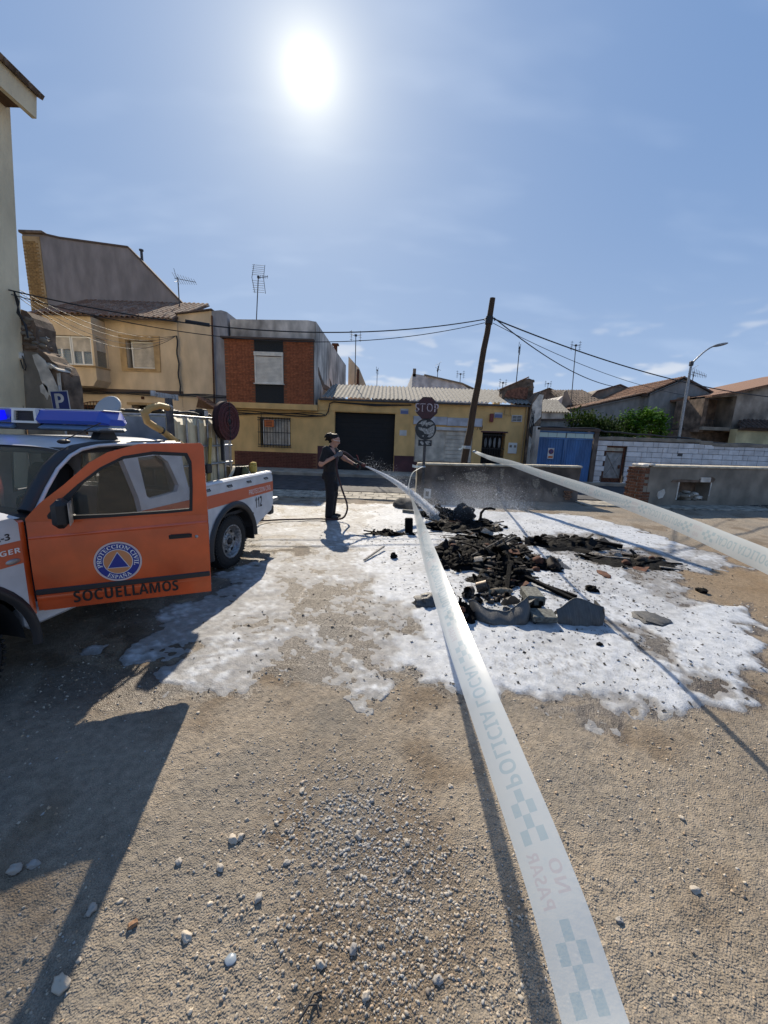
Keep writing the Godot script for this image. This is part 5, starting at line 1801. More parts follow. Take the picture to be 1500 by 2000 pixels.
func wheel(par: Node3D, at: Vector3, side: float) -> void:
	var w := Node3D.new()
	w.name = "wheel"
	w.position = at
	par.add_child(w, true)
	var xf := Transform3D(Basis(Vector3.RIGHT, PI / 2 * side), Vector3.ZERO)
	var t := B.new()
	t.lathe([Vector2(0.205, -0.10), Vector2(0.25, -0.112), Vector2(0.30, -0.108), Vector2(0.326, -0.09), Vector2(0.335, -0.06), Vector2(0.336, 0.0), Vector2(0.335, 0.06), Vector2(0.326, 0.09), Vector2(0.30, 0.108), Vector2(0.25, 0.112), Vector2(0.205, 0.10)], 48, xf)
	for k in 56:
		for s in [-1.0, 1.0]:
			var a := TAU * (k + (0.5 if s > 0 else 0.0)) / 56.0
			t.box(xf * Vector3(cos(a) * 0.334, 0.055 * s, sin(a) * 0.334), Vector3(0.018, 0.016, 0.085), xf.basis * Basis(Vector3.UP, -a) * Basis(Vector3.RIGHT, PI / 2))
	part(w, "tyre", t, M.tyre)
	var r := B.new()
	r.lathe([Vector2(0.0, -0.055), Vector2(0.05, -0.06), Vector2(0.085, -0.05), Vector2(0.10, -0.03), Vector2(0.115, -0.045), Vector2(0.145, -0.055), Vector2(0.155, -0.04), Vector2(0.165, -0.03), Vector2(0.18, -0.075), Vector2(0.196, -0.10), Vector2(0.212, -0.105), Vector2(0.207, -0.09)], 40, xf)
	part(w, "rim", r, M.rim_steel)
	var h := B.new()
	h.lathe([Vector2(0.0, -0.088), Vector2(0.034, -0.084), Vector2(0.044, -0.06), Vector2(0.048, -0.03)], 20, xf)
	part(w, "hub", h, M.rubber)
	for k in 6:
		var a := TAU * k / 6.0
		var s := B.new()
		s.blob(xf * Vector3(cos(a) * 0.132, -0.052, sin(a) * 0.132), Vector3(0.017, 0.008, 0.030), 0.0, 1.0, 1, 10, 6, xf.basis * Basis(Vector3.UP, -a))
		part(w, "rim_slot", s, M.void)
		var nut := B.new()
		nut.lathe([Vector2(0.0, -0.075), Vector2(0.009, -0.073), Vector2(0.010, -0.055)], 6, xf * Transform3D(Basis(), Vector3(cos(a + 0.5) * 0.072, 0, sin(a + 0.5) * 0.072)))
		part(w, "wheel_nut", nut, M.galvanised)

func pickup() -> void:
	mt("paint_white", L(0.62, 0.63, 0.65), 0.35, T.soft, Vector3.ONE * 0.8, null, 0, 0, false).clearcoat_enabled = true
	var om := mt("paint_orange", L(0.72, 0.098, 0.016), 0.35, T.soft, Vector3.ONE * 0.9, null, 0, 0, false)
	om.clearcoat_enabled = true
	om.clearcoat_roughness = 0.12
	mt("stripe_orange", L(0.55, 0.115, 0.045), 0.45)
	mt("rubber", L(0.012, 0.012, 0.013), 0.55)
	mt("tyre", L(0.016, 0.016, 0.016), 0.8, T.blotch, Vector3.ONE * 4.0, T.grain, 0.1, 0, false)
	mt("black_trim", L(0.022, 0.022, 0.024), 0.5)
	mt("rim_steel", L(0.45, 0.46, 0.47), 0.4, T.blotch, Vector3.ONE * 4.0, null, 0, 0.6, false)
	mt("cabin", L(0.022, 0.023, 0.025), 0.8)
	mt("decal_white", L(0.75, 0.74, 0.72), 0.5)
	mt("decal_black", L(0.010, 0.010, 0.011), 0.5)
	glass("car_glass", Color(0.30, 0.38, 0.36), 0.30)
	glass("dark_glass", Color(0.14, 0.20, 0.20), 0.22)
	var t := thing("pickup_truck", "white and orange rescue pickup with its driver's door open and a blue light bar", "pickup truck", TRUCK, TRUCK_TURN)
	var W := 1.70
	for side in 2:
		var xf := Transform3D() if side == 0 else Transform3D(Basis(Vector3.RIGHT, Vector3.UP, Vector3.FORWARD), Vector3(0, 0, W))
		var sx := func(b: B) -> B:
			if side == 0:
				return b
			var o := B.new()
			for k in b.v.size():
				o.add(xf * b.v[k], xf.basis * b.n[k], b.uv[k])
			for k in range(0, b.ix.size(), 3):
				o.ix.append_array(PackedInt32Array([b.ix[k], b.ix[k + 2], b.ix[k + 1]]))
			return o
		# front wing with its wheel arch
		var f := B.new()
		f.prism(pg(arch(2.86, 0.33, 0.482, PI - 0.10, 0.10, 14) + [3.62, 0.40, 3.66, 0.75, 3.60, 1.02, 3.0, 1.10, 2.60, 1.125, 2.40, 1.125, 2.375, 1.09]), 0.0, 0.05)
		part(t, "front_wing", sx.call(f), M.paint_white)
		var fs := B.new()
		fs.prism(pg([2.376, 0.835, 3.62, 0.835, 3.60, 0.98, 2.376, 0.98]), -0.003, 0.01)
		part(t, "orange_stripe", sx.call(fs), M.stripe_orange)
		part(t, "sill", sx.call(bx(0.62, 2.40, 0.385, 0.50, 0.015, 0.15, 0.02)), M.paint_white)
		# extended cab side with its fixed window
		var q := B.new()
		q.ring([Vector2(0.66, 0.45), Vector2(1.32, 0.45), Vector2(1.33, 1.10), Vector2(1.42, 1.52), Vector2(0.86, 1.56), Vector2(0.70, 1.50), Vector2(0.66, 1.10)], [Vector2(0.84, 1.09), Vector2(1.20, 1.07), Vector2(1.235, 1.10), Vector2(1.24, 1.45), Vector2(0.98, 1.46), Vector2(0.88, 1.39), Vector2(0.80, 1.15)], 0.0, 0.05, lean_xf(0.0) * Transform3D(Basis(), Vector3(0, 0, -0.08)))
		part(t, "cab_side", sx.call(q), M.paint_white)
		var qg := B.new()
		qg.prism(pg([0.80, 1.06, 1.25, 1.05, 1.27, 1.47, 0.96, 1.49, 0.85, 1.42, 0.77, 1.15]), 0.012, 0.02, lean_xf(0.0) * Transform3D(Basis(), Vector3(0, 0, -0.05)))
		part(t, "quarter_window", sx.call(qg), M.dark_glass)
		var qs := B.new()
		qs.prism(pg([0.66, 0.835, 1.325, 0.835, 1.325, 0.98, 0.66, 0.98]), -0.004, 0.01, lean_xf(0.0) * Transform3D(Basis(), Vector3(0, 0, -0.08)))
		part(t, "orange_stripe", sx.call(qs), M.stripe_orange)
		# screen pillar and gutter
		var pil := [Vector3(2.23, 1.12, 0.12), Vector3(2.12, 1.26, 0.145), Vector3(2.01, 1.385, 0.165), Vector3(1.90, 1.47, 0.175), Vector3(1.80, 1.515, 0.18), Vector3(1.66, 1.54, 0.18), Vector3(1.48, 1.548, 0.18), Vector3(0.72, 1.545, 0.18)]
		var pb := B.new()
		pb.tube(pil, [0.05, 0.05, 0.048, 0.044, 0.04, 0.034, 0.03, 0.03], 8)
		part(t, "screen_pillar", sx.call(pb), M.black_trim)
		var gt := []
		for p in pil:
			gt.append(p + Vector3(-0.02, 0.005, -0.05))
		var gb := B.new()
		gb.tube(gt, 0.013, 6)
		part(t, "gutter", sx.call(gb), M.paint_white)
		# load bed side
		var bs := B.new()
		bs.prism(pg([0.62, 0.42, 0.62, 1.08, -1.02, 1.10, -1.06, 1.06, -1.065, 0.66, -1.0, 0.56, -0.62, 0.45] + arch(0.0, 0.33, 0.47, PI - 0.05, 0.15, 16)), 0.0, 0.045)
		part(t, "bed_side", sx.call(bs), M.paint_white)
		var rl := B.new()
		rl.box(Vector3(-0.21, 1.10, 0.05), Vector3(1.69, 0.05, 0.11), Basis(Vector3.BACK, -0.008), 0.02)
		part(t, "bed_rail", sx.call(rl), M.paint_white)
		var st := B.new()
		st.prism(pg([0.62, 0.835, -1.064, 0.835, -1.064, 0.98, 0.62, 0.98]), -0.0035, 0.01)
		part(t, "orange_stripe", sx.call(st), M.stripe_orange)
		for x in [0.50, 0.07, -0.38, -0.84]:
			var hk := B.new()
			hk.tube([Vector3(x - 0.045, 1.058, 0.0), Vector3(x - 0.04, 1.035, -0.018), Vector3(x + 0.04, 1.035, -0.018), Vector3(x + 0.045, 1.058, 0.0)], 0.006, 6)
			hk.box(Vector3(x, 1.05, -0.002), Vector3(0.10, 0.014, 0.008), Basis(), 0.003)
			part(t, "rope_hook", sx.call(hk), M.dark_steel)
		var fl := B.new()
		fl.surf(24, 5, func(u: float, v: float):
			var a := lerpf(-0.16, PI + 0.02, u)
			var r := lerpf(0.455, 0.535, v)
			return Vector3(cos(a) * r * 1.0, 0.32 + sin(a) * r * 0.98, -0.012 - 0.030 * sin(PI * v)))
		fl.surf(24, 1, func(u: float, v: float):
			var a := lerpf(-0.16, PI + 0.02, u)
			return Vector3(cos(a) * 0.455, 0.32 + sin(a) * 0.446, lerpf(-0.012, 0.12, v)))
		part(t, "wheel_arch", sx.call(fl), M.black_trim)
		var fa := B.new()
		fa.surf(24, 5, func(u: float, v: float):
			var a := lerpf(0.0, PI + 0.10, u)
			var r := lerpf(0.46, 0.525, v)
			return Vector3(2.86 + cos(a) * r, 0.33 + sin(a) * r, -0.010 - 0.025 * sin(PI * v)))
		part(t, "wheel_arch", sx.call(fa), M.black_trim)
		part(t, "mud_flap", sx.call(bx(-0.47, -0.44, 0.26, 0.62, -0.01, 0.22)), M.rubber)
		for x in [0.0, 2.86]:
			var wl := B.new()
			wl.surf(20, 1, func(u: float, v: float):
				var a := PI * u
				return Vector3(x + cos(a) * 0.45, 0.33 + sin(a) * 0.45, lerpf(0.03, 0.40, v)))
			wl.box(Vector3(x, 0.55, 0.41), Vector3(0.9, 0.5, 0.01))
			part(t, "wheel_well", sx.call(wl), M.cabin)
			wheel(t, Vector3(x, 0.335, 0.135) if side == 0 else Vector3(x, 0.335, W - 0.135), 1.0 if side == 0 else -1.0)
		part(t, "tail_lamp", sx.call(bx(-1.075, -1.05, 0.62, 0.90, 0.02, 0.12, 0.01)), mt("lamp_red", L(0.25, 0.012, 0.010), 0.25))
	# bonnet, nose and screen
	var hood := B.new()
	hood.surf(10, 14, func(u: float, v: float):
		var e := pow(absf(2.0 * v - 1.0), 4.0)
		return Vector3(lerpf(2.36, 3.62, u), 1.165 - 0.05 * u * u - 0.045 * e, lerpf(0.0, W, v)))
	part(t, "bonnet", hood, M.paint_white)
	part(t, "nose", bx(3.55, 3.68, 0.55, 1.03, 0.02, W - 0.02, 0.04), M.paint_white)
	part(t, "grille", bx(3.66, 3.70, 0.74, 0.98, 0.48, W - 0.48, 0.01), M.black_trim)
	for s in [0.22, W - 0.22]:
		part(t, "headlight", bx(3.66, 3.70, 0.74, 0.98, s - 0.2, s + 0.2, 0.02), M.galvanised)
	part(t, "bumper", bx(3.60, 3.80, 0.42, 0.66, -0.02, W + 0.02, 0.05), M.black_trim)
	part(t, "cowl", bx(2.10, 2.40, 1.05, 1.12, 0.10, W - 0.10, 0.02), M.black_trim)
	var ws := B.new()
	ws.surf(10, 8, func(u: float, v: float): return Vector3(lerpf(2.25, 1.82, v) + 0.05 * sin(PI * u), lerpf(1.11, 1.515, v) , lerpf(lerpf(0.13, 0.20, v), W - lerpf(0.13, 0.20, v), u)))
	part(t, "windscreen", ws, M.car_glass)
	var wf := B.new()
	wf.bar(Vector3(1.83, 1.505, 0.17), Vector3(1.83, 1.505, W - 0.17), 0.05, 0.05, Vector3.UP, 0.01)
	part(t, "screen_header", wf, M.black_trim)
	var roof := B.new()
	roof.surf(18, 18, func(u: float, v: float):
		var e := pow(absf(2.0 * v - 1.0), 5.0)
		return Vector3(lerpf(1.86, 0.66, u), 1.598 - 0.045 * e - 0.065 * pow(1.0 - minf(u / 0.25, 1.0), 2.0) - 0.02 * pow(maxf(0.0, (u - 0.85) / 0.15), 2.0), lerpf(0.15, W - 0.15, v)))
	part(t, "roof", roof, M.paint_white)
	var lining := B.new()
	lining.box(Vector3(1.22, 1.50, W / 2), Vector3(1.12, 0.03, W - 0.42))
	part(t, "roof_lining", lining, M.cabin)
	var rear := B.new()
	rear.ring([Vector2(0.05, 0.45), Vector2(W - 0.05, 0.45), Vector2(W - 0.17, 1.56), Vector2(0.17, 1.56)], [Vector2(0.30, 1.05), Vector2(W - 0.30, 1.05), Vector2(W - 0.36, 1.45), Vector2(0.36, 1.45)], 0.0, 0.04, Transform3D(Basis(Vector3.BACK, Vector3.UP, Vector3.LEFT), Vector3(0.70, 0, 0)))
	part(t, "cab_back", rear, M.paint_white)
	part(t, "rear_window", bx(0.675, 0.68, 1.03, 1.47, 0.28, W - 0.28), M.car_glass)
	# far side door, closed
	var fd := B.new()
	fd.ring([Vector2(1.34, 0.50), Vector2(2.36, 0.50), Vector2(2.36, 1.10), Vector2(1.95, 1.44), Vector2(1.70, 1.54), Vector2(1.40, 1.54)], [Vector2(1.44, 1.10), Vector2(2.10, 1.10), Vector2(2.18, 1.12), Vector2(1.92, 1.37), Vector2(1.70, 1.47), Vector2(1.46, 1.48)], 0.0, 0.05, Transform3D(Basis(Vector3.RIGHT, Vector3(0, 1, -0.16).normalized(), Vector3.BACK), Vector3(0, 0, W + 0.05)))
	part(t, "far_door", fd, M.paint_orange)
	part(t, "far_door_lining", bx(1.34, 2.34, 0.50, 1.10, W - 0.09, W - 0.06), M.cabin)
	part(t, "hinge_pillar", bx(2.325, 2.378, 0.46, 1.10, 0.012, 0.08, 0.01), M.paint_orange)
	# inside
	part(t, "floor", bx(0.72, 2.38, 0.42, 0.47, 0.05, W - 0.05), M.cabin)
	part(t, "bulkhead", bx(2.30, 2.36, 0.45, 1.08, 0.06, W - 0.06), M.cabin)
	part(t, "dashboard", bx(1.98, 2.30, 0.86, 1.08, 0.12, W - 0.12, 0.06), M.cabin)
	for z in [0.45, 1.25]:
		var se := Node3D.new()
		se.name = "seat"
		t.add_child(se, true)
		var cu := B.new()
		cu.box(Vector3(1.42, 0.70, z), Vector3(0.5, 0.16, 0.46), Basis(Vector3.BACK, 0.1), 0.05)
		part(se, "cushion", cu, M.cabin)
		var bk := B.new()
		bk.box(Vector3(1.16, 1.02, z), Vector3(0.16, 0.62, 0.46), Basis(Vector3.BACK, 0.2), 0.06)
		part(se, "backrest", bk, M.cabin)
		var hr := B.new()
		hr.box(Vector3(1.07, 1.40, z), Vector3(0.09, 0.16, 0.26), Basis(Vector3.BACK, 0.2), 0.04)
		part(se, "headrest", hr, M.cabin)
	var swh := B.new()
	var circ := []
	for k in 25:
		var a := TAU * k / 24.0
		circ.append(Vector3(1.88 + 0.07 * sin(a), 1.02 + 0.16 * sin(a), 0.45 + 0.18 * cos(a)))
	swh.tube(circ, 0.014, 6, false)
	swh.bar(Vector3(1.88, 1.02, 0.28), Vector3(1.88, 1.02, 0.62), 0.04, 0.02)
	part(t, "steering_wheel", swh, M.cabin)
	# bed
	part(t, "bed_floor", bx(-1.02, 0.60, 0.66, 0.70, 0.05, W - 0.05), M.cabin)
	part(t, "bed_front", bx(0.58, 0.62, 0.66, 1.08, 0.05, W - 0.05), M.paint_white)
	part(t, "tailgate", bx(-1.07, -1.03, 0.62, 1.10, 0.13, W - 0.13, 0.012), M.paint_white)
	part(t, "chassis", bx(-1.0, 3.4, 0.34, 0.46, 0.42, W - 0.42), M.cabin)
	part(t, "rear_bumper", bx(-1.20, -1.08, 0.46, 0.60, 0.05, W - 0.05, 0.02), M.black_trim)
	part(t, "tow_bracket", bx(-1.16, -0.98, 0.36, 0.46, 0.20, 0.32, 0.01), M.rubber)
	part(t, "step_lamp", bx(-1.30, -1.08, 0.66, 0.71, 0.02, 0.10, 0.01), M.galvanised)
	part(t, "fuel_flap", bx(0.50, 0.56, 0.60, 0.68, -0.004, 0.01, 0.003), M.black_trim)
	# lettering on the flank
	var LEFT_ := Vector3.LEFT
	var a1 := B.new()
	fit_text(a1, "PROTECCION CIVIL", Vector3(-0.68, 0.868, -0.006), LEFT_, Vector3.UP, 0.62, 0.066, "Droid Sans", false)
	part(t, "lettering", a1, M.decal_white)
	var a2 := B.new()
	fit_text(a2, "112", Vector3(-0.625, 0.665, -0.003), LEFT_, Vector3.UP, 0.185, 0.145, "Droid Sans", true)
	part(t, "lettering", a2, M.decal_black)
	var a3 := B.new()
	fit_text(a3, "RANGER", Vector3(2.51, 0.908, -0.006), LEFT_, Vector3.UP, 0.24, 0.032, "Droid Sans", true)
	part(t, "lettering", a3, M.decal_white)
	var a4 := B.new()
	fit_text(a4, "A-3", Vector3(2.475, 0.998, -0.003), LEFT_, Vector3.UP, 0.09, 0.040, "Droid Sans", true)
	part(t, "lettering", a4, M.decal_black)
	var ind := B.new()
	ind.blob(Vector3(2.435, 0.86, 0.0), Vector3(0.045, 0.019, 0.010), 0.0, 1.0, 1, 16, 8)
	part(t, "side_indicator", ind, M.galvanised)
	driver_door(t)
	light_bar(t)
	for q in [[Vector3(1.97, 1.565, 0.16), Vector3(1.82, 1.72, 0.05)], [Vector3(1.55, 1.60, 1.42), Vector3(1.55, 2.05, 1.42)]]:
		var ab := B.new()
		ab.blob(Vector3(q[0].x - 0.12 if q[0].x > 1.9 else q[0].x, q[0].y + 0.01, q[0].z + 0.04), Vector3(0.05, 0.018, 0.025), 0.0, 1.0, 1, 12, 6)
		var an := part(t, "aerial_base", ab, M.rubber)
		part(an, "aerial_rod", tubed([Vector3(q[0].x - 0.12 if q[0].x > 1.9 else q[0].x, q[0].y + 0.02, q[0].z + 0.04), q[1] + Vector3(-0.15 if q[0].x > 1.9 else 0.0, 0, 0)], 0.004), M.rubber)

func driver_door(t: Node3D) -> void:
	var ux := Vector3(-0.545, 0, -0.8386).normalized()
	var d := Node3D.new()
	d.name = "driver_door"
	d.transform = Transform3D(Basis(ux, Vector3.UP, ux.cross(Vector3.UP)), Vector3(2.335, 0, -0.005))
	t.add_child(d)
	var O := [Vector2(0.0, 0.52), Vector2(0.03, 0.487), Vector2(0.5, 0.492), Vector2(1.015, 0.503), Vector2(1.04, 0.525), Vector2(1.045, 1.05), Vector2(1.040, 1.58), Vector2(1.02, 1.603), Vector2(0.645, 1.587), Vector2(0.47, 1.531), Vector2(0.362, 1.462), Vector2(0.218, 1.322), Vector2(0.08, 1.204), Vector2(0.0, 1.11)]
	var I := [Vector2(0.115, 1.105), Vector2(0.165, 1.090), Vector2(0.45, 1.098), Vector2(0.80, 1.110), Vector2(0.945, 1.120), Vector2(0.957, 1.30), Vector2(0.959, 1.472), Vector2(0.935, 1.533), Vector2(0.731, 1.541), Vector2(0.553, 1.507), Vector2(0.42, 1.432), Vector2(0.288, 1.321), Vector2(0.177, 1.213), Vector2(0.112, 1.125)]
	var skin := B.new()
	skin.ring(O, I, -0.045, 0.0)
	var zb := func(y: float): return 0.015 * sin(PI * clampf((y - 0.492) / 0.60, 0.0, 1.0))
	skin.surf(8, 22, func(u: float, v: float):
		var y := lerpf(0.492, 1.088, v)
		return Vector3(lerpf(0.003, 1.040, u), y, 0.0015 + zb.call(y)))
	part(d, "door_skin", skin, M.paint_orange)
	var fold := B.new()
	fold.surf(1, 6, func(u: float, v: float): return Vector3(lerpf(0.005, 1.04, u), lerpf(0.968, 0.995, v) + 0.05 * u, 0.0065 + 0.006 * sin(PI * v)))
	fold.surf(1, 8, func(u: float, v: float): return Vector3(lerpf(0.004, 1.04, u), lerpf(0.55, 0.60, v) + 0.022 * u, 0.005 + 0.005 * sin(PI * v)))
	part(d, "pressed_fold", fold, M.paint_orange)
	var I2 := []
	for p in I:
		var c := Vector2(0.60, 1.30)
		I2.append(c + (p - c) * Vector2(0.945, 0.905) if p.x > 0.13 else Vector2(0.245, 1.125) if p.y < 1.11 else Vector2(0.246, 1.20))
	I2[1] = Vector2(0.255, 1.118)
	I2[12] = Vector2(0.246, 1.232)
	I2[13] = Vector2(0.245, 1.16)
	var rub := B.new()
	rub.ring(I, I2, -0.03, 0.004)
	part(d, "window_rubber", rub, M.rubber)
	var gl := B.new()
	var gp := PackedVector2Array()
	for p in I2:
		gp.append(p)
	gl.prism(gp, -0.018, -0.013)
	part(d, "window", gl, M.dark_glass)
	part(d, "inner_panel", plate([0.03, 0.52, 1.01, 0.53, 1.01, 1.10, 0.03, 1.08], -0.075, -0.05), M.cabin)
	var bs := B.new()
	bs.box(Vector3(0.52, 0.630, 0.014), Vector3(1.035, 0.038, 0.016), Basis(Vector3.BACK, 0.018), 0.006)
	part(d, "rubbing_strip", bs, M.black_trim)
	var hd := B.new()
	hd.box(Vector3(0.858, 0.938, 0.012), Vector3(0.148, 0.030, 0.006), Basis(Vector3.BACK, 0.02), 0.003)
	hd.tube([Vector3(0.79, 0.94, 0.014), Vector3(0.80, 0.951, 0.018), Vector3(0.92, 0.953, 0.018), Vector3(0.93, 0.944, 0.014)], 0.006, 6)
	part(d, "handle", hd, M.rubber)
	var lk := B.new()
	lk.lathe([Vector2(0.0, 0.006), Vector2(0.008, 0.006), Vector2(0.012, 0.0)], 16, Transform3D(Basis(Vector3.RIGHT, PI / 2), Vector3(0.962, 0.930, 0.012)))
	part(d, "lock", lk, M.galvanised)
	# mirror
	var mi := Node3D.new()
	mi.name = "mirror"
	d.add_child(mi)
	var mh := B.new()
	mh.box(Vector3(0.222, 1.158, 0.115), Vector3(0.085, 0.175, 0.155), Basis(Vector3.UP, 0.15), 0.03)
	part(mi, "housing", mh, M.rubber)
	part(mi, "arm", bx(0.16, 0.24, 1.10, 1.14, 0.0, 0.06, 0.01), M.rubber)
	var mg := B.new()
	mg.box(Vector3(0.268, 1.158, 0.115), Vector3(0.004, 0.14, 0.12), Basis(Vector3.UP, 0.15))
	part(mi, "mirror_glass", mg, M.galvanised)
	# the round badge
	var c := Vector2(0.470, 0.790)
	var disc := func(r: float, z: float):
		var b := B.new()
		b.lathe([Vector2(0, 0), Vector2(r, 0)], 48, Transform3D(Basis(Vector3.RIGHT, PI / 2), Vector3(c.x, c.y, z + 0.0155)))
		return b
	var em := Node3D.new()
	em.name = "badge"
	d.add_child(em)
	part(em, "badge_rim", disc.call(0.140, 0.0032), mt("badge_pale", L(0.62, 0.50, 0.47), 0.4))
	part(em, "badge_band", disc.call(0.128, 0.0044), mt("badge_blue", L(0.012, 0.030, 0.24), 0.4))
	part(em, "badge_line", disc.call(0.087, 0.0056), M.decal_white)
	part(em, "badge_field", disc.call(0.083, 0.0068), mt("badge_orange", L(0.58, 0.24, 0.10), 0.4))
	var tri := func(r: float, z: float):
		var b := B.new()
		var p := []
		for k in 3:
			var a := PI / 2 + TAU * k / 3.0
			p.append(Vector3(c.x + cos(a) * r, c.y - 0.006 + sin(a) * r, z + 0.0155))
		b.tri(p[0], p[1], p[2])
		return b
	part(em, "badge_line", tri.call(0.076, 0.0080), M.decal_white)
	part(em, "badge_triangle", tri.call(0.069, 0.0092), M.badge_blue)
	var tx := B.new()
	var w1 := text_width("PROTECCION CIVIL", "Droid Serif", true)
	letters(tx, "PROTECCION CIVIL", func(u, v):
		var a: float = deg_to_rad(90.0) - u / w1 * deg_to_rad(218.0)
		var r: float = 0.0945 + v * 0.026
		return Vector3(c.x + cos(a) * r, c.y + sin(a) * r, 0.0215), "Droid Serif", true)
	var w2 := text_width("ESPAÑA", "Droid Serif", true)
	letters(tx, "ESPAÑA", func(u, v):
		var a: float = deg_to_rad(-90.0) + u / w2 * deg_to_rad(74.0)
		var r: float = 0.1215 - v * 0.026
		return Vector3(c.x + cos(a) * r, c.y + sin(a) * r, 0.0215), "Droid Serif", true)
	part(em, "badge_lettering", tx, M.decal_white)
	var so := B.new()
	fit_text(so, "SOCUELLAMOS", Vector3(0.51, 0.528, 0.0125), Vector3(1, 0.014, 0).normalized(), Vector3.UP, 0.625, 0.076, "Droid Sans", true)
	part(d, "lettering", so, M.decal_black)

func light_bar(t: Node3D) -> void:
	var lb := Node3D.new()
	lb.name = "light_bar"
	t.add_child(lb)
	var blue := mt("beacon_blue", L(0.008, 0.05, 0.40), 0.18)
	blue.clearcoat_enabled = true
	var clear := mt("beacon_clear", L(0.20, 0.30, 0.42), 0.12)
	clear.clearcoat_enabled = true
	var sec := func(z0: float, z1: float, low: float, high: float, e0: float, e1: float):  # one length of the bar's housing, drawn in at its ends by e0, e1
		var b := B.new()
		var f := func(z: float, e: float):
			var pts := []
			for q in [[-0.13, low], [0.13, low], [0.155, lerpf(low, high, 0.25)], [0.11, high - 0.008], [0.09, high], [-0.09, high], [-0.11, high - 0.008], [-0.155, lerpf(low, high, 0.25)]]:
				pts.append(Vector3(1.40 + q[0] * (1.0 - e * 0.5), lerpf(q[1], 1.70, e * 0.62), z))
			return pts
		var zs := [[z0, e0], [z0 + 0.05 if e0 > 0 else z0 + 0.001, 0.0], [z1 - 0.05 if e1 > 0 else z1 - 0.001, 0.0], [z1, e1]]
		for k in 3:
			var p: Array = f.call(zs[k][0], zs[k][1])
			var q: Array = f.call(zs[k + 1][0], zs[k + 1][1])
			for i in 8:
				var j := (i + 1) % 8
				b.fan([p[i], p[j], q[j], q[i]], Vector3(1.40, (low + high) / 2, (zs[k][0] + zs[k + 1][0]) / 2))
		b.fan(f.call(z0, e0), Vector3(1.4, 1.72, (z0 + z1) / 2))
		b.fan(f.call(z1, e1), Vector3(1.4, 1.72, (z0 + z1) / 2))
		return b
	for s in 2:
		var z0 := 0.17 if s == 0 else 1.06
		var z1 := 0.80 if s == 0 else 1.69
		part(lb, "blue_lens", sec.call(z0, z1, 1.702, 1.815, 0.9 if s == 0 else 0.0, 0.0 if s == 0 else 0.9), blue)
		part(lb, "clear_lens", sec.call(z0 + 0.01, z1 - 0.01, 1.655, 1.700, 0.9 if s == 0 else 0.0, 0.0 if s == 0 else 0.9), clear)
		part(lb, "top_cover", bx(1.31, 1.49, 1.815, 1.823, z0 + 0.03, z1 - 0.03, 0.003), M.white_plastic)
	part(lb, "base_rail", bx(1.28, 1.52, 1.645, 1.66, 0.22, 1.64), M.black_trim)
	var sp := B.new()
	sp.ring([Vector2(0.80, 1.70), Vector2(1.06, 1.70), Vector2(1.04, 1.815), Vector2(0.80, 1.815)], [Vector2(0.825, 1.718), Vector2(1.035, 1.718), Vector2(1.018, 1.800), Vector2(0.825, 1.800)], 0.0, 0.03, Transform3D(Basis(Vector3.BACK, Vector3.UP, Vector3.LEFT), Vector3(1.545, 0, 0)))
	part(lb, "speaker_frame", sp, M.white_plastic)
	part(lb, "speaker_top", bx(1.30, 1.54, 1.812, 1.822, 0.80, 1.06), M.white_plastic)
	part(lb, "speaker_box", bx(1.32, 1.515, 1.66, 1.812, 0.805, 1.055), M.black_trim)
	for k in 6:
		part(lb, "speaker_slat", bx(1.515, 1.527, 1.722 + k * 0.013, 1.729 + k * 0.013, 0.826, 1.034), M.black_trim)
	for z in [0.30, 1.56]:
		var ft := B.new()
		ft.prism(pg([1.30, 1.585, 1.50, 1.585, 1.46, 1.65, 1.34, 1.65]), z - 0.03, z + 0.05)
		part(lb, "foot", ft, M.rubber)
	# the one lamp that is flashing
	var lm := StandardMaterial3D.new()
	lm.albedo_color = Color(0.05, 0.05, 0.6)
	lm.emission_enabled = true
	lm.emission = Color(0.02, 0.03, 1.0)
	lm.emission_energy_multiplier = 0.7
	var bl := B.new()
	bl.prism(pg([1.09, 1.725, 1.17, 1.715, 1.18, 1.80, 1.10, 1.80]), 0.0, 0.006, Transform3D(Basis(Vector3.BACK, Vector3.UP, Vector3.LEFT), Vector3(1.557, 0, 0)))
	part(lb, "flashing_lamp", bl, lm)
	var om := OmniLight3D.new()
	om.name = "flashing_light"
	om.light_color = Color(0.1, 0.15, 1.0)
	om.light_energy = 0.001
	om.light_size = 0.05
	om.omni_range = 8.0
	om.omni_attenuation = 2.0
	om.shadow_enabled = true
	om.position = Vector3(1.60, 1.76, 1.13)
	lb.add_child(om)

func truck_point(p: Vector3) -> Vector3:
	return Transform3D(Basis(Vector3.UP, TRUCK_TURN), TRUCK) * p

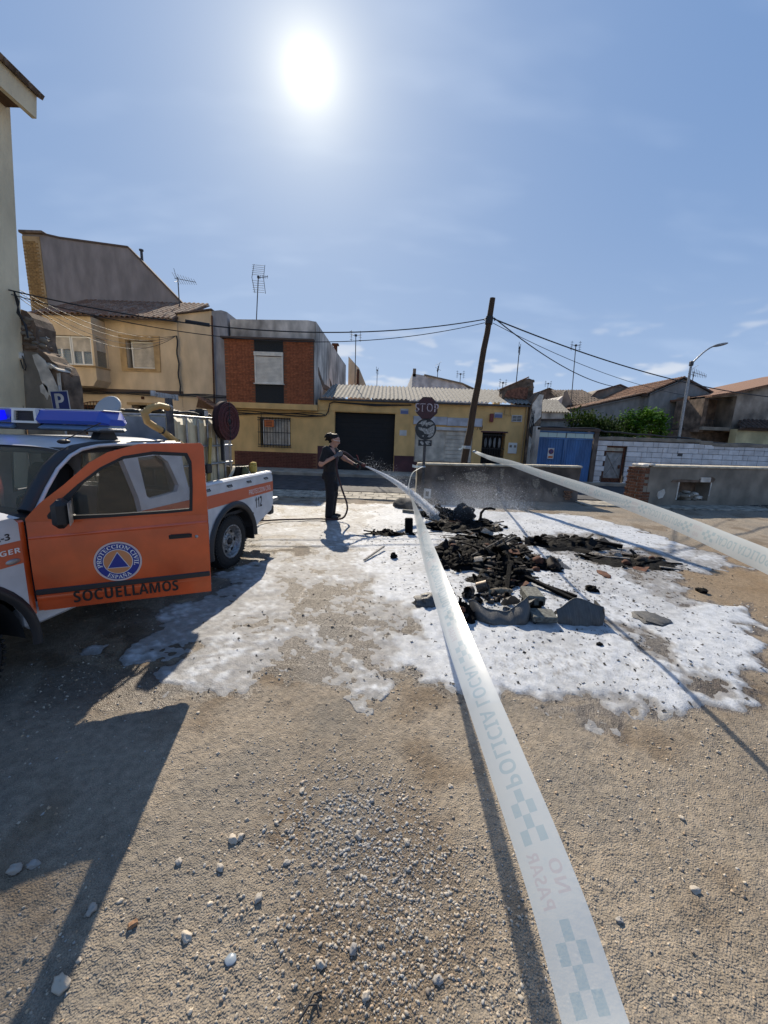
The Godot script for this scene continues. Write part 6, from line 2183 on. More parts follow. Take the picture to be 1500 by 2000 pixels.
func cargo() -> void:
	# water tank in its cage
	var base := Vector3(0.0, 0.70, 0.85)
	var t := thing("water_tank", "cream plastic water tank in a tubular metal cage on the pickup bed", "water tank", truck_point(base), TRUCK_TURN)
	mt("tank_plastic", L(0.66, 0.56, 0.36), 0.45, T.soft, Vector3.ONE * 1.2, null, 0, 0, false)
	var tb := B.new()
	tb.box(Vector3(0, 0.62, 0), Vector3(1.06, 0.98, 0.95), Basis(), 0.07)
	for k in 5:
		tb.box(Vector3(-0.42 + k * 0.205, 0.62, 0), Vector3(0.15, 1.0, 0.972), Basis(), 0.05)
	part(t, "tank", tb, M.tank_plastic)
	part(t, "pallet", bx(-0.55, 0.55, 0.0, 0.12, -0.5, 0.5, 0.01), M.dark_steel)
	var bar := func(a: Vector3, b: Vector3):
		var o := B.new()
		o.tube([a, b], 0.0135, 8)
		part(t, "cage_bar", o, M.galvanised)
	for x in [0.555, 0.30, 0.10, -0.08, -0.26, -0.42, -0.555]:
		bar.call(Vector3(x, 0.1, -0.5), Vector3(x, 1.13, -0.5))
		bar.call(Vector3(x, 0.1, 0.5), Vector3(x, 1.13, 0.5))
	for z in [-0.26, 0.0, 0.26]:
		bar.call(Vector3(-0.555, 0.1, z), Vector3(-0.555, 1.13, z))
		bar.call(Vector3(0.555, 0.1, z), Vector3(0.555, 1.13, z))
	for y in [0.34, 0.58, 0.80, 1.13]:
		bar.call(Vector3(-0.57, y, -0.515), Vector3(0.57, y, -0.515))
		bar.call(Vector3(-0.57, y, 0.515), Vector3(0.57, y, 0.515))
		bar.call(Vector3(-0.57, y, -0.515), Vector3(-0.57, y, 0.515))
		bar.call(Vector3(0.57, y, -0.515), Vector3(0.57, y, 0.515))
	part(t, "front_plate", bx(0.572, 0.58, 0.55, 1.11, -0.47, 0.50), M.grey_metal)
	part(t, "strap", plate([-0.10, 0.90, -0.045, 0.90, 0.085, 0.02, 0.03, 0.02], -0.545, -0.535), mt("strap_yellow", L(0.33, 0.23, 0.06), 0.85))
	var bk := B.new()
	bk.box(Vector3(0.01, 0.53, -0.55), Vector3(0.10, 0.11, 0.035), Basis(), 0.01)
	part(t, "strap_buckle", bk, M.rubber)
	var lid := B.new()
	lid.lathe([Vector2(0.0, 1.17), Vector2(0.09, 1.17), Vector2(0.1, 1.15), Vector2(0.1, 1.11)], 20)
	part(t, "tank_cap", lid, M.rubber)
	# things lying on the tank
	var junk := thing("hose_tangle", "black hoses and cables lying on top of the water tank", "hose", truck_point(Vector3(0, 1.85, 0.85)), TRUCK_TURN)
	for k in 6:
		var p := []
		for i in 14:
			p.append(Vector3(0.45 - 0.9 * i / 13.0, 0.015 + 0.02 * absf(sin(i * 0.9 + k)), -0.34 + 0.13 * k + 0.09 * sin(i * 0.7 + k * 1.7)))
		part(junk, "hose", tubed(p, 0.016 + 0.004 * (k % 3)), M.rubber)
	var bm := B.new()
	for k in 5:
		bm.box(Vector3(0.35 - 0.2 * k, 0.05, -0.2 + 0.1 * (k % 3)), Vector3(0.12, 0.06, 0.16), Basis(Vector3.UP, k * 0.8), 0.015)
	part(junk, "fittings", bm, M.black_trim)
	var wb := thing("pump_switch", "small black and white box standing on top of the water tank", "box", truck_point(Vector3(-0.14, 1.84, 0.46)), TRUCK_TURN)
	part(wb, "case", bx(-0.05, 0.05, 0, 0.10, -0.05, 0.05, 0.008), M.rubber)
	part(wb, "face", bx(-0.056, -0.05, 0.01, 0.09, -0.04, 0.04), M.white_plastic)
	part(wb, "face", bx(-0.05, 0.02, 0.02, 0.08, -0.056, -0.05), M.white_plastic)
	var lidd := thing("round_lid", "grey round lid leaning on the front edge of the water tank", "lid", truck_point(Vector3(0.62, 1.84, 1.03)), TRUCK_TURN)
	var ld := B.new()
	ld.lathe([Vector2(0.0, 0.03), Vector2(0.13, 0.025), Vector2(0.15, 0.01), Vector2(0.15, -0.01), Vector2(0.0, -0.01)], 28, Transform3D(Basis(Vector3.BACK, -1.05), Vector3(0, 0.04, 0)))
	part(lidd, "disc", ld, M.grey_plastic)
	# standpipe and yellow suction hose
	var sp := thing("standpipe", "square metal standpipe with a chromed cross handle beside the water tank", "standpipe", truck_point(Vector3(0.61, 1.2, 0.30)), TRUCK_TURN)
	part(sp, "post", bx(-0.03, 0.03, 0, 0.80, -0.025, 0.025, 0.005), M.dark_steel)
	var hn := B.new()
	hn.tube([Vector3(0.20, 0.815, 0), Vector3(-0.11, 0.82, 0)], 0.017, 10)
	hn.tube([Vector3(0.21, 0.80, 0), Vector3(0.21, 0.85, 0)], 0.024, 8)
	hn.tube([Vector3(-0.11, 0.785, 0), Vector3(-0.11, 0.845, 0)], 0.024, 8)
	for k in 7:
		hn.tube([Vector3(0.15 - 0.035 * k, 0.795, 0.0), Vector3(0.15 - 0.035 * k, 0.84, 0.0)], 0.022, 8)
	part(sp, "handle", hn, M.galvanised)
	part(sp, "elbow", tubed([Vector3(0.0, 0.70, -0.01), Vector3(0.05, 0.71, -0.03), Vector3(0.09, 0.70, -0.05)], 0.035), M.galvanised)
	var yh := thing("suction_hose", "thick yellow hose bending from the standpipe over the cab roof edge", "hose", truck_point(Vector3(0.61, 1.2, 0.30)), TRUCK_TURN)
	var hp := []
	for q in [[0.10, 0.70], [0.22, 0.71], [0.33, 0.68], [0.405, 0.62], [0.38, 0.55], [0.30, 0.51], [0.20, 0.47], [0.08, 0.40], [-0.04, 0.34], [-0.14, 0.28]]:
		hp.append(Vector3(q[0], q[1], -0.06))
	part(yh, "hose", tubed(hp, 0.033), mt("hose_yellow", L(0.42, 0.25, 0.075), 0.6))
	part(yh, "clamp", tubed([Vector3(0.215, 0.476, -0.06), Vector3(0.195, 0.468, -0.06)], 0.037), M.rubber)
	part(yh, "clamp", tubed([Vector3(0.0, 0.36, -0.06), Vector3(-0.015, 0.353, -0.06)], 0.037), M.rubber)
	# rolled fire hose
	var rh := thing("rolled_hose", "flat rolled dark red fire hose hung on the rear corner of the tank cage", "hose", truck_point(Vector3(-0.30, 1.81, 0.24)), TRUCK_TURN)
	var rbk := B.new()
	rbk.lathe([Vector2(0.0, -0.046), Vector2(0.236, -0.046), Vector2(0.240, 0.03), Vector2(0.0, 0.03)], 48, Transform3D(Basis(Vector3.RIGHT, PI / 2), Vector3.ZERO))
	part(rh, "backing", rbk, M.hose_red_dark if M.has("hose_red_dark") else mt("hose_red_dark", L(0.03, 0.008, 0.009), 0.9))
	var rb := B.new()
	var sp_ := []
	for k in 260:
		var a := TAU * k / 26.0
		var r := 0.04 + 0.0199 * k / 26.0
		sp_.append(Vector3(cos(a) * r, sin(a) * r, -0.050 - 0.006 * sin(a * 0.31)))
	rb.tube(sp_, 0.0092, 6)
	part(rh, "coil", rb, mt("hose_red", L(0.15, 0.032, 0.034), 0.7, T.blotch, Vector3.ONE * 4.0, T.grain, 0.15, 0, false))
	var cc := B.new()
	cc.lathe([Vector2(0.0, 0.06), Vector2(0.022, 0.06), Vector2(0.03, 0.045)], 16, Transform3D(Basis(Vector3.RIGHT, -PI / 2), Vector3.ZERO))
	part(rh, "coupling", cc, M.rubber)
	part(rh, "hanger", bx(-0.006, 0.006, -0.22, 0.24, -0.062, -0.056), M.rubber)
	part(rh, "hanger_post", bx(-0.03, 0.0, -0.5, 0.0, 0.06, 0.09), M.cabin)
	# bits behind the tank
	var bu := thing("bucket", "black plastic bucket standing in the pickup bed behind the tank", "bucket", truck_point(Vector3(-0.72, 0.92, 0.36)), TRUCK_TURN)
	var bb := B.new()
	bb.lathe([Vector2(0.12, 0.0), Vector2(0.155, 0.28), Vector2(0.165, 0.29), Vector2(0.15, 0.30), Vector2(0.115, 0.02)], 24)
	bb.box(Vector3(0, -0.1, 0), Vector3(0.3, 0.2, 0.3))
	part(bu, "pail", bb, M.rubber)
	var nb := thing("nozzle_bag", "dark green bag standing between the black bucket and the yellow bag", "bag", truck_point(Vector3(-0.62, 1.0, 0.18)), TRUCK_TURN)
	var g := B.new()
	g.blob(Vector3(0, 0.09, 0), Vector3(0.055, 0.12, 0.05), 0.35, 0.12, 5, 14, 10)
	part(nb, "sack", g, mt("bag_green", L(0.10, 0.10, 0.045), 0.9))
	var yb := thing("yellow_bag", "small yellow bag resting on the pickup bed rail", "bag", truck_point(Vector3(-0.76, 1.12, 0.14)), TRUCK_TURN)
	var yg := B.new()
	yg.box(Vector3(0, 0.06, 0), Vector3(0.13, 0.13, 0.09), Basis(Vector3.UP, 0.2), 0.03)
	yg.blob(Vector3(-0.01, 0.12, 0), Vector3(0.06, 0.035, 0.04), 0.5, 0.15, 6, 12, 8)
	part(yb, "sack", yg, mt("bag_yellow", L(0.40, 0.28, 0.06), 0.85))
	var wh := thing("white_hose_end", "short bent white hose end between the tank and the bucket", "hose", truck_point(Vector3(-0.48, 1.12, 0.25)), TRUCK_TURN)
	part(wh, "hose", tubed([Vector3(0.14, -0.03, 0), Vector3(0.06, 0.03, 0), Vector3(0.0, 0.07, 0.02), Vector3(-0.06, 0.09, 0.05), Vector3(-0.12, 0.05, 0.1)], 0.02), M.coping)

# ---------------------------------------------------------------- what the fire left
func crumple(b: B, c: Vector3, w: float, l: float, bend: float, seed_: int, bs := Basis()) -> void:  # a torn, buckled sheet
	var rng := RandomNumberGenerator.new()
	rng.seed = seed_
	var a := []
	for k in 6:
		a.append(rng.randf_range(-1, 1))
	b.surf(3, 3, func(u: float, v: float):
		var e := 0.22 * sin(u * 7.0 + a[0] * 6.0) * sin(v * 6.0 + a[1] * 5.0)
		return c + bs * Vector3((u - 0.5) * w * (1.0 + 0.4 * a[2] * v), bend * (sin(u * 3.0 + a[3] * 3.0) * 0.6 + sin(v * 4.0 + a[4] * 3.0) * 0.5) + e * 0.1 * w, (v - 0.5) * l * (1.0 + 0.3 * a[5] * u)))

func heap(label: String, c: Vector3, r: Vector3, shards: int, seed_: int, pale := 0.12) -> Node3D:
	var t := thing("charred_heap", label, "debris heap", c, 0.0)
	var rng := RandomNumberGenerator.new()
	rng.seed = seed_
	var ns := FastNoiseLite.new()
	ns.seed = seed_
	ns.frequency = 1.0
	ns.fractal_octaves = 4
	var m := B.new()
	m.surf(46, 34, func(u: float, v: float):
		var x := (u * 2.0 - 1.0)
		var z := (v * 2.0 - 1.0)
		var q := x * x + z * z + 0.35 * ns.get_noise_2d(x * 1.6, z * 1.6 + 7.0)
		var h := maxf(0.0, 1.0 - q) 
		h = pow(h, 0.7) * (0.55 + 0.9 * absf(ns.get_noise_2d(x * 2.6, z * 2.6))) + 0.30 * ns.get_noise_2d(x * 7.0, z * 7.0) * smoothstep(0.0, 0.25, h) - 0.06 * smoothstep(0.12, 0.0, h)
		return Vector3(x * r.x + 0.05 * ns.get_noise_2d(x * 6.0, z * 6.0 + 3.0), h * r.y, z * r.z))
	part(t, "charred_mass", m, M.char)
	var kinds := [M.char, M.char_grey, M.char_brown, M.ash_pale, M.rust]
	for k in shards:
		var a := rng.randf() * TAU
		var q := sqrt(rng.randf())
		var p := Vector3(cos(a) * q * r.x * 1.05, r.y * (1.0 - q * q) * rng.randf_range(0.35, 0.95) + 0.01, sin(a) * q * r.z * 1.05)
		var bs := Basis(Vector3.UP, rng.randf() * TAU) * Basis(Vector3.RIGHT, rng.randf_range(-0.8, 0.8)) * Basis(Vector3.BACK, rng.randf_range(-0.6, 0.6))
		var b := B.new()
		var mat: Material = M.char
		var d := rng.randf()
		var sort := rng.randi() % 4
		if d < pale:
			mat = M.ash_pale
		elif d < pale + 0.05:
			mat = M.rust
		elif d < pale + 0.18:
			mat = M.char_brown
		elif d < pale + 0.26:
			mat = M.char_grey
		var name_ := "charred_shard"
		if sort == 1 and mat == M.ash_pale:
			sort = 2
		match sort:
			0:
				b.box(p, Vector3(rng.randf_range(0.2, 0.62) * minf(1.0, r.x * 1.6), 0.016, rng.randf_range(0.02, 0.055)), Basis(Vector3.UP, rng.randfn() * 0.6) * Basis(Vector3.BACK, rng.randf_range(-0.25, 0.25)), 0.004)
				name_ = "charred_stick"
			1:
				b.blob(p, Vector3(0.06, 0.045, 0.05) * rng.randf_range(0.6, 1.5), 0.6, 0.16, seed_ * 50 + k, 9, 7, bs)
				name_ = "charred_lump"
			_:
				crumple(b, p, rng.randf_range(0.06, 0.26) * minf(1.0, r.x * 1.9), rng.randf_range(0.06, 0.26) * minf(1.0, r.x * 1.9), rng.randf_range(0.01, 0.05), seed_ * 77 + k, bs)
		part(t, name_, b, mat)
	return t

func piece(called: String, label: String, cat: String, b: B, m: Material, group := "") -> void:
	solo(called, b, m, label, cat, group)

func fire_remains() -> void:
	mt("char", L(0.008, 0.0075, 0.008), 0.5, T.blotch, Vector3.ONE * 6.0, T.grit, 0.7, 0, false)
	M.char.roughness = 0.7
	M.char.metallic_specular = 0.22
	mt("char_grey", L(0.045, 0.043, 0.042), 0.85, T.blotch, Vector3.ONE * 5.0, T.grit, 0.4, 0, false)
	mt("char_brown", L(0.035, 0.020, 0.013), 0.8, T.blotch, Vector3.ONE * 6.0, T.grain, 0.2, 0, false)
	mt("ash_pale", L(0.42, 0.38, 0.33), 0.85, T.blotch, Vector3.ONE * 5.0, T.grain, 0.2, 0, false)
	mt("melted_grey", L(0.105, 0.102, 0.097), 0.5, T.streak, Vector3(5.0, 2.5, 5.0), T.grain, 0.15, 0, false)
	mt("block_grey", L(0.20, 0.205, 0.18), 0.8, T.blotch, Vector3.ONE * 4.0, T.grain, 0.2, 0, false)
	mt("tin", L(0.16, 0.12, 0.09), 0.5, T.blotch, Vector3.ONE * 8.0, null, 0, 0.5, false)
	heap("large charred heap of boards and sheeting in the middle of the foam", Vector3(1.52, 0.0, -5.50), Vector3(0.72, 0.19, 0.64), 120, 31, 0.10)
	heap("thin charred scraps bridging the large heap and the far heap", Vector3(1.72, 0, -6.38), Vector3(0.62, 0.07, 0.34), 44, 43, 0.06)
	heap("loose charred scraps scattered left of the slotted block", Vector3(1.36, 0, -4.42), Vector3(0.34, 0.06, 0.26), 30, 44, 0.08)
	heap("black soaked ash mound in front of the large charred heap", Vector3(1.12, 0, -5.02), Vector3(0.36, 0.14, 0.24), 22, 32, 0.05)
	heap("long charred heap farther back, under the water jet", Vector3(1.58, 0, -7.35), Vector3(0.78, 0.13, 0.50), 70, 33, 0.06)
	heap("black lump heap nearest the low wall, right of the tape", Vector3(1.22, 0, -8.25), Vector3(0.42, 0.24, 0.26), 20, 34, 0.02)
	heap("knot of charred metal behind the grey block", Vector3(1.60, 0, -4.62), Vector3(0.30, 0.16, 0.22), 26, 35, 0.03)
	heap("low scatter of charred scraps right of the large heap", Vector3(2.14, 0, -5.12), Vector3(0.40, 0.10, 0.24), 26, 36, 0.12)
	heap("small burnt bundle at the left end of the warped grey panel", Vector3(0.78, 0, -3.46), Vector3(0.13, 0.16, 0.13), 14, 37, 0.15)
	heap("charred scraps at the foot of the stop sign", Vector3(1.15, 0, -9.95), Vector3(0.45, 0.12, 0.3), 24, 38, 0.10)
	heap("flat dark ash spread on the right of the foam", Vector3(3.15, 0, -6.35), Vector3(0.75, 0.07, 0.42), 44, 39, 0.03)
	heap("thin grey ash trail right of the flat dark ash", Vector3(3.65, 0, -5.45), Vector3(0.62, 0.045, 0.34), 26, 40, 0.08)
	heap("blackened scraps around the slender stump left of the tape", Vector3(0.15, 0, -6.55), Vector3(0.42, 0.05, 0.16), 20, 41, 0.02)
	heap("crumbling charred clump beside the tape left of the large heap", Vector3(0.88, 0, -5.45), Vector3(0.22, 0.10, 0.16), 16, 42, 0.05)
	# the two warped grey panels: bent shells leaning back
	var shell := func(bot: Callable, top: Callable, bulge: float, nu: int):
		var o := B.new()
		for side in 2:
			o.surf(nu, 12, func(u: float, v: float):
				var p: Vector3 = (bot.call(u) as Vector3).lerp(top.call(u), v)
				return p + Vector3(0, 0, bulge * sin(PI * v) * (0.7 + 0.3 * sin(u * 9.0)) + 0.006 * sin(u * 23.0 + v * 5.0) - 0.016 * side))
		o.surf(nu, 3, func(u: float, v: float): return (top.call(u) as Vector3) + Vector3(0, 0.010 * sin(PI * v), -0.016 * v))
		return o
	var gl: B = shell.call(func(u: float): return Vector3(lerpf(0.89, 1.43, u), 0.0, -3.31 - 0.13 * pow(absf(2.0 * u - 1.0), 4.0)), func(u: float): return Vector3(lerpf(0.86, 1.45, u), 0.165 - 0.070 * pow(sin(PI * clampf(u * 1.04, 0, 1)), 1.2) + 0.045 * smoothstep(0.55, 0.85, u) - 0.05 * smoothstep(0.93, 1.0, u) - 0.04 * smoothstep(0.06, 0.0, u) + 0.006 * sin(u * 19.0), -3.42 - 0.15 * pow(absf(2.0 * u - 1.0), 3.0)), 0.06, 34)
	gl.surf(14, 8, func(u: float, v: float): return Vector3(lerpf(1.22, 1.50, u), lerpf(0.19, 0.05, v) + 0.03 * sin(u * 8.0 + v * 3.0), -3.50 - 0.20 * v - 0.03 * sin(u * 6.0)))
	piece("warped_panel", "heat warped grey plastic panel with a sagging top edge, left of the pale block", "debris panel", gl, M.melted_grey)
	var gtop := func(u: float): return Vector3(lerpf(1.68, 2.12, u), lerpf(lerpf(0.125, 0.225, smoothstep(0.0, 0.45, u)), 0.165, smoothstep(0.45, 1.0, u)), -3.44 - 0.05 * sin(PI * u))
	var gr: B = shell.call(func(u: float): return Vector3(lerpf(1.68, 2.10, u), 0.0, -3.335 - 0.07 * pow(1.0 - u, 3.0) - 0.05 * u * u), gtop, 0.03, 24)
	gr.surf(5, 8, func(u: float, v: float): return Vector3(2.105 + 0.03 * u, lerpf(0.0, 0.165, v), -3.40 - 0.24 * u))
	gr.surf(20, 3, func(u: float, v: float): return (gtop.call(u) as Vector3) + Vector3(0.0, -0.03 * v - 0.09 * v * v, -0.10 * v))
	piece("warped_panel", "boxy scorched grey panel with a peaked top, right of the pale block", "debris panel", gr, M.melted_grey)
	var rim := B.new()
	rim.tube([Vector3(2.108, 0.01, -3.392), Vector3(2.114, 0.09, -3.41), Vector3(2.12, 0.165, -3.44)], 0.005, 6)
	part(get_child(get_child_count() - 1), "torn_edge", rim, M.grey_plastic)
	var lk := B.new()
	lk.box(Vector3(1.54, 0.075, -3.42), Vector3(0.23, 0.06, 0.17), Basis(Vector3.UP, -0.05) * Basis(Vector3.RIGHT, 0.10), 0.010)
	lk.box(Vector3(1.54, 0.025, -3.44), Vector3(0.12, 0.06, 0.1))
	piece("pale_block", "pale greenish block bridging the two warped grey panels", "block", lk, M.block_grey)
	var bx1 := thing("slotted_block", "grey concrete block with two dark slots in its end behind the pale block", "block", Vector3(1.565, 0, -3.77), -0.08)
	var bb := B.new()
	bb.box(Vector3(0, 0.125, 0), Vector3(0.18, 0.10, 0.30), Basis(Vector3.RIGHT, -0.02), 0.014)
	part(bx1, "block", bb, M.block_grey)
	part(bx1, "stand", bx(-0.07, 0.07, 0.0, 0.08, -0.13, 0.12, 0.01), M.char)
	for x in [-0.045, 0.045]:
		part(bx1, "slot", bx(x - 0.022, x + 0.022, 0.085, 0.135, 0.145, 0.156, 0.003), M.char)
	var lp := B.new()
	lp.blob(Vector3(0.50, 0.045, -3.74), Vector3(0.17, 0.07, 0.10), 0.7, 0.13, 51, 18, 12, Basis(Vector3.UP, 0.35))
	piece("melted_lump", "grey melted lump on the foam just left of the tape", "debris", lp, M.melted_grey)
	# tins and burnt cups on the foam
	var tin := B.new()
	tin.lathe([Vector2(0.0, 0.005), Vector2(0.048, 0.005), Vector2(0.05, 0.01), Vector2(0.05, 0.10), Vector2(0.047, 0.105), Vector2(0.044, 0.10), Vector2(0.043, 0.02), Vector2(0.0, 0.018)], 20)
	var tm := tin.mesh()
	var spots := [[1.07, -4.10, 1.15, 1.25, "largest rusty tin lying open towards the lot", 1.25], [0.99, -4.02, 1.3, -0.6, "dark tin tipped on its side left of the largest tin", 1.0]]
	for q in spots:
		var o := solo("burnt_tin", tm, M.tin, q[4], "tin", "burnt tins on the foam")
		o.transform = Transform3D((Basis(Vector3.UP, q[3]) * Basis(Vector3.RIGHT, q[2])).scaled(Vector3.ONE * q[5]), Vector3(q[0], 0.055, q[1]))
	var rng := RandomNumberGenerator.new()
	rng.seed = 61
	var cup := B.new()
	cup.lathe([Vector2(0.0, 0.0), Vector2(0.024, 0.0), Vector2(0.034, 0.055), Vector2(0.030, 0.055), Vector2(0.021, 0.006)], 12)
	var cm := cup.mesh()
	for k in 22:
		var o := solo("burnt_cup", cm, [M.tin, M.char_brown, M.char_grey, M.char][k % 4], "small burnt cup lying in the foam between the warped panel and the tins", "cup", "burnt cups in the foam behind the warped panel")
		o.transform = Transform3D(Basis(Vector3.UP, rng.randf() * TAU) * Basis(Vector3.RIGHT, rng.randf_range(0.6, 2.0)), Vector3(0.86 + rng.randf() * 0.52, 0.035, -3.88 + rng.randf() * 0.26 - 0.1))
	var cu := B.new()
	cu.blob(Vector3(1.31, 0.035, -4.06), Vector3(0.17, 0.045, 0.05), 0.35, 0.12, 53, 18, 10, Basis(Vector3.UP, 0.25))
	piece("scorched_bolster", "long pale scorched bolster between the tins and the slotted block", "debris", cu, mt("scorched_cloth", L(0.34, 0.28, 0.20), 0.95, T.blotch, Vector3.ONE * 5.0))
	# boards, beams and pipes
	var lumber := [
		["charred_board", "long thin charred board leaning up across the front of the large heap", Vector3(1.10, 0.06, -4.98), Vector3(2.06, 0.22, -5.86), 0.055, 0.025],
		["charred_board", "second long board just above the leaning one on the large heap", Vector3(1.22, 0.12, -5.10), Vector3(2.02, 0.25, -5.90), 0.03, 0.018],
		["charred_board", "flat scorched board lying between the large heap and the slotted block", Vector3(1.36, 0.05, -4.90), Vector3(1.96, 0.045, -4.78), 0.07, 0.03],
		["charred_board", "short charred board slanting down to the slotted block", Vector3(1.20, 0.05, -4.80), Vector3(1.50, 0.05, -4.40), 0.07, 0.028],
		["charred_post", "short upright charred strut propped behind the tins", Vector3(1.42, 0.0, -4.14), Vector3(1.56, 0.20, -4.52), 0.05, 0.03],
		["charred_beam", "dark twisted rail running right behind the slotted block", Vector3(1.74, 0.08, -4.46), Vector3(2.08, 0.03, -3.92), 0.05, 0.04],
		["charred_beam", "thin rail lying parallel to the dark twisted rail", Vector3(1.86, 0.03, -4.42), Vector3(2.16, 0.03, -4.02), 0.03, 0.03],
		["charred_log", "charred log lying on the flat dark ash at right", Vector3(3.38, 0.06, -6.55), Vector3(3.92, 0.05, -6.12), 0.07, 0.06],
		["thin_rod", "thin black rod running from the stump to the far heap", Vector3(-0.35, 0.02, -6.48), Vector3(1.40, 0.03, -6.85), 0.012, 0.012],
		["thin_rod", "second thin black rod lying in the foam before the far heap", Vector3(0.5, 0.02, -6.62), Vector3(1.48, 0.02, -6.55), 0.010, 0.010],
		["grey_kerb", "short grey kerb stone lying under the water jet", Vector3(0.42, 0.04, -8.55), Vector3(0.98, 0.04, -8.42), 0.10, 0.08],
		["wet_strip", "pale bent strip standing in the foam swirl left of the tape", Vector3(-0.25, 0.02, -5.05), Vector3(0.02, 0.06, -5.62), 0.03, 0.02],
	]
	for q in lumber:
		var b := B.new()
		b.bar(q[2], q[3], q[4], q[5], Vector3.UP, 0.004)
		piece(q[0], q[1], "kerb" if q[0] == "grey_kerb" else "board" if "board" in q[0] else "beam", b, M.block_grey if q[0] == "grey_kerb" else M.ash_pale if q[0] == "wet_strip" else M.char if q[0] != "charred_board" else M.char_grey)
	var bp := B.new()
	bp.tube([Vector3(1.93, 0.02, -7.70), Vector3(1.98, 0.10, -7.76), Vector3(2.00, 0.20, -7.82), Vector3(2.08, 0.27, -7.90), Vector3(2.22, 0.28, -7.98), Vector3(2.34, 0.25, -8.02)], [0.035, 0.03, 0.028, 0.026, 0.03, 0.018], 8)
	piece("bent_pipe", "black bent pipe rising from the right end of the far heap", "pipe", bp, M.char)
	var lg := B.new()
	lg.blob(Vector3(1.72, 0.12, -8.12), Vector3(0.22, 0.19, 0.14), 0.65, 0.10, 57, 20, 14)
	piece("ash_boulder", "grey ash covered lump standing behind the far heap", "debris", lg, M.char_grey)
	var sp := B.new()
	sp.box(Vector3(0.45, 0.14, -6.70), Vector3(0.14, 0.28, 0.10), Basis(Vector3.BACK, 0.04), 0.015)
	piece("charred_stump", "small square charred stump standing left of the tape", "stump", sp, M.char)
	var md := B.new()
	md.blob(Vector3(0.62, 0.03, -9.25), Vector3(0.42, 0.20, 0.30), 0.4, 0.09, 58, 22, 12)
	piece("rubble_mound", "low grey rubble mound behind the tape, in the spray", "rubble", md, M.char_grey)
	var wt := thing("white_scrap", "white scorched metal scrap standing at the foot of the stop sign", "scrap", Vector3(1.13, 0, -10.2), 0.2)
	var wb := B.new()
	wb.ring([Vector2(-0.09, 0.10), Vector2(0.09, 0.08), Vector2(0.10, 0.34), Vector2(-0.08, 0.36)], [Vector2(-0.05, 0.15), Vector2(0.05, 0.14), Vector2(0.055, 0.28), Vector2(-0.045, 0.29)], -0.02, 0.02)
	part(wt, "frame", wb, M.white_plain)
	part(wt, "foot", bx(-0.2, 0.16, 0.06, 0.10, -0.1, 0.1, 0.01), M.ash_pale)
	var sc := [
		["charred_clod", "round black clod alone on the foam right of the slotted block", Vector3(2.45, 0.03, -4.26), Vector3(0.07, 0.045, 0.06), "char"],
		["reddish_rag", "flat reddish rag lying alone on the foam on the right", Vector3(2.91, 0.015, -4.83), Vector3(0.16, 0.018, 0.06), "rust"],
		["grey_crust", "grey crusty slab on the foam right of the peaked panel", Vector3(2.66, 0.02, -3.56), Vector3(0.16, 0.018, 0.14), "melted_grey"],
		["charred_clod", "black clod at the edge of the foam on the far right", Vector3(3.79, 0.025, -4.33), Vector3(0.06, 0.03, 0.05), "char"],
		["charred_clod", "small black clod below the large heap's right end", Vector3(2.28, 0.03, -6.55), Vector3(0.06, 0.05, 0.05), "char"],
		["charred_clod", "small black clod left of the stump in the swirl", Vector3(0.16, 0.03, -5.25), Vector3(0.05, 0.05, 0.05), "char"],
		["burnt_hook", "tiny black hooked scrap in the shadow of the peaked panel", Vector3(1.88, 0.015, -3.03), Vector3(0.03, 0.016, 0.02), "char"],
		["brown_crust", "brown crumpled sheet standing right of the slanting boards", Vector3(2.32, 0.06, -5.02), Vector3(0.14, 0.09, 0.08), "char_brown"],
	]
	for q in sc:
		var b := B.new()
		b.blob(q[2], q[3], 0.7, 0.15, int(q[2].x * 100), 16, 10, Basis(Vector3.UP, q[2].z))
		piece(q[0], q[1], "debris", b, M[q[4]])
	# ash flakes strewn over the foam
	var f := B.new()
	crumple(f, Vector3.ZERO, 1.0, 1.5, 0.25, 5)
	var xs := []
	var cs := []
	var centres := [[1.5, -5.4, 0.75, 1100], [1.6, -7.3, 0.7, 800], [3.2, -6.2, 0.6, 1300], [3.7, -5.3, 0.55, 700], [2.1, -4.5, 0.7, 900], [1.1, -4.0, 0.4, 500], [2.3, -3.4, 0.8, 500], [1.4, -2.7, 1.0, 260], [0.2, -6.4, 0.7, 420], [0.9, -9.2, 0.7, 500], [-0.2, -3.0, 0.9, 260], [2.6, -3.1, 0.7, 200], [4.2, -7.6, 0.8, 300]]
	for q in centres:
		for k in q[3]:
			var x: float = q[0] + rng.randfn() * q[2]
			var z: float = q[1] + rng.randfn() * q[2] * 0.7
			if z > -2.1:
				continue
			var s := 0.004 + 0.022 * pow(rng.randf(), 3.0)
			var y := height_at(x, z) + maxf(foam_at(x, z, cover_w(x, z)), 0.0) + 0.004
			xs.append(Transform3D((Basis(Vector3.UP, rng.randf() * TAU) * Basis(Vector3.RIGHT, rng.randf_range(-0.5, 0.5))).scaled(Vector3(s, s, s)), Vector3(x, y, z)))
			var g := rng.randf_range(0.008, 0.05)
			cs.append(Color(g * 1.1, g, g * 0.95, 1))
	var fo := copies(self, "ash_flakes", f.mesh(), M.pebble, xs, cs)
	tag(fo, "black ash flakes and burnt crumbs strewn over the foam", "ash", "", "stuff")

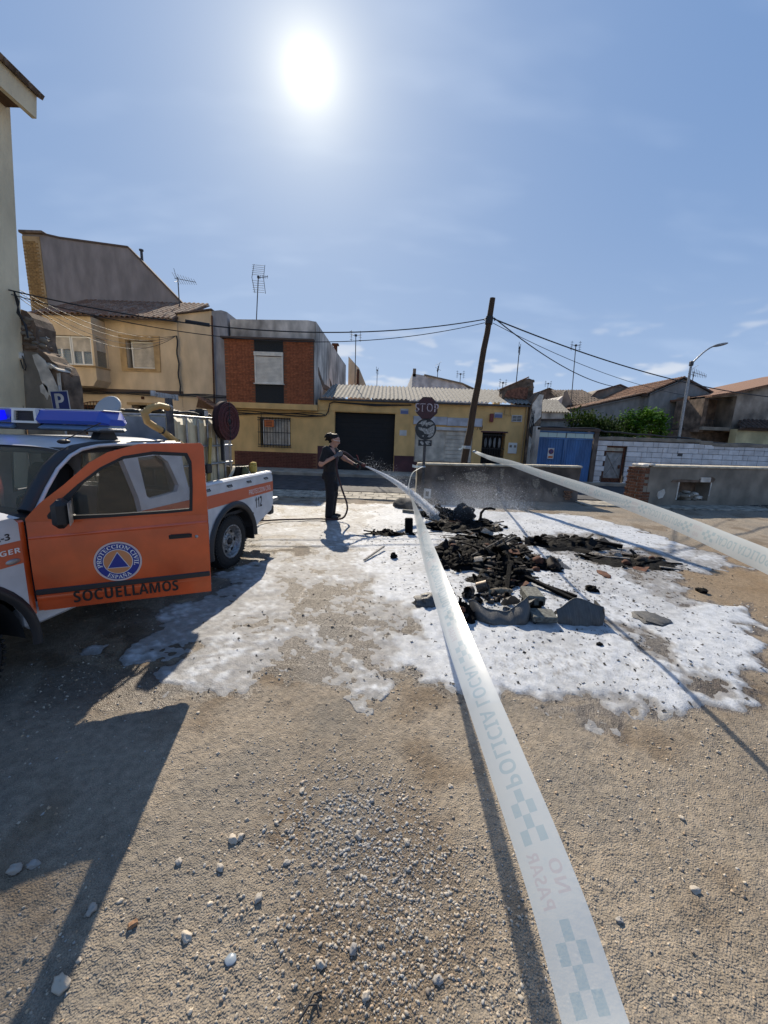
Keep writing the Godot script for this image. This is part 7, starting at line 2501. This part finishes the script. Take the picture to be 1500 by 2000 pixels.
# ---------------------------------------------------------------- a smooth body from tapered bones
func body(bones: Array, cell: float, k: float, grow := 0.0) -> B:
	var lo := Vector3.ONE * 1e9
	var hi := Vector3.ONE * -1e9
	for q in bones:
		var r := maxf(q[2], q[3]) + grow + cell * 4.0
		lo = lo.min(q[0] - Vector3.ONE * r).min(q[1] - Vector3.ONE * r)
		hi = hi.max(q[0] + Vector3.ONE * r).max(q[1] + Vector3.ONE * r)
	var nx := int((hi.x - lo.x) / cell) + 2
	var ny := int((hi.y - lo.y) / cell) + 2
	var nz_ := int((hi.z - lo.z) / cell) + 2
	var f := PackedFloat32Array()
	f.resize(nx * ny * nz_)
	var marg := k * 4.0 + cell * 1.5
	for q in bones:
		var a: Vector3 = q[0]
		var ab: Vector3 = q[1] - a
		var l2 := maxf(ab.length_squared(), 1e-8)
		var ra: float = q[2] + grow
		var rb: float = q[3] + grow
		var rm := maxf(ra, rb) + marg
		var p0 := (a.min(q[1]) - Vector3.ONE * rm - lo) / cell
		var p1 := (a.max(q[1]) + Vector3.ONE * rm - lo) / cell
		for z in range(maxi(0, int(p0.z)), mini(nz_, int(p1.z) + 1)):
			for y in range(maxi(0, int(p0.y)), mini(ny, int(p1.y) + 1)):
				var o := (z * ny + y) * nx
				for x in range(maxi(0, int(p0.x)), mini(nx, int(p1.x) + 1)):
					var p := lo + Vector3(x, y, z) * cell - a
					var t := clampf(p.dot(ab) / l2, 0.0, 1.0)
					var d := (p - ab * t).length() - lerpf(ra, rb, t)
					if d < marg:
						f[o + x] += exp(-d / k)
	var b := B.new()
	var at := PackedInt32Array()
	at.resize(nx * ny * nz_)
	at.fill(-1)
	var offs := [0, 1, nx, nx + 1, nx * ny, nx * ny + 1, nx * ny + nx, nx * ny + nx + 1]
	var ed := [[0, 1], [2, 3], [4, 5], [6, 7], [0, 2], [1, 3], [4, 6], [5, 7], [0, 4], [1, 5], [2, 6], [3, 7]]
	for z in nz_ - 1:
		for y in ny - 1:
			for x in nx - 1:
				var o := (z * ny + y) * nx + x
				var ins := 0
				for c in 8:
					if f[o + offs[c]] > 1.0:
						ins += 1
				if ins == 0 or ins == 8:
					continue
				var s := Vector3.ZERO
				var n := 0
				for e in ed:
					var u := f[o + offs[e[0]]]
					var w := f[o + offs[e[1]]]
					if (u > 1.0) != (w > 1.0):
						var lu := log(maxf(u, 1e-6))
						var lw := log(maxf(w, 1e-6))
						var t := lu / (lu - lw)
						var pa := Vector3(e[0] & 1, (e[0] >> 1) & 1, e[0] >> 2)
						var pb := Vector3(e[1] & 1, (e[1] >> 1) & 1, e[1] >> 2)
						s += pa.lerp(pb, t)
						n += 1
				at[o] = b.add(lo + (Vector3(x, y, z) + s / n) * cell, Vector3.ZERO)
	for z in range(1, nz_ - 1):
		for y in range(1, ny - 1):
			for x in range(1, nx - 1):
				var o := (z * ny + y) * nx + x
				for ax in 3:
					var st: int = [1, nx, nx * ny][ax]
					if (f[o] > 1.0) == (f[o + st] > 1.0):
						continue
					var p: int = [nx, nx * ny, 1][ax]
					var q: int = [nx * ny, 1, nx][ax]
					var ids := [at[o], at[o - p], at[o - p - q], at[o - q]]
					if ids.min() < 0:
						continue
					if f[o] > 1.0:
						ids.reverse()
					b.ix.append_array(PackedInt32Array([ids[0], ids[1], ids[2], ids[0], ids[2], ids[3]]))
	for i in range(0, b.ix.size(), 3):
		var m := (b.v[b.ix[i + 2]] - b.v[b.ix[i]]).cross(b.v[b.ix[i + 1]] - b.v[b.ix[i]])
		for c in 3:
			b.n[b.ix[i + c]] += m
	for i in b.n.size():
		b.n[i] = b.n[i].normalized()
	return b

func person() -> void:
	var skin := mt("skin", L(0.42, 0.22, 0.15), 0.55)
	var cloth := mt("black_cloth", L(0.012, 0.012, 0.016), 0.85, T.blotch, Vector3.ONE * 3.0, T.grain, 0.3, 0, false)
	cloth.rim_enabled = true
	cloth.rim = 0.4
	var trous := mt("navy_trousers", L(0.010, 0.011, 0.020), 0.85, T.blotch, Vector3.ONE * 3.0, T.grain, 0.3, 0, false)
	var glove := mt("glove_grey", L(0.10, 0.10, 0.11), 0.8)
	var hair := mt("dark_hair", L(0.018, 0.011, 0.008), 0.5, T.streak, Vector3(8, 3, 8), T.grain, 0.2, 0, false)
	hair.metallic_specular = 0.3
	var t := thing("person", "person in black short sleeves and dark trousers, hair tied up, aiming a hose nozzle", "person", Vector3(-1.08, 0.0, -7.75))
	var v := func(x: float, y: float, z: float): return Vector3(x, y, z)
	# feet to head; x points to where the person looks, +z is the person's right side
	var hipR: Vector3 = v.call(-0.03, 0.90, 0.085)
	var hipL: Vector3 = v.call(-0.01, 0.90, -0.085)
	var kneeR: Vector3 = v.call(0.00, 0.49, 0.10)
	var kneeL: Vector3 = v.call(0.03, 0.49, -0.10)
	var ankR: Vector3 = v.call(-0.03, 0.09, 0.11)
	var ankL: Vector3 = v.call(-0.01, 0.09, -0.13)
	var shR: Vector3 = v.call(-0.08, 1.385, 0.18)
	var shL: Vector3 = v.call(0.00, 1.385, -0.17)
	var elR: Vector3 = v.call(-0.17, 1.115, 0.25)
	var haR: Vector3 = v.call(0.11, 1.275, 0.17)
	var elL: Vector3 = v.call(0.24, 1.21, -0.20)
	var haL: Vector3 = v.call(0.48, 1.095, -0.06)
	var neck: Vector3 = v.call(-0.01, 1.40, 0.0)
	var head: Vector3 = v.call(0.045, 1.565, 0.0)
	var sk := [[v.call(-0.03, 0.95, 0.05), v.call(-0.03, 1.32, 0.06), 0.10, 0.11], [v.call(-0.03, 0.95, -0.05), v.call(-0.03, 1.32, -0.06), 0.10, 0.11], [hipR, kneeR, 0.08, 0.055], [hipL, kneeL, 0.08, 0.055], [kneeR, ankR, 0.055, 0.04], [kneeL, ankL, 0.055, 0.04],
		[shR, elR, 0.052, 0.043], [elR, haR, 0.043, 0.030], [shL, elL, 0.052, 0.043], [elL, haL, 0.043, 0.030], [neck, head, 0.055, 0.055]]
	part(t, "body", body(sk, 0.014, 0.014), skin)
	# the head: skull, jaw, nose, ears, brow
	var look := Basis(Vector3.BACK, -0.22)
	var hp := func(x: float, y: float, z: float): return head + look * Vector3(x, y, z)
	var hb := [[hp.call(-0.02, 0.04, 0), hp.call(0.02, 0.035, 0), 0.082, 0.078], [hp.call(0.025, -0.03, 0.0), hp.call(0.045, -0.055, 0), 0.060, 0.045], [hp.call(0.055, -0.085, 0), hp.call(0.062, -0.088, 0), 0.028, 0.024], [hp.call(0.093, 0.018, 0), hp.call(0.112, -0.018, 0), 0.010, 0.016], [hp.call(0.088, -0.048, 0.015), hp.call(0.088, -0.048, -0.015), 0.012, 0.012], [hp.call(0.082, 0.045, 0.03), hp.call(0.082, 0.045, -0.03), 0.014, 0.014], [hp.call(-0.005, -0.005, 0.080), hp.call(-0.010, 0.020, 0.084), 0.012, 0.015], [hp.call(-0.005, -0.005, -0.080), hp.call(-0.010, 0.020, -0.084), 0.012, 0.015], [neck + Vector3(0, 0.02, 0), hp.call(-0.005, -0.06, 0), 0.055, 0.055]]
	var hd := part(t, "head", body(hb, 0.006, 0.008), skin)
	var eyes := B.new()
	for s in [-1.0, 1.0]:
		eyes.blob(hp.call(0.088, 0.012, 0.032 * s), Vector3(0.010, 0.008, 0.013), 0.0, 1.0, 1, 10, 8)
	part(hd, "eyes", eyes, M.decal_black)
	part(hd, "mouth", tubed([hp.call(0.090, -0.052, 0.026), hp.call(0.100, -0.050, 0.0), hp.call(0.090, -0.052, -0.026)], 0.004), mt("lips", L(0.30, 0.10, 0.09), 0.5))
	var gls := B.new()
	for s in [-1.0, 1.0]:
		gls.box(hp.call(0.104, 0.012, 0.034 * s), Vector3(0.004, 0.030, 0.052), look, 0.002)
	part(hd, "sunglasses", gls, M.decal_black)
	var gf := B.new()
	for s in [-1.0, 1.0]:
		gf.tube([hp.call(0.104, 0.018, 0.060 * s), hp.call(0.06, 0.016, 0.083 * s), hp.call(-0.01, 0.012, 0.090 * s)], 0.0045, 6)
	gf.tube([hp.call(0.106, 0.024, -0.06), hp.call(0.108, 0.022, 0.0), hp.call(0.106, 0.024, 0.06)], 0.004, 6)
	part(hd, "glasses_frame", gf, M.white_plastic)
	var hr := [[hp.call(-0.045, 0.055, 0), hp.call(0.02, 0.085, 0), 0.078, 0.055], [hp.call(-0.06, 0.0, 0), hp.call(-0.05, 0.04, 0), 0.055, 0.075], [hp.call(-0.02, 0.04, 0.06), hp.call(0.03, 0.07, 0.045), 0.030, 0.026], [hp.call(-0.02, 0.04, -0.06), hp.call(0.03, 0.07, -0.045), 0.030, 0.026], [hp.call(-0.135, 0.075, 0), hp.call(-0.145, 0.05, 0.01), 0.042, 0.040], [hp.call(-0.13, 0.0, 0.01), hp.call(-0.165, -0.03, 0.015), 0.034, 0.014], [hp.call(-0.17, 0.06, 0.0), hp.call(-0.20, 0.01, 0.01), 0.022, 0.006], [hp.call(-0.06, -0.03, 0.05), hp.call(-0.08, -0.06, 0.05), 0.022, 0.010], [hp.call(-0.09, 0.11, 0), hp.call(-0.10, 0.12, -0.015), 0.025, 0.02]]
	part(hd, "hair", body(hr, 0.007, 0.008), hair)
	var shirt := [[v.call(-0.03, 0.84, 0.07), v.call(-0.03, 1.10, 0.07), 0.128, 0.118], [v.call(-0.03, 0.84, -0.07), v.call(-0.03, 1.10, -0.07), 0.128, 0.118], [v.call(-0.03, 1.10, 0.07), v.call(-0.04, 1.30, 0.075), 0.118, 0.115], [v.call(-0.03, 1.10, -0.07), v.call(-0.03, 1.30, -0.075), 0.118, 0.115], [v.call(0.05, 1.18, 0.06), v.call(0.05, 1.22, -0.06), 0.09, 0.09], [shR + Vector3(0.0, -0.03, -0.05), shR, 0.075, 0.070], [shL + Vector3(0.0, -0.03, 0.05), shL, 0.075, 0.070], [shR, shR.lerp(elR, 0.72), 0.070, 0.066], [shL, shL.lerp(elL, 0.62), 0.070, 0.064], [neck + Vector3(-0.005, -0.03, 0.0), neck + Vector3(0, 0.025, 0), 0.075, 0.066]]
	part(t, "shirt", body(shirt, 0.013, 0.016), cloth)
	var pr := B.new()
	pr.box(v.call(0.095, 1.13, 0.05), Vector3(0.012, 0.20, 0.07), Basis(Vector3.BACK, -0.05), 0.004)
	part(t, "shirt_print", pr, mt("print_grey", L(0.22, 0.25, 0.26), 0.8, T.blotch, Vector3.ONE * 9.0))
	var tr := [[v.call(-0.03, 0.90, 0.07), v.call(-0.03, 0.90, -0.07), 0.128, 0.128], [hipR, kneeR, 0.115, 0.088], [hipL, kneeL, 0.115, 0.088], [kneeR, ankR + Vector3(0, 0.0, 0), 0.088, 0.080], [kneeL, ankL, 0.088, 0.080], [v.call(0.10, 0.72, 0.10), v.call(0.11, 0.62, 0.10), 0.04, 0.045]]
	part(t, "trousers", body(tr, 0.014, 0.014), trous)
	for s in [[ankR, 0.10], [ankL, -0.12]]:
		var bo := [[s[0] + Vector3(-0.03, -0.035, 0), s[0] + Vector3(0.10, -0.052, 0), 0.048, 0.042], [s[0] + Vector3(0.10, -0.055, 0), s[0] + Vector3(0.165, -0.058, 0), 0.042, 0.034], [s[0] + Vector3(-0.02, 0.04, 0), s[0] + Vector3(-0.02, -0.03, 0), 0.052, 0.05]]
		part(t, "boot", body(bo, 0.011, 0.008), M.rubber)
	part(t, "waist_pouch", bx(-0.17, -0.10, 0.80, 0.93, 0.02, 0.14, 0.02), trous)
	# gloved hands, each finger a chain of its own
	var mk := func(w: Vector3, fw: Vector3, side: Vector3, curl: Vector3, m: Material):
		var bl := [[w - fw * 0.03, w + fw * 0.03, 0.034, 0.030], [w + fw * 0.03 + side * 0.028, w + fw * 0.075 + side * 0.030, 0.018, 0.014], [w + fw * 0.03 - side * 0.020, w + fw * 0.075 - side * 0.024, 0.020, 0.014]]
		for k in 4:
			var o := side * (0.033 - 0.022 * k)
			var ln: float = [0.032, 0.040, 0.038, 0.030][k]
			var a := w + fw * 0.08 + o
			var b2 := a + fw * ln * 0.7 + curl * ln * 0.6
			var c := b2 + curl * ln * 0.9
			var d := c - fw * ln * 0.7 + curl * 0.2 * ln
			bl.append_array([[a, b2, 0.0105, 0.010], [b2, c, 0.010, 0.0095], [c, d, 0.0095, 0.0085]])
		var th := w + fw * 0.02 + side * 0.036
		var t1 := th + (fw * 0.6 + side * 0.5 + curl * 0.5).normalized() * 0.035
		bl.append_array([[th, t1, 0.014, 0.011], [t1, t1 + (fw * 0.5 + curl * 0.9).normalized() * 0.03, 0.011, 0.009]])
		return body(bl, 0.0045, 0.005)
	part(t, "glove", mk.call(haR, (haR - elR).normalized(), Vector3.UP, Vector3(0.3, 0.0, -1.0).normalized(), glove), glove)
	part(t, "glove", mk.call(haL, (haL - elL).normalized(), Vector3(0.4, 0.9, 0).normalized(), Vector3(0.1, -0.2, 1.0).normalized(), glove), M.rubber)

func hose_and_water() -> void:
	var nz0 := Vector3(-0.62, 1.195, -7.78)
	var tip := Vector3(-0.40, 1.085, -7.74)
	var dir := (tip - nz0).normalized()
	var n := thing("fire_nozzle", "black and red fire hose nozzle with a lever, held in the gloved hand", "nozzle", nz0)
	var b := B.new()
	var ax := dir.cross(Vector3.UP).normalized()
	var bs := Basis(ax, dir, ax.cross(dir))
	b.lathe([Vector2(0.018, -0.05), Vector2(0.030, -0.04), Vector2(0.030, 0.02), Vector2(0.022, 0.03), Vector2(0.022, 0.10), Vector2(0.030, 0.11), Vector2(0.030, 0.15), Vector2(0.024, 0.16)], 16, Transform3D(bs, Vector3.ZERO))
	part(n, "barrel", b, M.rubber)
	var c := B.new()
	c.lathe([Vector2(0.024, 0.16), Vector2(0.034, 0.17), Vector2(0.036, 0.24), Vector2(0.028, 0.25), Vector2(0.02, 0.22)], 16, Transform3D(bs, Vector3.ZERO))
	part(n, "tip", c, M.hose_red)
	part(n, "lever", tubed([dir * 0.09 + Vector3(0, 0.03, 0), dir * 0.07 + Vector3(0, 0.09, 0), dir * 0.05 + Vector3(-0.01, 0.13, 0)], 0.009), M.red_paint)
	part(n, "grip", tubed([dir * 0.10 + Vector3(0, -0.02, 0), dir * 0.08 + Vector3(-0.02, -0.11, 0)], 0.016), M.hose_red)
	var h := thing("fire_hose", "dark red fire hose looping from the nozzle to the ground and back to the pickup", "hose")
	var cv := Curve3D.new()
	for p in [nz0 - dir * 0.03, Vector3(-0.74, 1.30, -7.75), Vector3(-0.86, 1.36, -7.68), Vector3(-0.93, 1.33, -7.60), Vector3(-0.955, 1.18, -7.55), Vector3(-0.93, 0.95, -7.52), Vector3(-0.83, 0.62, -7.50), Vector3(-0.735, 0.36, -7.48), Vector3(-0.73, 0.22, -7.47), Vector3(-0.80, 0.08, -7.46), Vector3(-0.95, 0.035, -7.48), Vector3(-1.25, 0.03, -7.52), Vector3(-1.7, 0.03, -7.40), Vector3(-2.0, 0.03, -7.32), Vector3(-2.25, 0.04, -7.15), Vector3(-2.30, 0.16, -6.6), Vector3(-2.2, 0.40, -6.0)]:
		cv.add_point(p)
	for k in range(1, cv.point_count - 1):
		var tg := (cv.get_point_position(k + 1) - cv.get_point_position(k - 1)) * 0.17
		cv.set_point_in(k, -tg)
		cv.set_point_out(k, tg)
	var pts := []
	for k in 110:
		pts.append(cv.sample_baked(cv.get_baked_length() * k / 109.0, true))
	part(h, "hose", tubed(pts, 0.019), mt("hose_dark", L(0.035, 0.010, 0.012), 0.5))
	# the jet: droplets and threads of water, thickest along its axis
	var rng := RandomNumberGenerator.new()
	rng.seed = 91
	var d := B.new()
	d.blob(Vector3.ZERO, Vector3.ONE, 0.0, 1.0, 1, 6, 4)
	var dm := d.mesh()
	var water := mt("water_spray", L(0.95, 0.96, 0.97), 0.25)
	water.backlight_enabled = true
	water.backlight = Color(1.0, 1.0, 1.0)
	var hit := Vector3(1.10, 0.06, -8.05)
	var flow := func(t: float): return tip + (hit - tip) * t + Vector3(0, 0.22 * t * (1.0 - t) * 2.0, 0)
	var xs := []
	for k in 24000:
		var t := pow(rng.randf(), 0.85)
		var p: Vector3 = flow.call(t)
		var q: Vector3 = (flow.call(t + 0.01) - p).normalized()
		var w := 0.009 + 0.11 * t
		var r := w * pow(rng.randf(), 1.8)
		var a := rng.randf() * TAU
		var sx := q.cross(Vector3.UP).normalized()
		var sy := sx.cross(q)
		p += (sx * cos(a) + sy * sin(a)) * r
		var s := rng.randf_range(0.0009, 0.0024) * (1.0 + 0.3 * t)
		xs.append(Transform3D(Basis(sx * s, q * s * rng.randf_range(2.5, 8.0), sy * s), p))
	var core := B.new()
	var cpts := []
	var crad := []
	for k in 16:
		var t := k / 15.0 * 0.72
		cpts.append(flow.call(t))
		crad.append(0.011 + 0.030 * t + 0.003 * sin(k * 2.3))
	core.tube(cpts, crad, 9)
	var cmat := mt("water_core", L(0.95, 0.96, 0.97), 0.4)
	cmat.backlight_enabled = true
	cmat.backlight = Color(1, 1, 1)
	cmat.transparency = BaseMaterial3D.TRANSPARENCY_ALPHA
	cmat.albedo_color.a = 0.55
	tag(part(self, "water_stream", core, cmat), "solid white core of the water jet close to the nozzle", "water", "", "stuff")
	var jet := copies(self, "water_jet", dm, water, xs, [])
	tag(jet, "white jet of water spraying from the nozzle onto the burnt remains", "water", "", "stuff")
	var ys := []
	for k in 15000:
		var p := Vector3.ZERO
		if k < 1100:  # drops that leave the jet
			var t := rng.randf()
			p = flow.call(t) + Vector3(rng.randfn() * 0.10, absf(rng.randfn()) * 0.10 + 0.02, rng.randfn() * 0.10)
		else:  # splash that flies on past the fire towards the low wall
			var u := pow(rng.randf(), 0.8)
			p = Vector3(0.9 + 2.6 * u + rng.randfn() * 0.15, absf(rng.randfn()) * (0.16 + 0.20 * sin(PI * u)), -8.6 - 1.0 * u + rng.randfn() * 0.5)
		if p.y < 0.02:
			continue
		var s := rng.randf_range(0.0010, 0.0026) * (2.0 if rng.randf() < 0.03 else 1.0)
		ys.append(Transform3D(Basis().scaled(Vector3(s, s * rng.randf_range(1.0, 2.5), s)), p))
	var spl := copies(self, "water_drops", dm, water, ys, [])
	tag(spl, "fine bright drops of spray flying off before the low sooty wall", "spray", "", "stuff")
	for q in [[Vector3(1.7, 0.25, -9.0), Vector3(2.6, 0.9, 1.9), 0.05], [Vector3(2.3, 0.3, -9.3), Vector3(3.6, 1.2, 1.7), 0.035], [Vector3(1.3, 0.2, -8.4), Vector3(1.7, 0.8, 1.3), 0.07], [Vector3(2.9, 0.2, -9.5), Vector3(3.4, 0.8, 1.3), 0.035], [Vector3(0.6, 0.5, -8.0), Vector3(1.5, 0.8, 0.5), 0.05], [Vector3(0.2, 0.7, -7.9), Vector3(1.2, 0.7, 0.35), 0.05]]:
		var fg := FogVolume.new()
		fg.name = "spray_mist"
		fg.shape = RenderingServer.FOG_VOLUME_SHAPE_ELLIPSOID
		fg.size = q[1]
		fg.position = q[0]
		var fm := FogMaterial.new()
		fm.density = q[2]
		fm.albedo = Color(0.95, 0.96, 0.98)
		fg.material = fm
		add_child(fg, true)
		tag(fg, "thin white mist of spray hanging over the wet remains", "mist", "", "stuff")

# ---------------------------------------------------------------- the two police tapes
func ribbon(cv: Curve3D, width: float, twist: Callable, cup: float) -> Callable:  # returns f(s, t): metres along, -0.5..0.5 across
	var eye := Vector3(0, 1.7, 0)
	var l := cv.get_baked_length()
	return func(s: float, t: float, lift := 0.0):
		var p := cv.sample_baked(s, true)
		var d := (cv.sample_baked(minf(s + 0.03, l), true) - cv.sample_baked(maxf(s - 0.03, 0.0), true)).normalized()
		var n0 := (eye - p)
		n0 = (n0 - d * n0.dot(d)).normalized()
		var a: float = twist.call(s / l)
		var n := n0.rotated(d, a)
		var w := n.cross(d).normalized()
		return p + w * (t * width * (1.0 - cup * 0.3)) - n * (cup * width * 4.0 * t * t * 0.25) + n * lift

func smooth_curve(pts: Array) -> Curve3D:
	var cv := Curve3D.new()
	cv.bake_interval = 0.02
	for p in pts:
		cv.add_point(p)
	for k in range(1, pts.size() - 1):
		var a: Vector3 = pts[k] - pts[k - 1]
		var b: Vector3 = pts[k + 1] - pts[k]
		var d := (pts[k + 1] - pts[k - 1]).normalized() as Vector3
		cv.set_point_in(k, -d * a.length() * 0.33)
		cv.set_point_out(k, d * b.length() * 0.33)
	return cv

const TAPE_UNIT := 0.68

func fill_tri(im: Image, a: Vector2, b: Vector2, c: Vector2, col: Color) -> void:
	var lo := a.min(b).min(c).floor()
	var hi := a.max(b).max(c).ceil()
	for y in range(maxi(0, int(lo.y)), mini(im.get_height(), int(hi.y) + 1)):
		for x in range(maxi(0, int(lo.x)), mini(im.get_width(), int(hi.x) + 1)):
			var p := Vector2(x + 0.5, y + 0.5)
			var u := (b - a).cross(p - a)
			var v := (c - b).cross(p - b)
			var w := (a - c).cross(p - c)
			if (u >= 0 and v >= 0 and w >= 0) or (u <= 0 and v <= 0 and w <= 0):
				im.set_pixel(x, y, col)

func tape_print() -> ImageTexture:  # one length of the printed tape: chequers, NO PASAR, chequers, POLICIA LOCAL
	var W := 1360
	var H := 184
	var im := Image.create(W, H, false, Image.FORMAT_RGB8)
	im.fill(Color.WHITE)
	var blue := Color(0.855, 0.915, 0.945)
	var red := Color(0.965, 0.925, 0.935)
	for s0 in [0.0, 0.20]:
		for i in 4:
			for j in 3:
				if (i + j) % 2 == 0:
					im.fill_rect(Rect2i(int((s0 + 0.024 * i) / TAPE_UNIT * W), int((0.24 + 0.18 * j) * H), int(0.024 / TAPE_UNIT * W), int(0.18 * H)), blue)
	for q in [["NO", 0.148, 0.58, 0.24, 0.024, red], ["PASAR", 0.148, 0.20, 0.24, 0.019, red], ["POLICIA LOCAL", 0.482, 0.28, 0.42, 0.036, blue]]:
		var b := B.new()
		letters(b, q[0], func(u, v): return Vector3((q[1] + u * q[4]) / TAPE_UNIT * W, (q[2] + v * q[3]) * H, 0), "Droid Sans", true)
		for k in range(0, b.ix.size(), 3):
			var p := []
			for i in 3:
				p.append(Vector2(b.v[b.ix[k + i]].x, b.v[b.ix[k + i]].y))
			fill_tri(im, p[0], p[1], p[2], q[5])
	return ImageTexture.create_from_image(im)

func tape(label: String, cv: Curve3D, width: float, twist: Callable, cup: float, first: float, sgn: float) -> void:
	var f := ribbon(cv, width, twist, cup)
	var l := cv.get_baked_length()
	var b := B.new()
	var ss := []
	b.surf(14, 320, func(u: float, v: float): return f.call(l * (1.0 - pow(1.0 - v, 1.6)), u - 0.5, 0.0))
	for k in b.uv.size():
		var v := b.uv[k].y
		var s := l * pow(1.0 - v, 1.6)  # metres from the near end
		b.uv[k] = Vector2((s - first) / TAPE_UNIT, b.uv[k].x if sgn > 0 else 1.0 - b.uv[k].x)
	solo("police_tape", b, M.tape, label, "tape", "police tapes across the lot")

func tapes() -> void:
	var tm := mt("tape", L(0.46, 0.50, 0.52), 0.30)
	tm.backlight_enabled = true
	tm.backlight = Color(0.52, 0.55, 0.57)
	tm.transparency = BaseMaterial3D.TRANSPARENCY_ALPHA
	tm.albedo_color.a = 0.86
	tm.albedo_texture = tape_print()
	var left := smooth_curve([
		Vector3(0.995, 0.913, -10.500),
		Vector3(0.689, 0.834, -9.600),
		Vector3(0.499, 0.763, -8.000),
		Vector3(0.382, 0.836, -6.000),
		Vector3(0.328, 0.944, -4.500),
		Vector3(0.292, 1.011, -3.300),
		Vector3(0.251, 1.075, -1.950),
		Vector3(0.257, 1.060, -1.180),
		Vector3(0.287, 1.005, -0.740),
		Vector3(0.302, 0.971, -0.500),
		Vector3(0.304, 0.941, -0.370),
		Vector3(0.298, 0.943, -0.280),
	])
	tape("white police tape from the stop sign post running close past the viewer's feet", left, 0.092, func(v: float): return lerpf(1.34, 0.10, smoothstep(0.50, 0.95, v)), 0.20, 0.10, 1.0)
	var right := smooth_curve([
		Vector3(2.850, 1.313, -12.850),
		Vector3(2.575, 1.275, -10.400),
		Vector3(2.117, 1.318, -7.600),
		Vector3(1.913, 1.344, -5.900),
		Vector3(1.867, 1.308, -4.600),
		Vector3(1.775, 1.295, -3.350),
		Vector3(1.708, 1.284, -2.550),
		Vector3(1.627, 1.274, -2.000),
		Vector3(1.537, 1.270, -1.600),
		Vector3(1.502, 1.269, -1.450),
		Vector3(1.376, 1.280, -1.100),
	])
	tape("white police tape from the wooden pole to the right edge", right, 0.10, func(v: float): return lerpf(-0.5, 0.15, smoothstep(0.05, 0.5, v)) + 0.5 * exp(-pow((v - 0.22) / 0.08, 2.0)), 0.25, 0.06, -1.0)
	# knots
	var k1 := thing("tape_knot", "knotted end of tape fluttering left of the stop sign post", "tape")
	var kb := B.new()
	kb.box(Vector3(1.03, 0.905, -10.5), Vector3(0.10, 0.05, 0.08), Basis(Vector3.BACK, 0.1), 0.015)
	kb.surf(8, 2, func(u: float, v: float): return Vector3(1.02 - 0.30 * u, 0.90 + 0.02 * u + 0.01 * sin(u * 7.0) + (v - 0.5) * (0.03 + 0.05 * u), -10.46 + 0.02 * sin(u * 9.0 + v)))
	part(k1, "knot", kb, tm)
	var k2 := thing("tape_knot", "tape knotted round the wooden pole with a loose end", "tape")
	var kc := B.new()
	kc.lathe([Vector2(0.132, 1.36), Vector2(0.138, 1.40), Vector2(0.130, 1.46)], 20, Transform3D(Basis(), Vector3(2.66, 0, -12.95)))
	kc.surf(8, 2, func(u: float, v: float): return Vector3(2.58 - 0.22 * u, 1.42 - 0.07 * u + 0.02 * sin(u * 6.0) + (v - 0.5) * 0.06, -12.80 + 0.03 * u))
	kc.surf(8, 2, func(u: float, v: float): return Vector3(2.60 - 0.15 * u, 1.43 + 0.01 * u + (v - 0.5) * 0.05, -12.79 + 0.02 * u))
	part(k2, "knot", kc, tm)
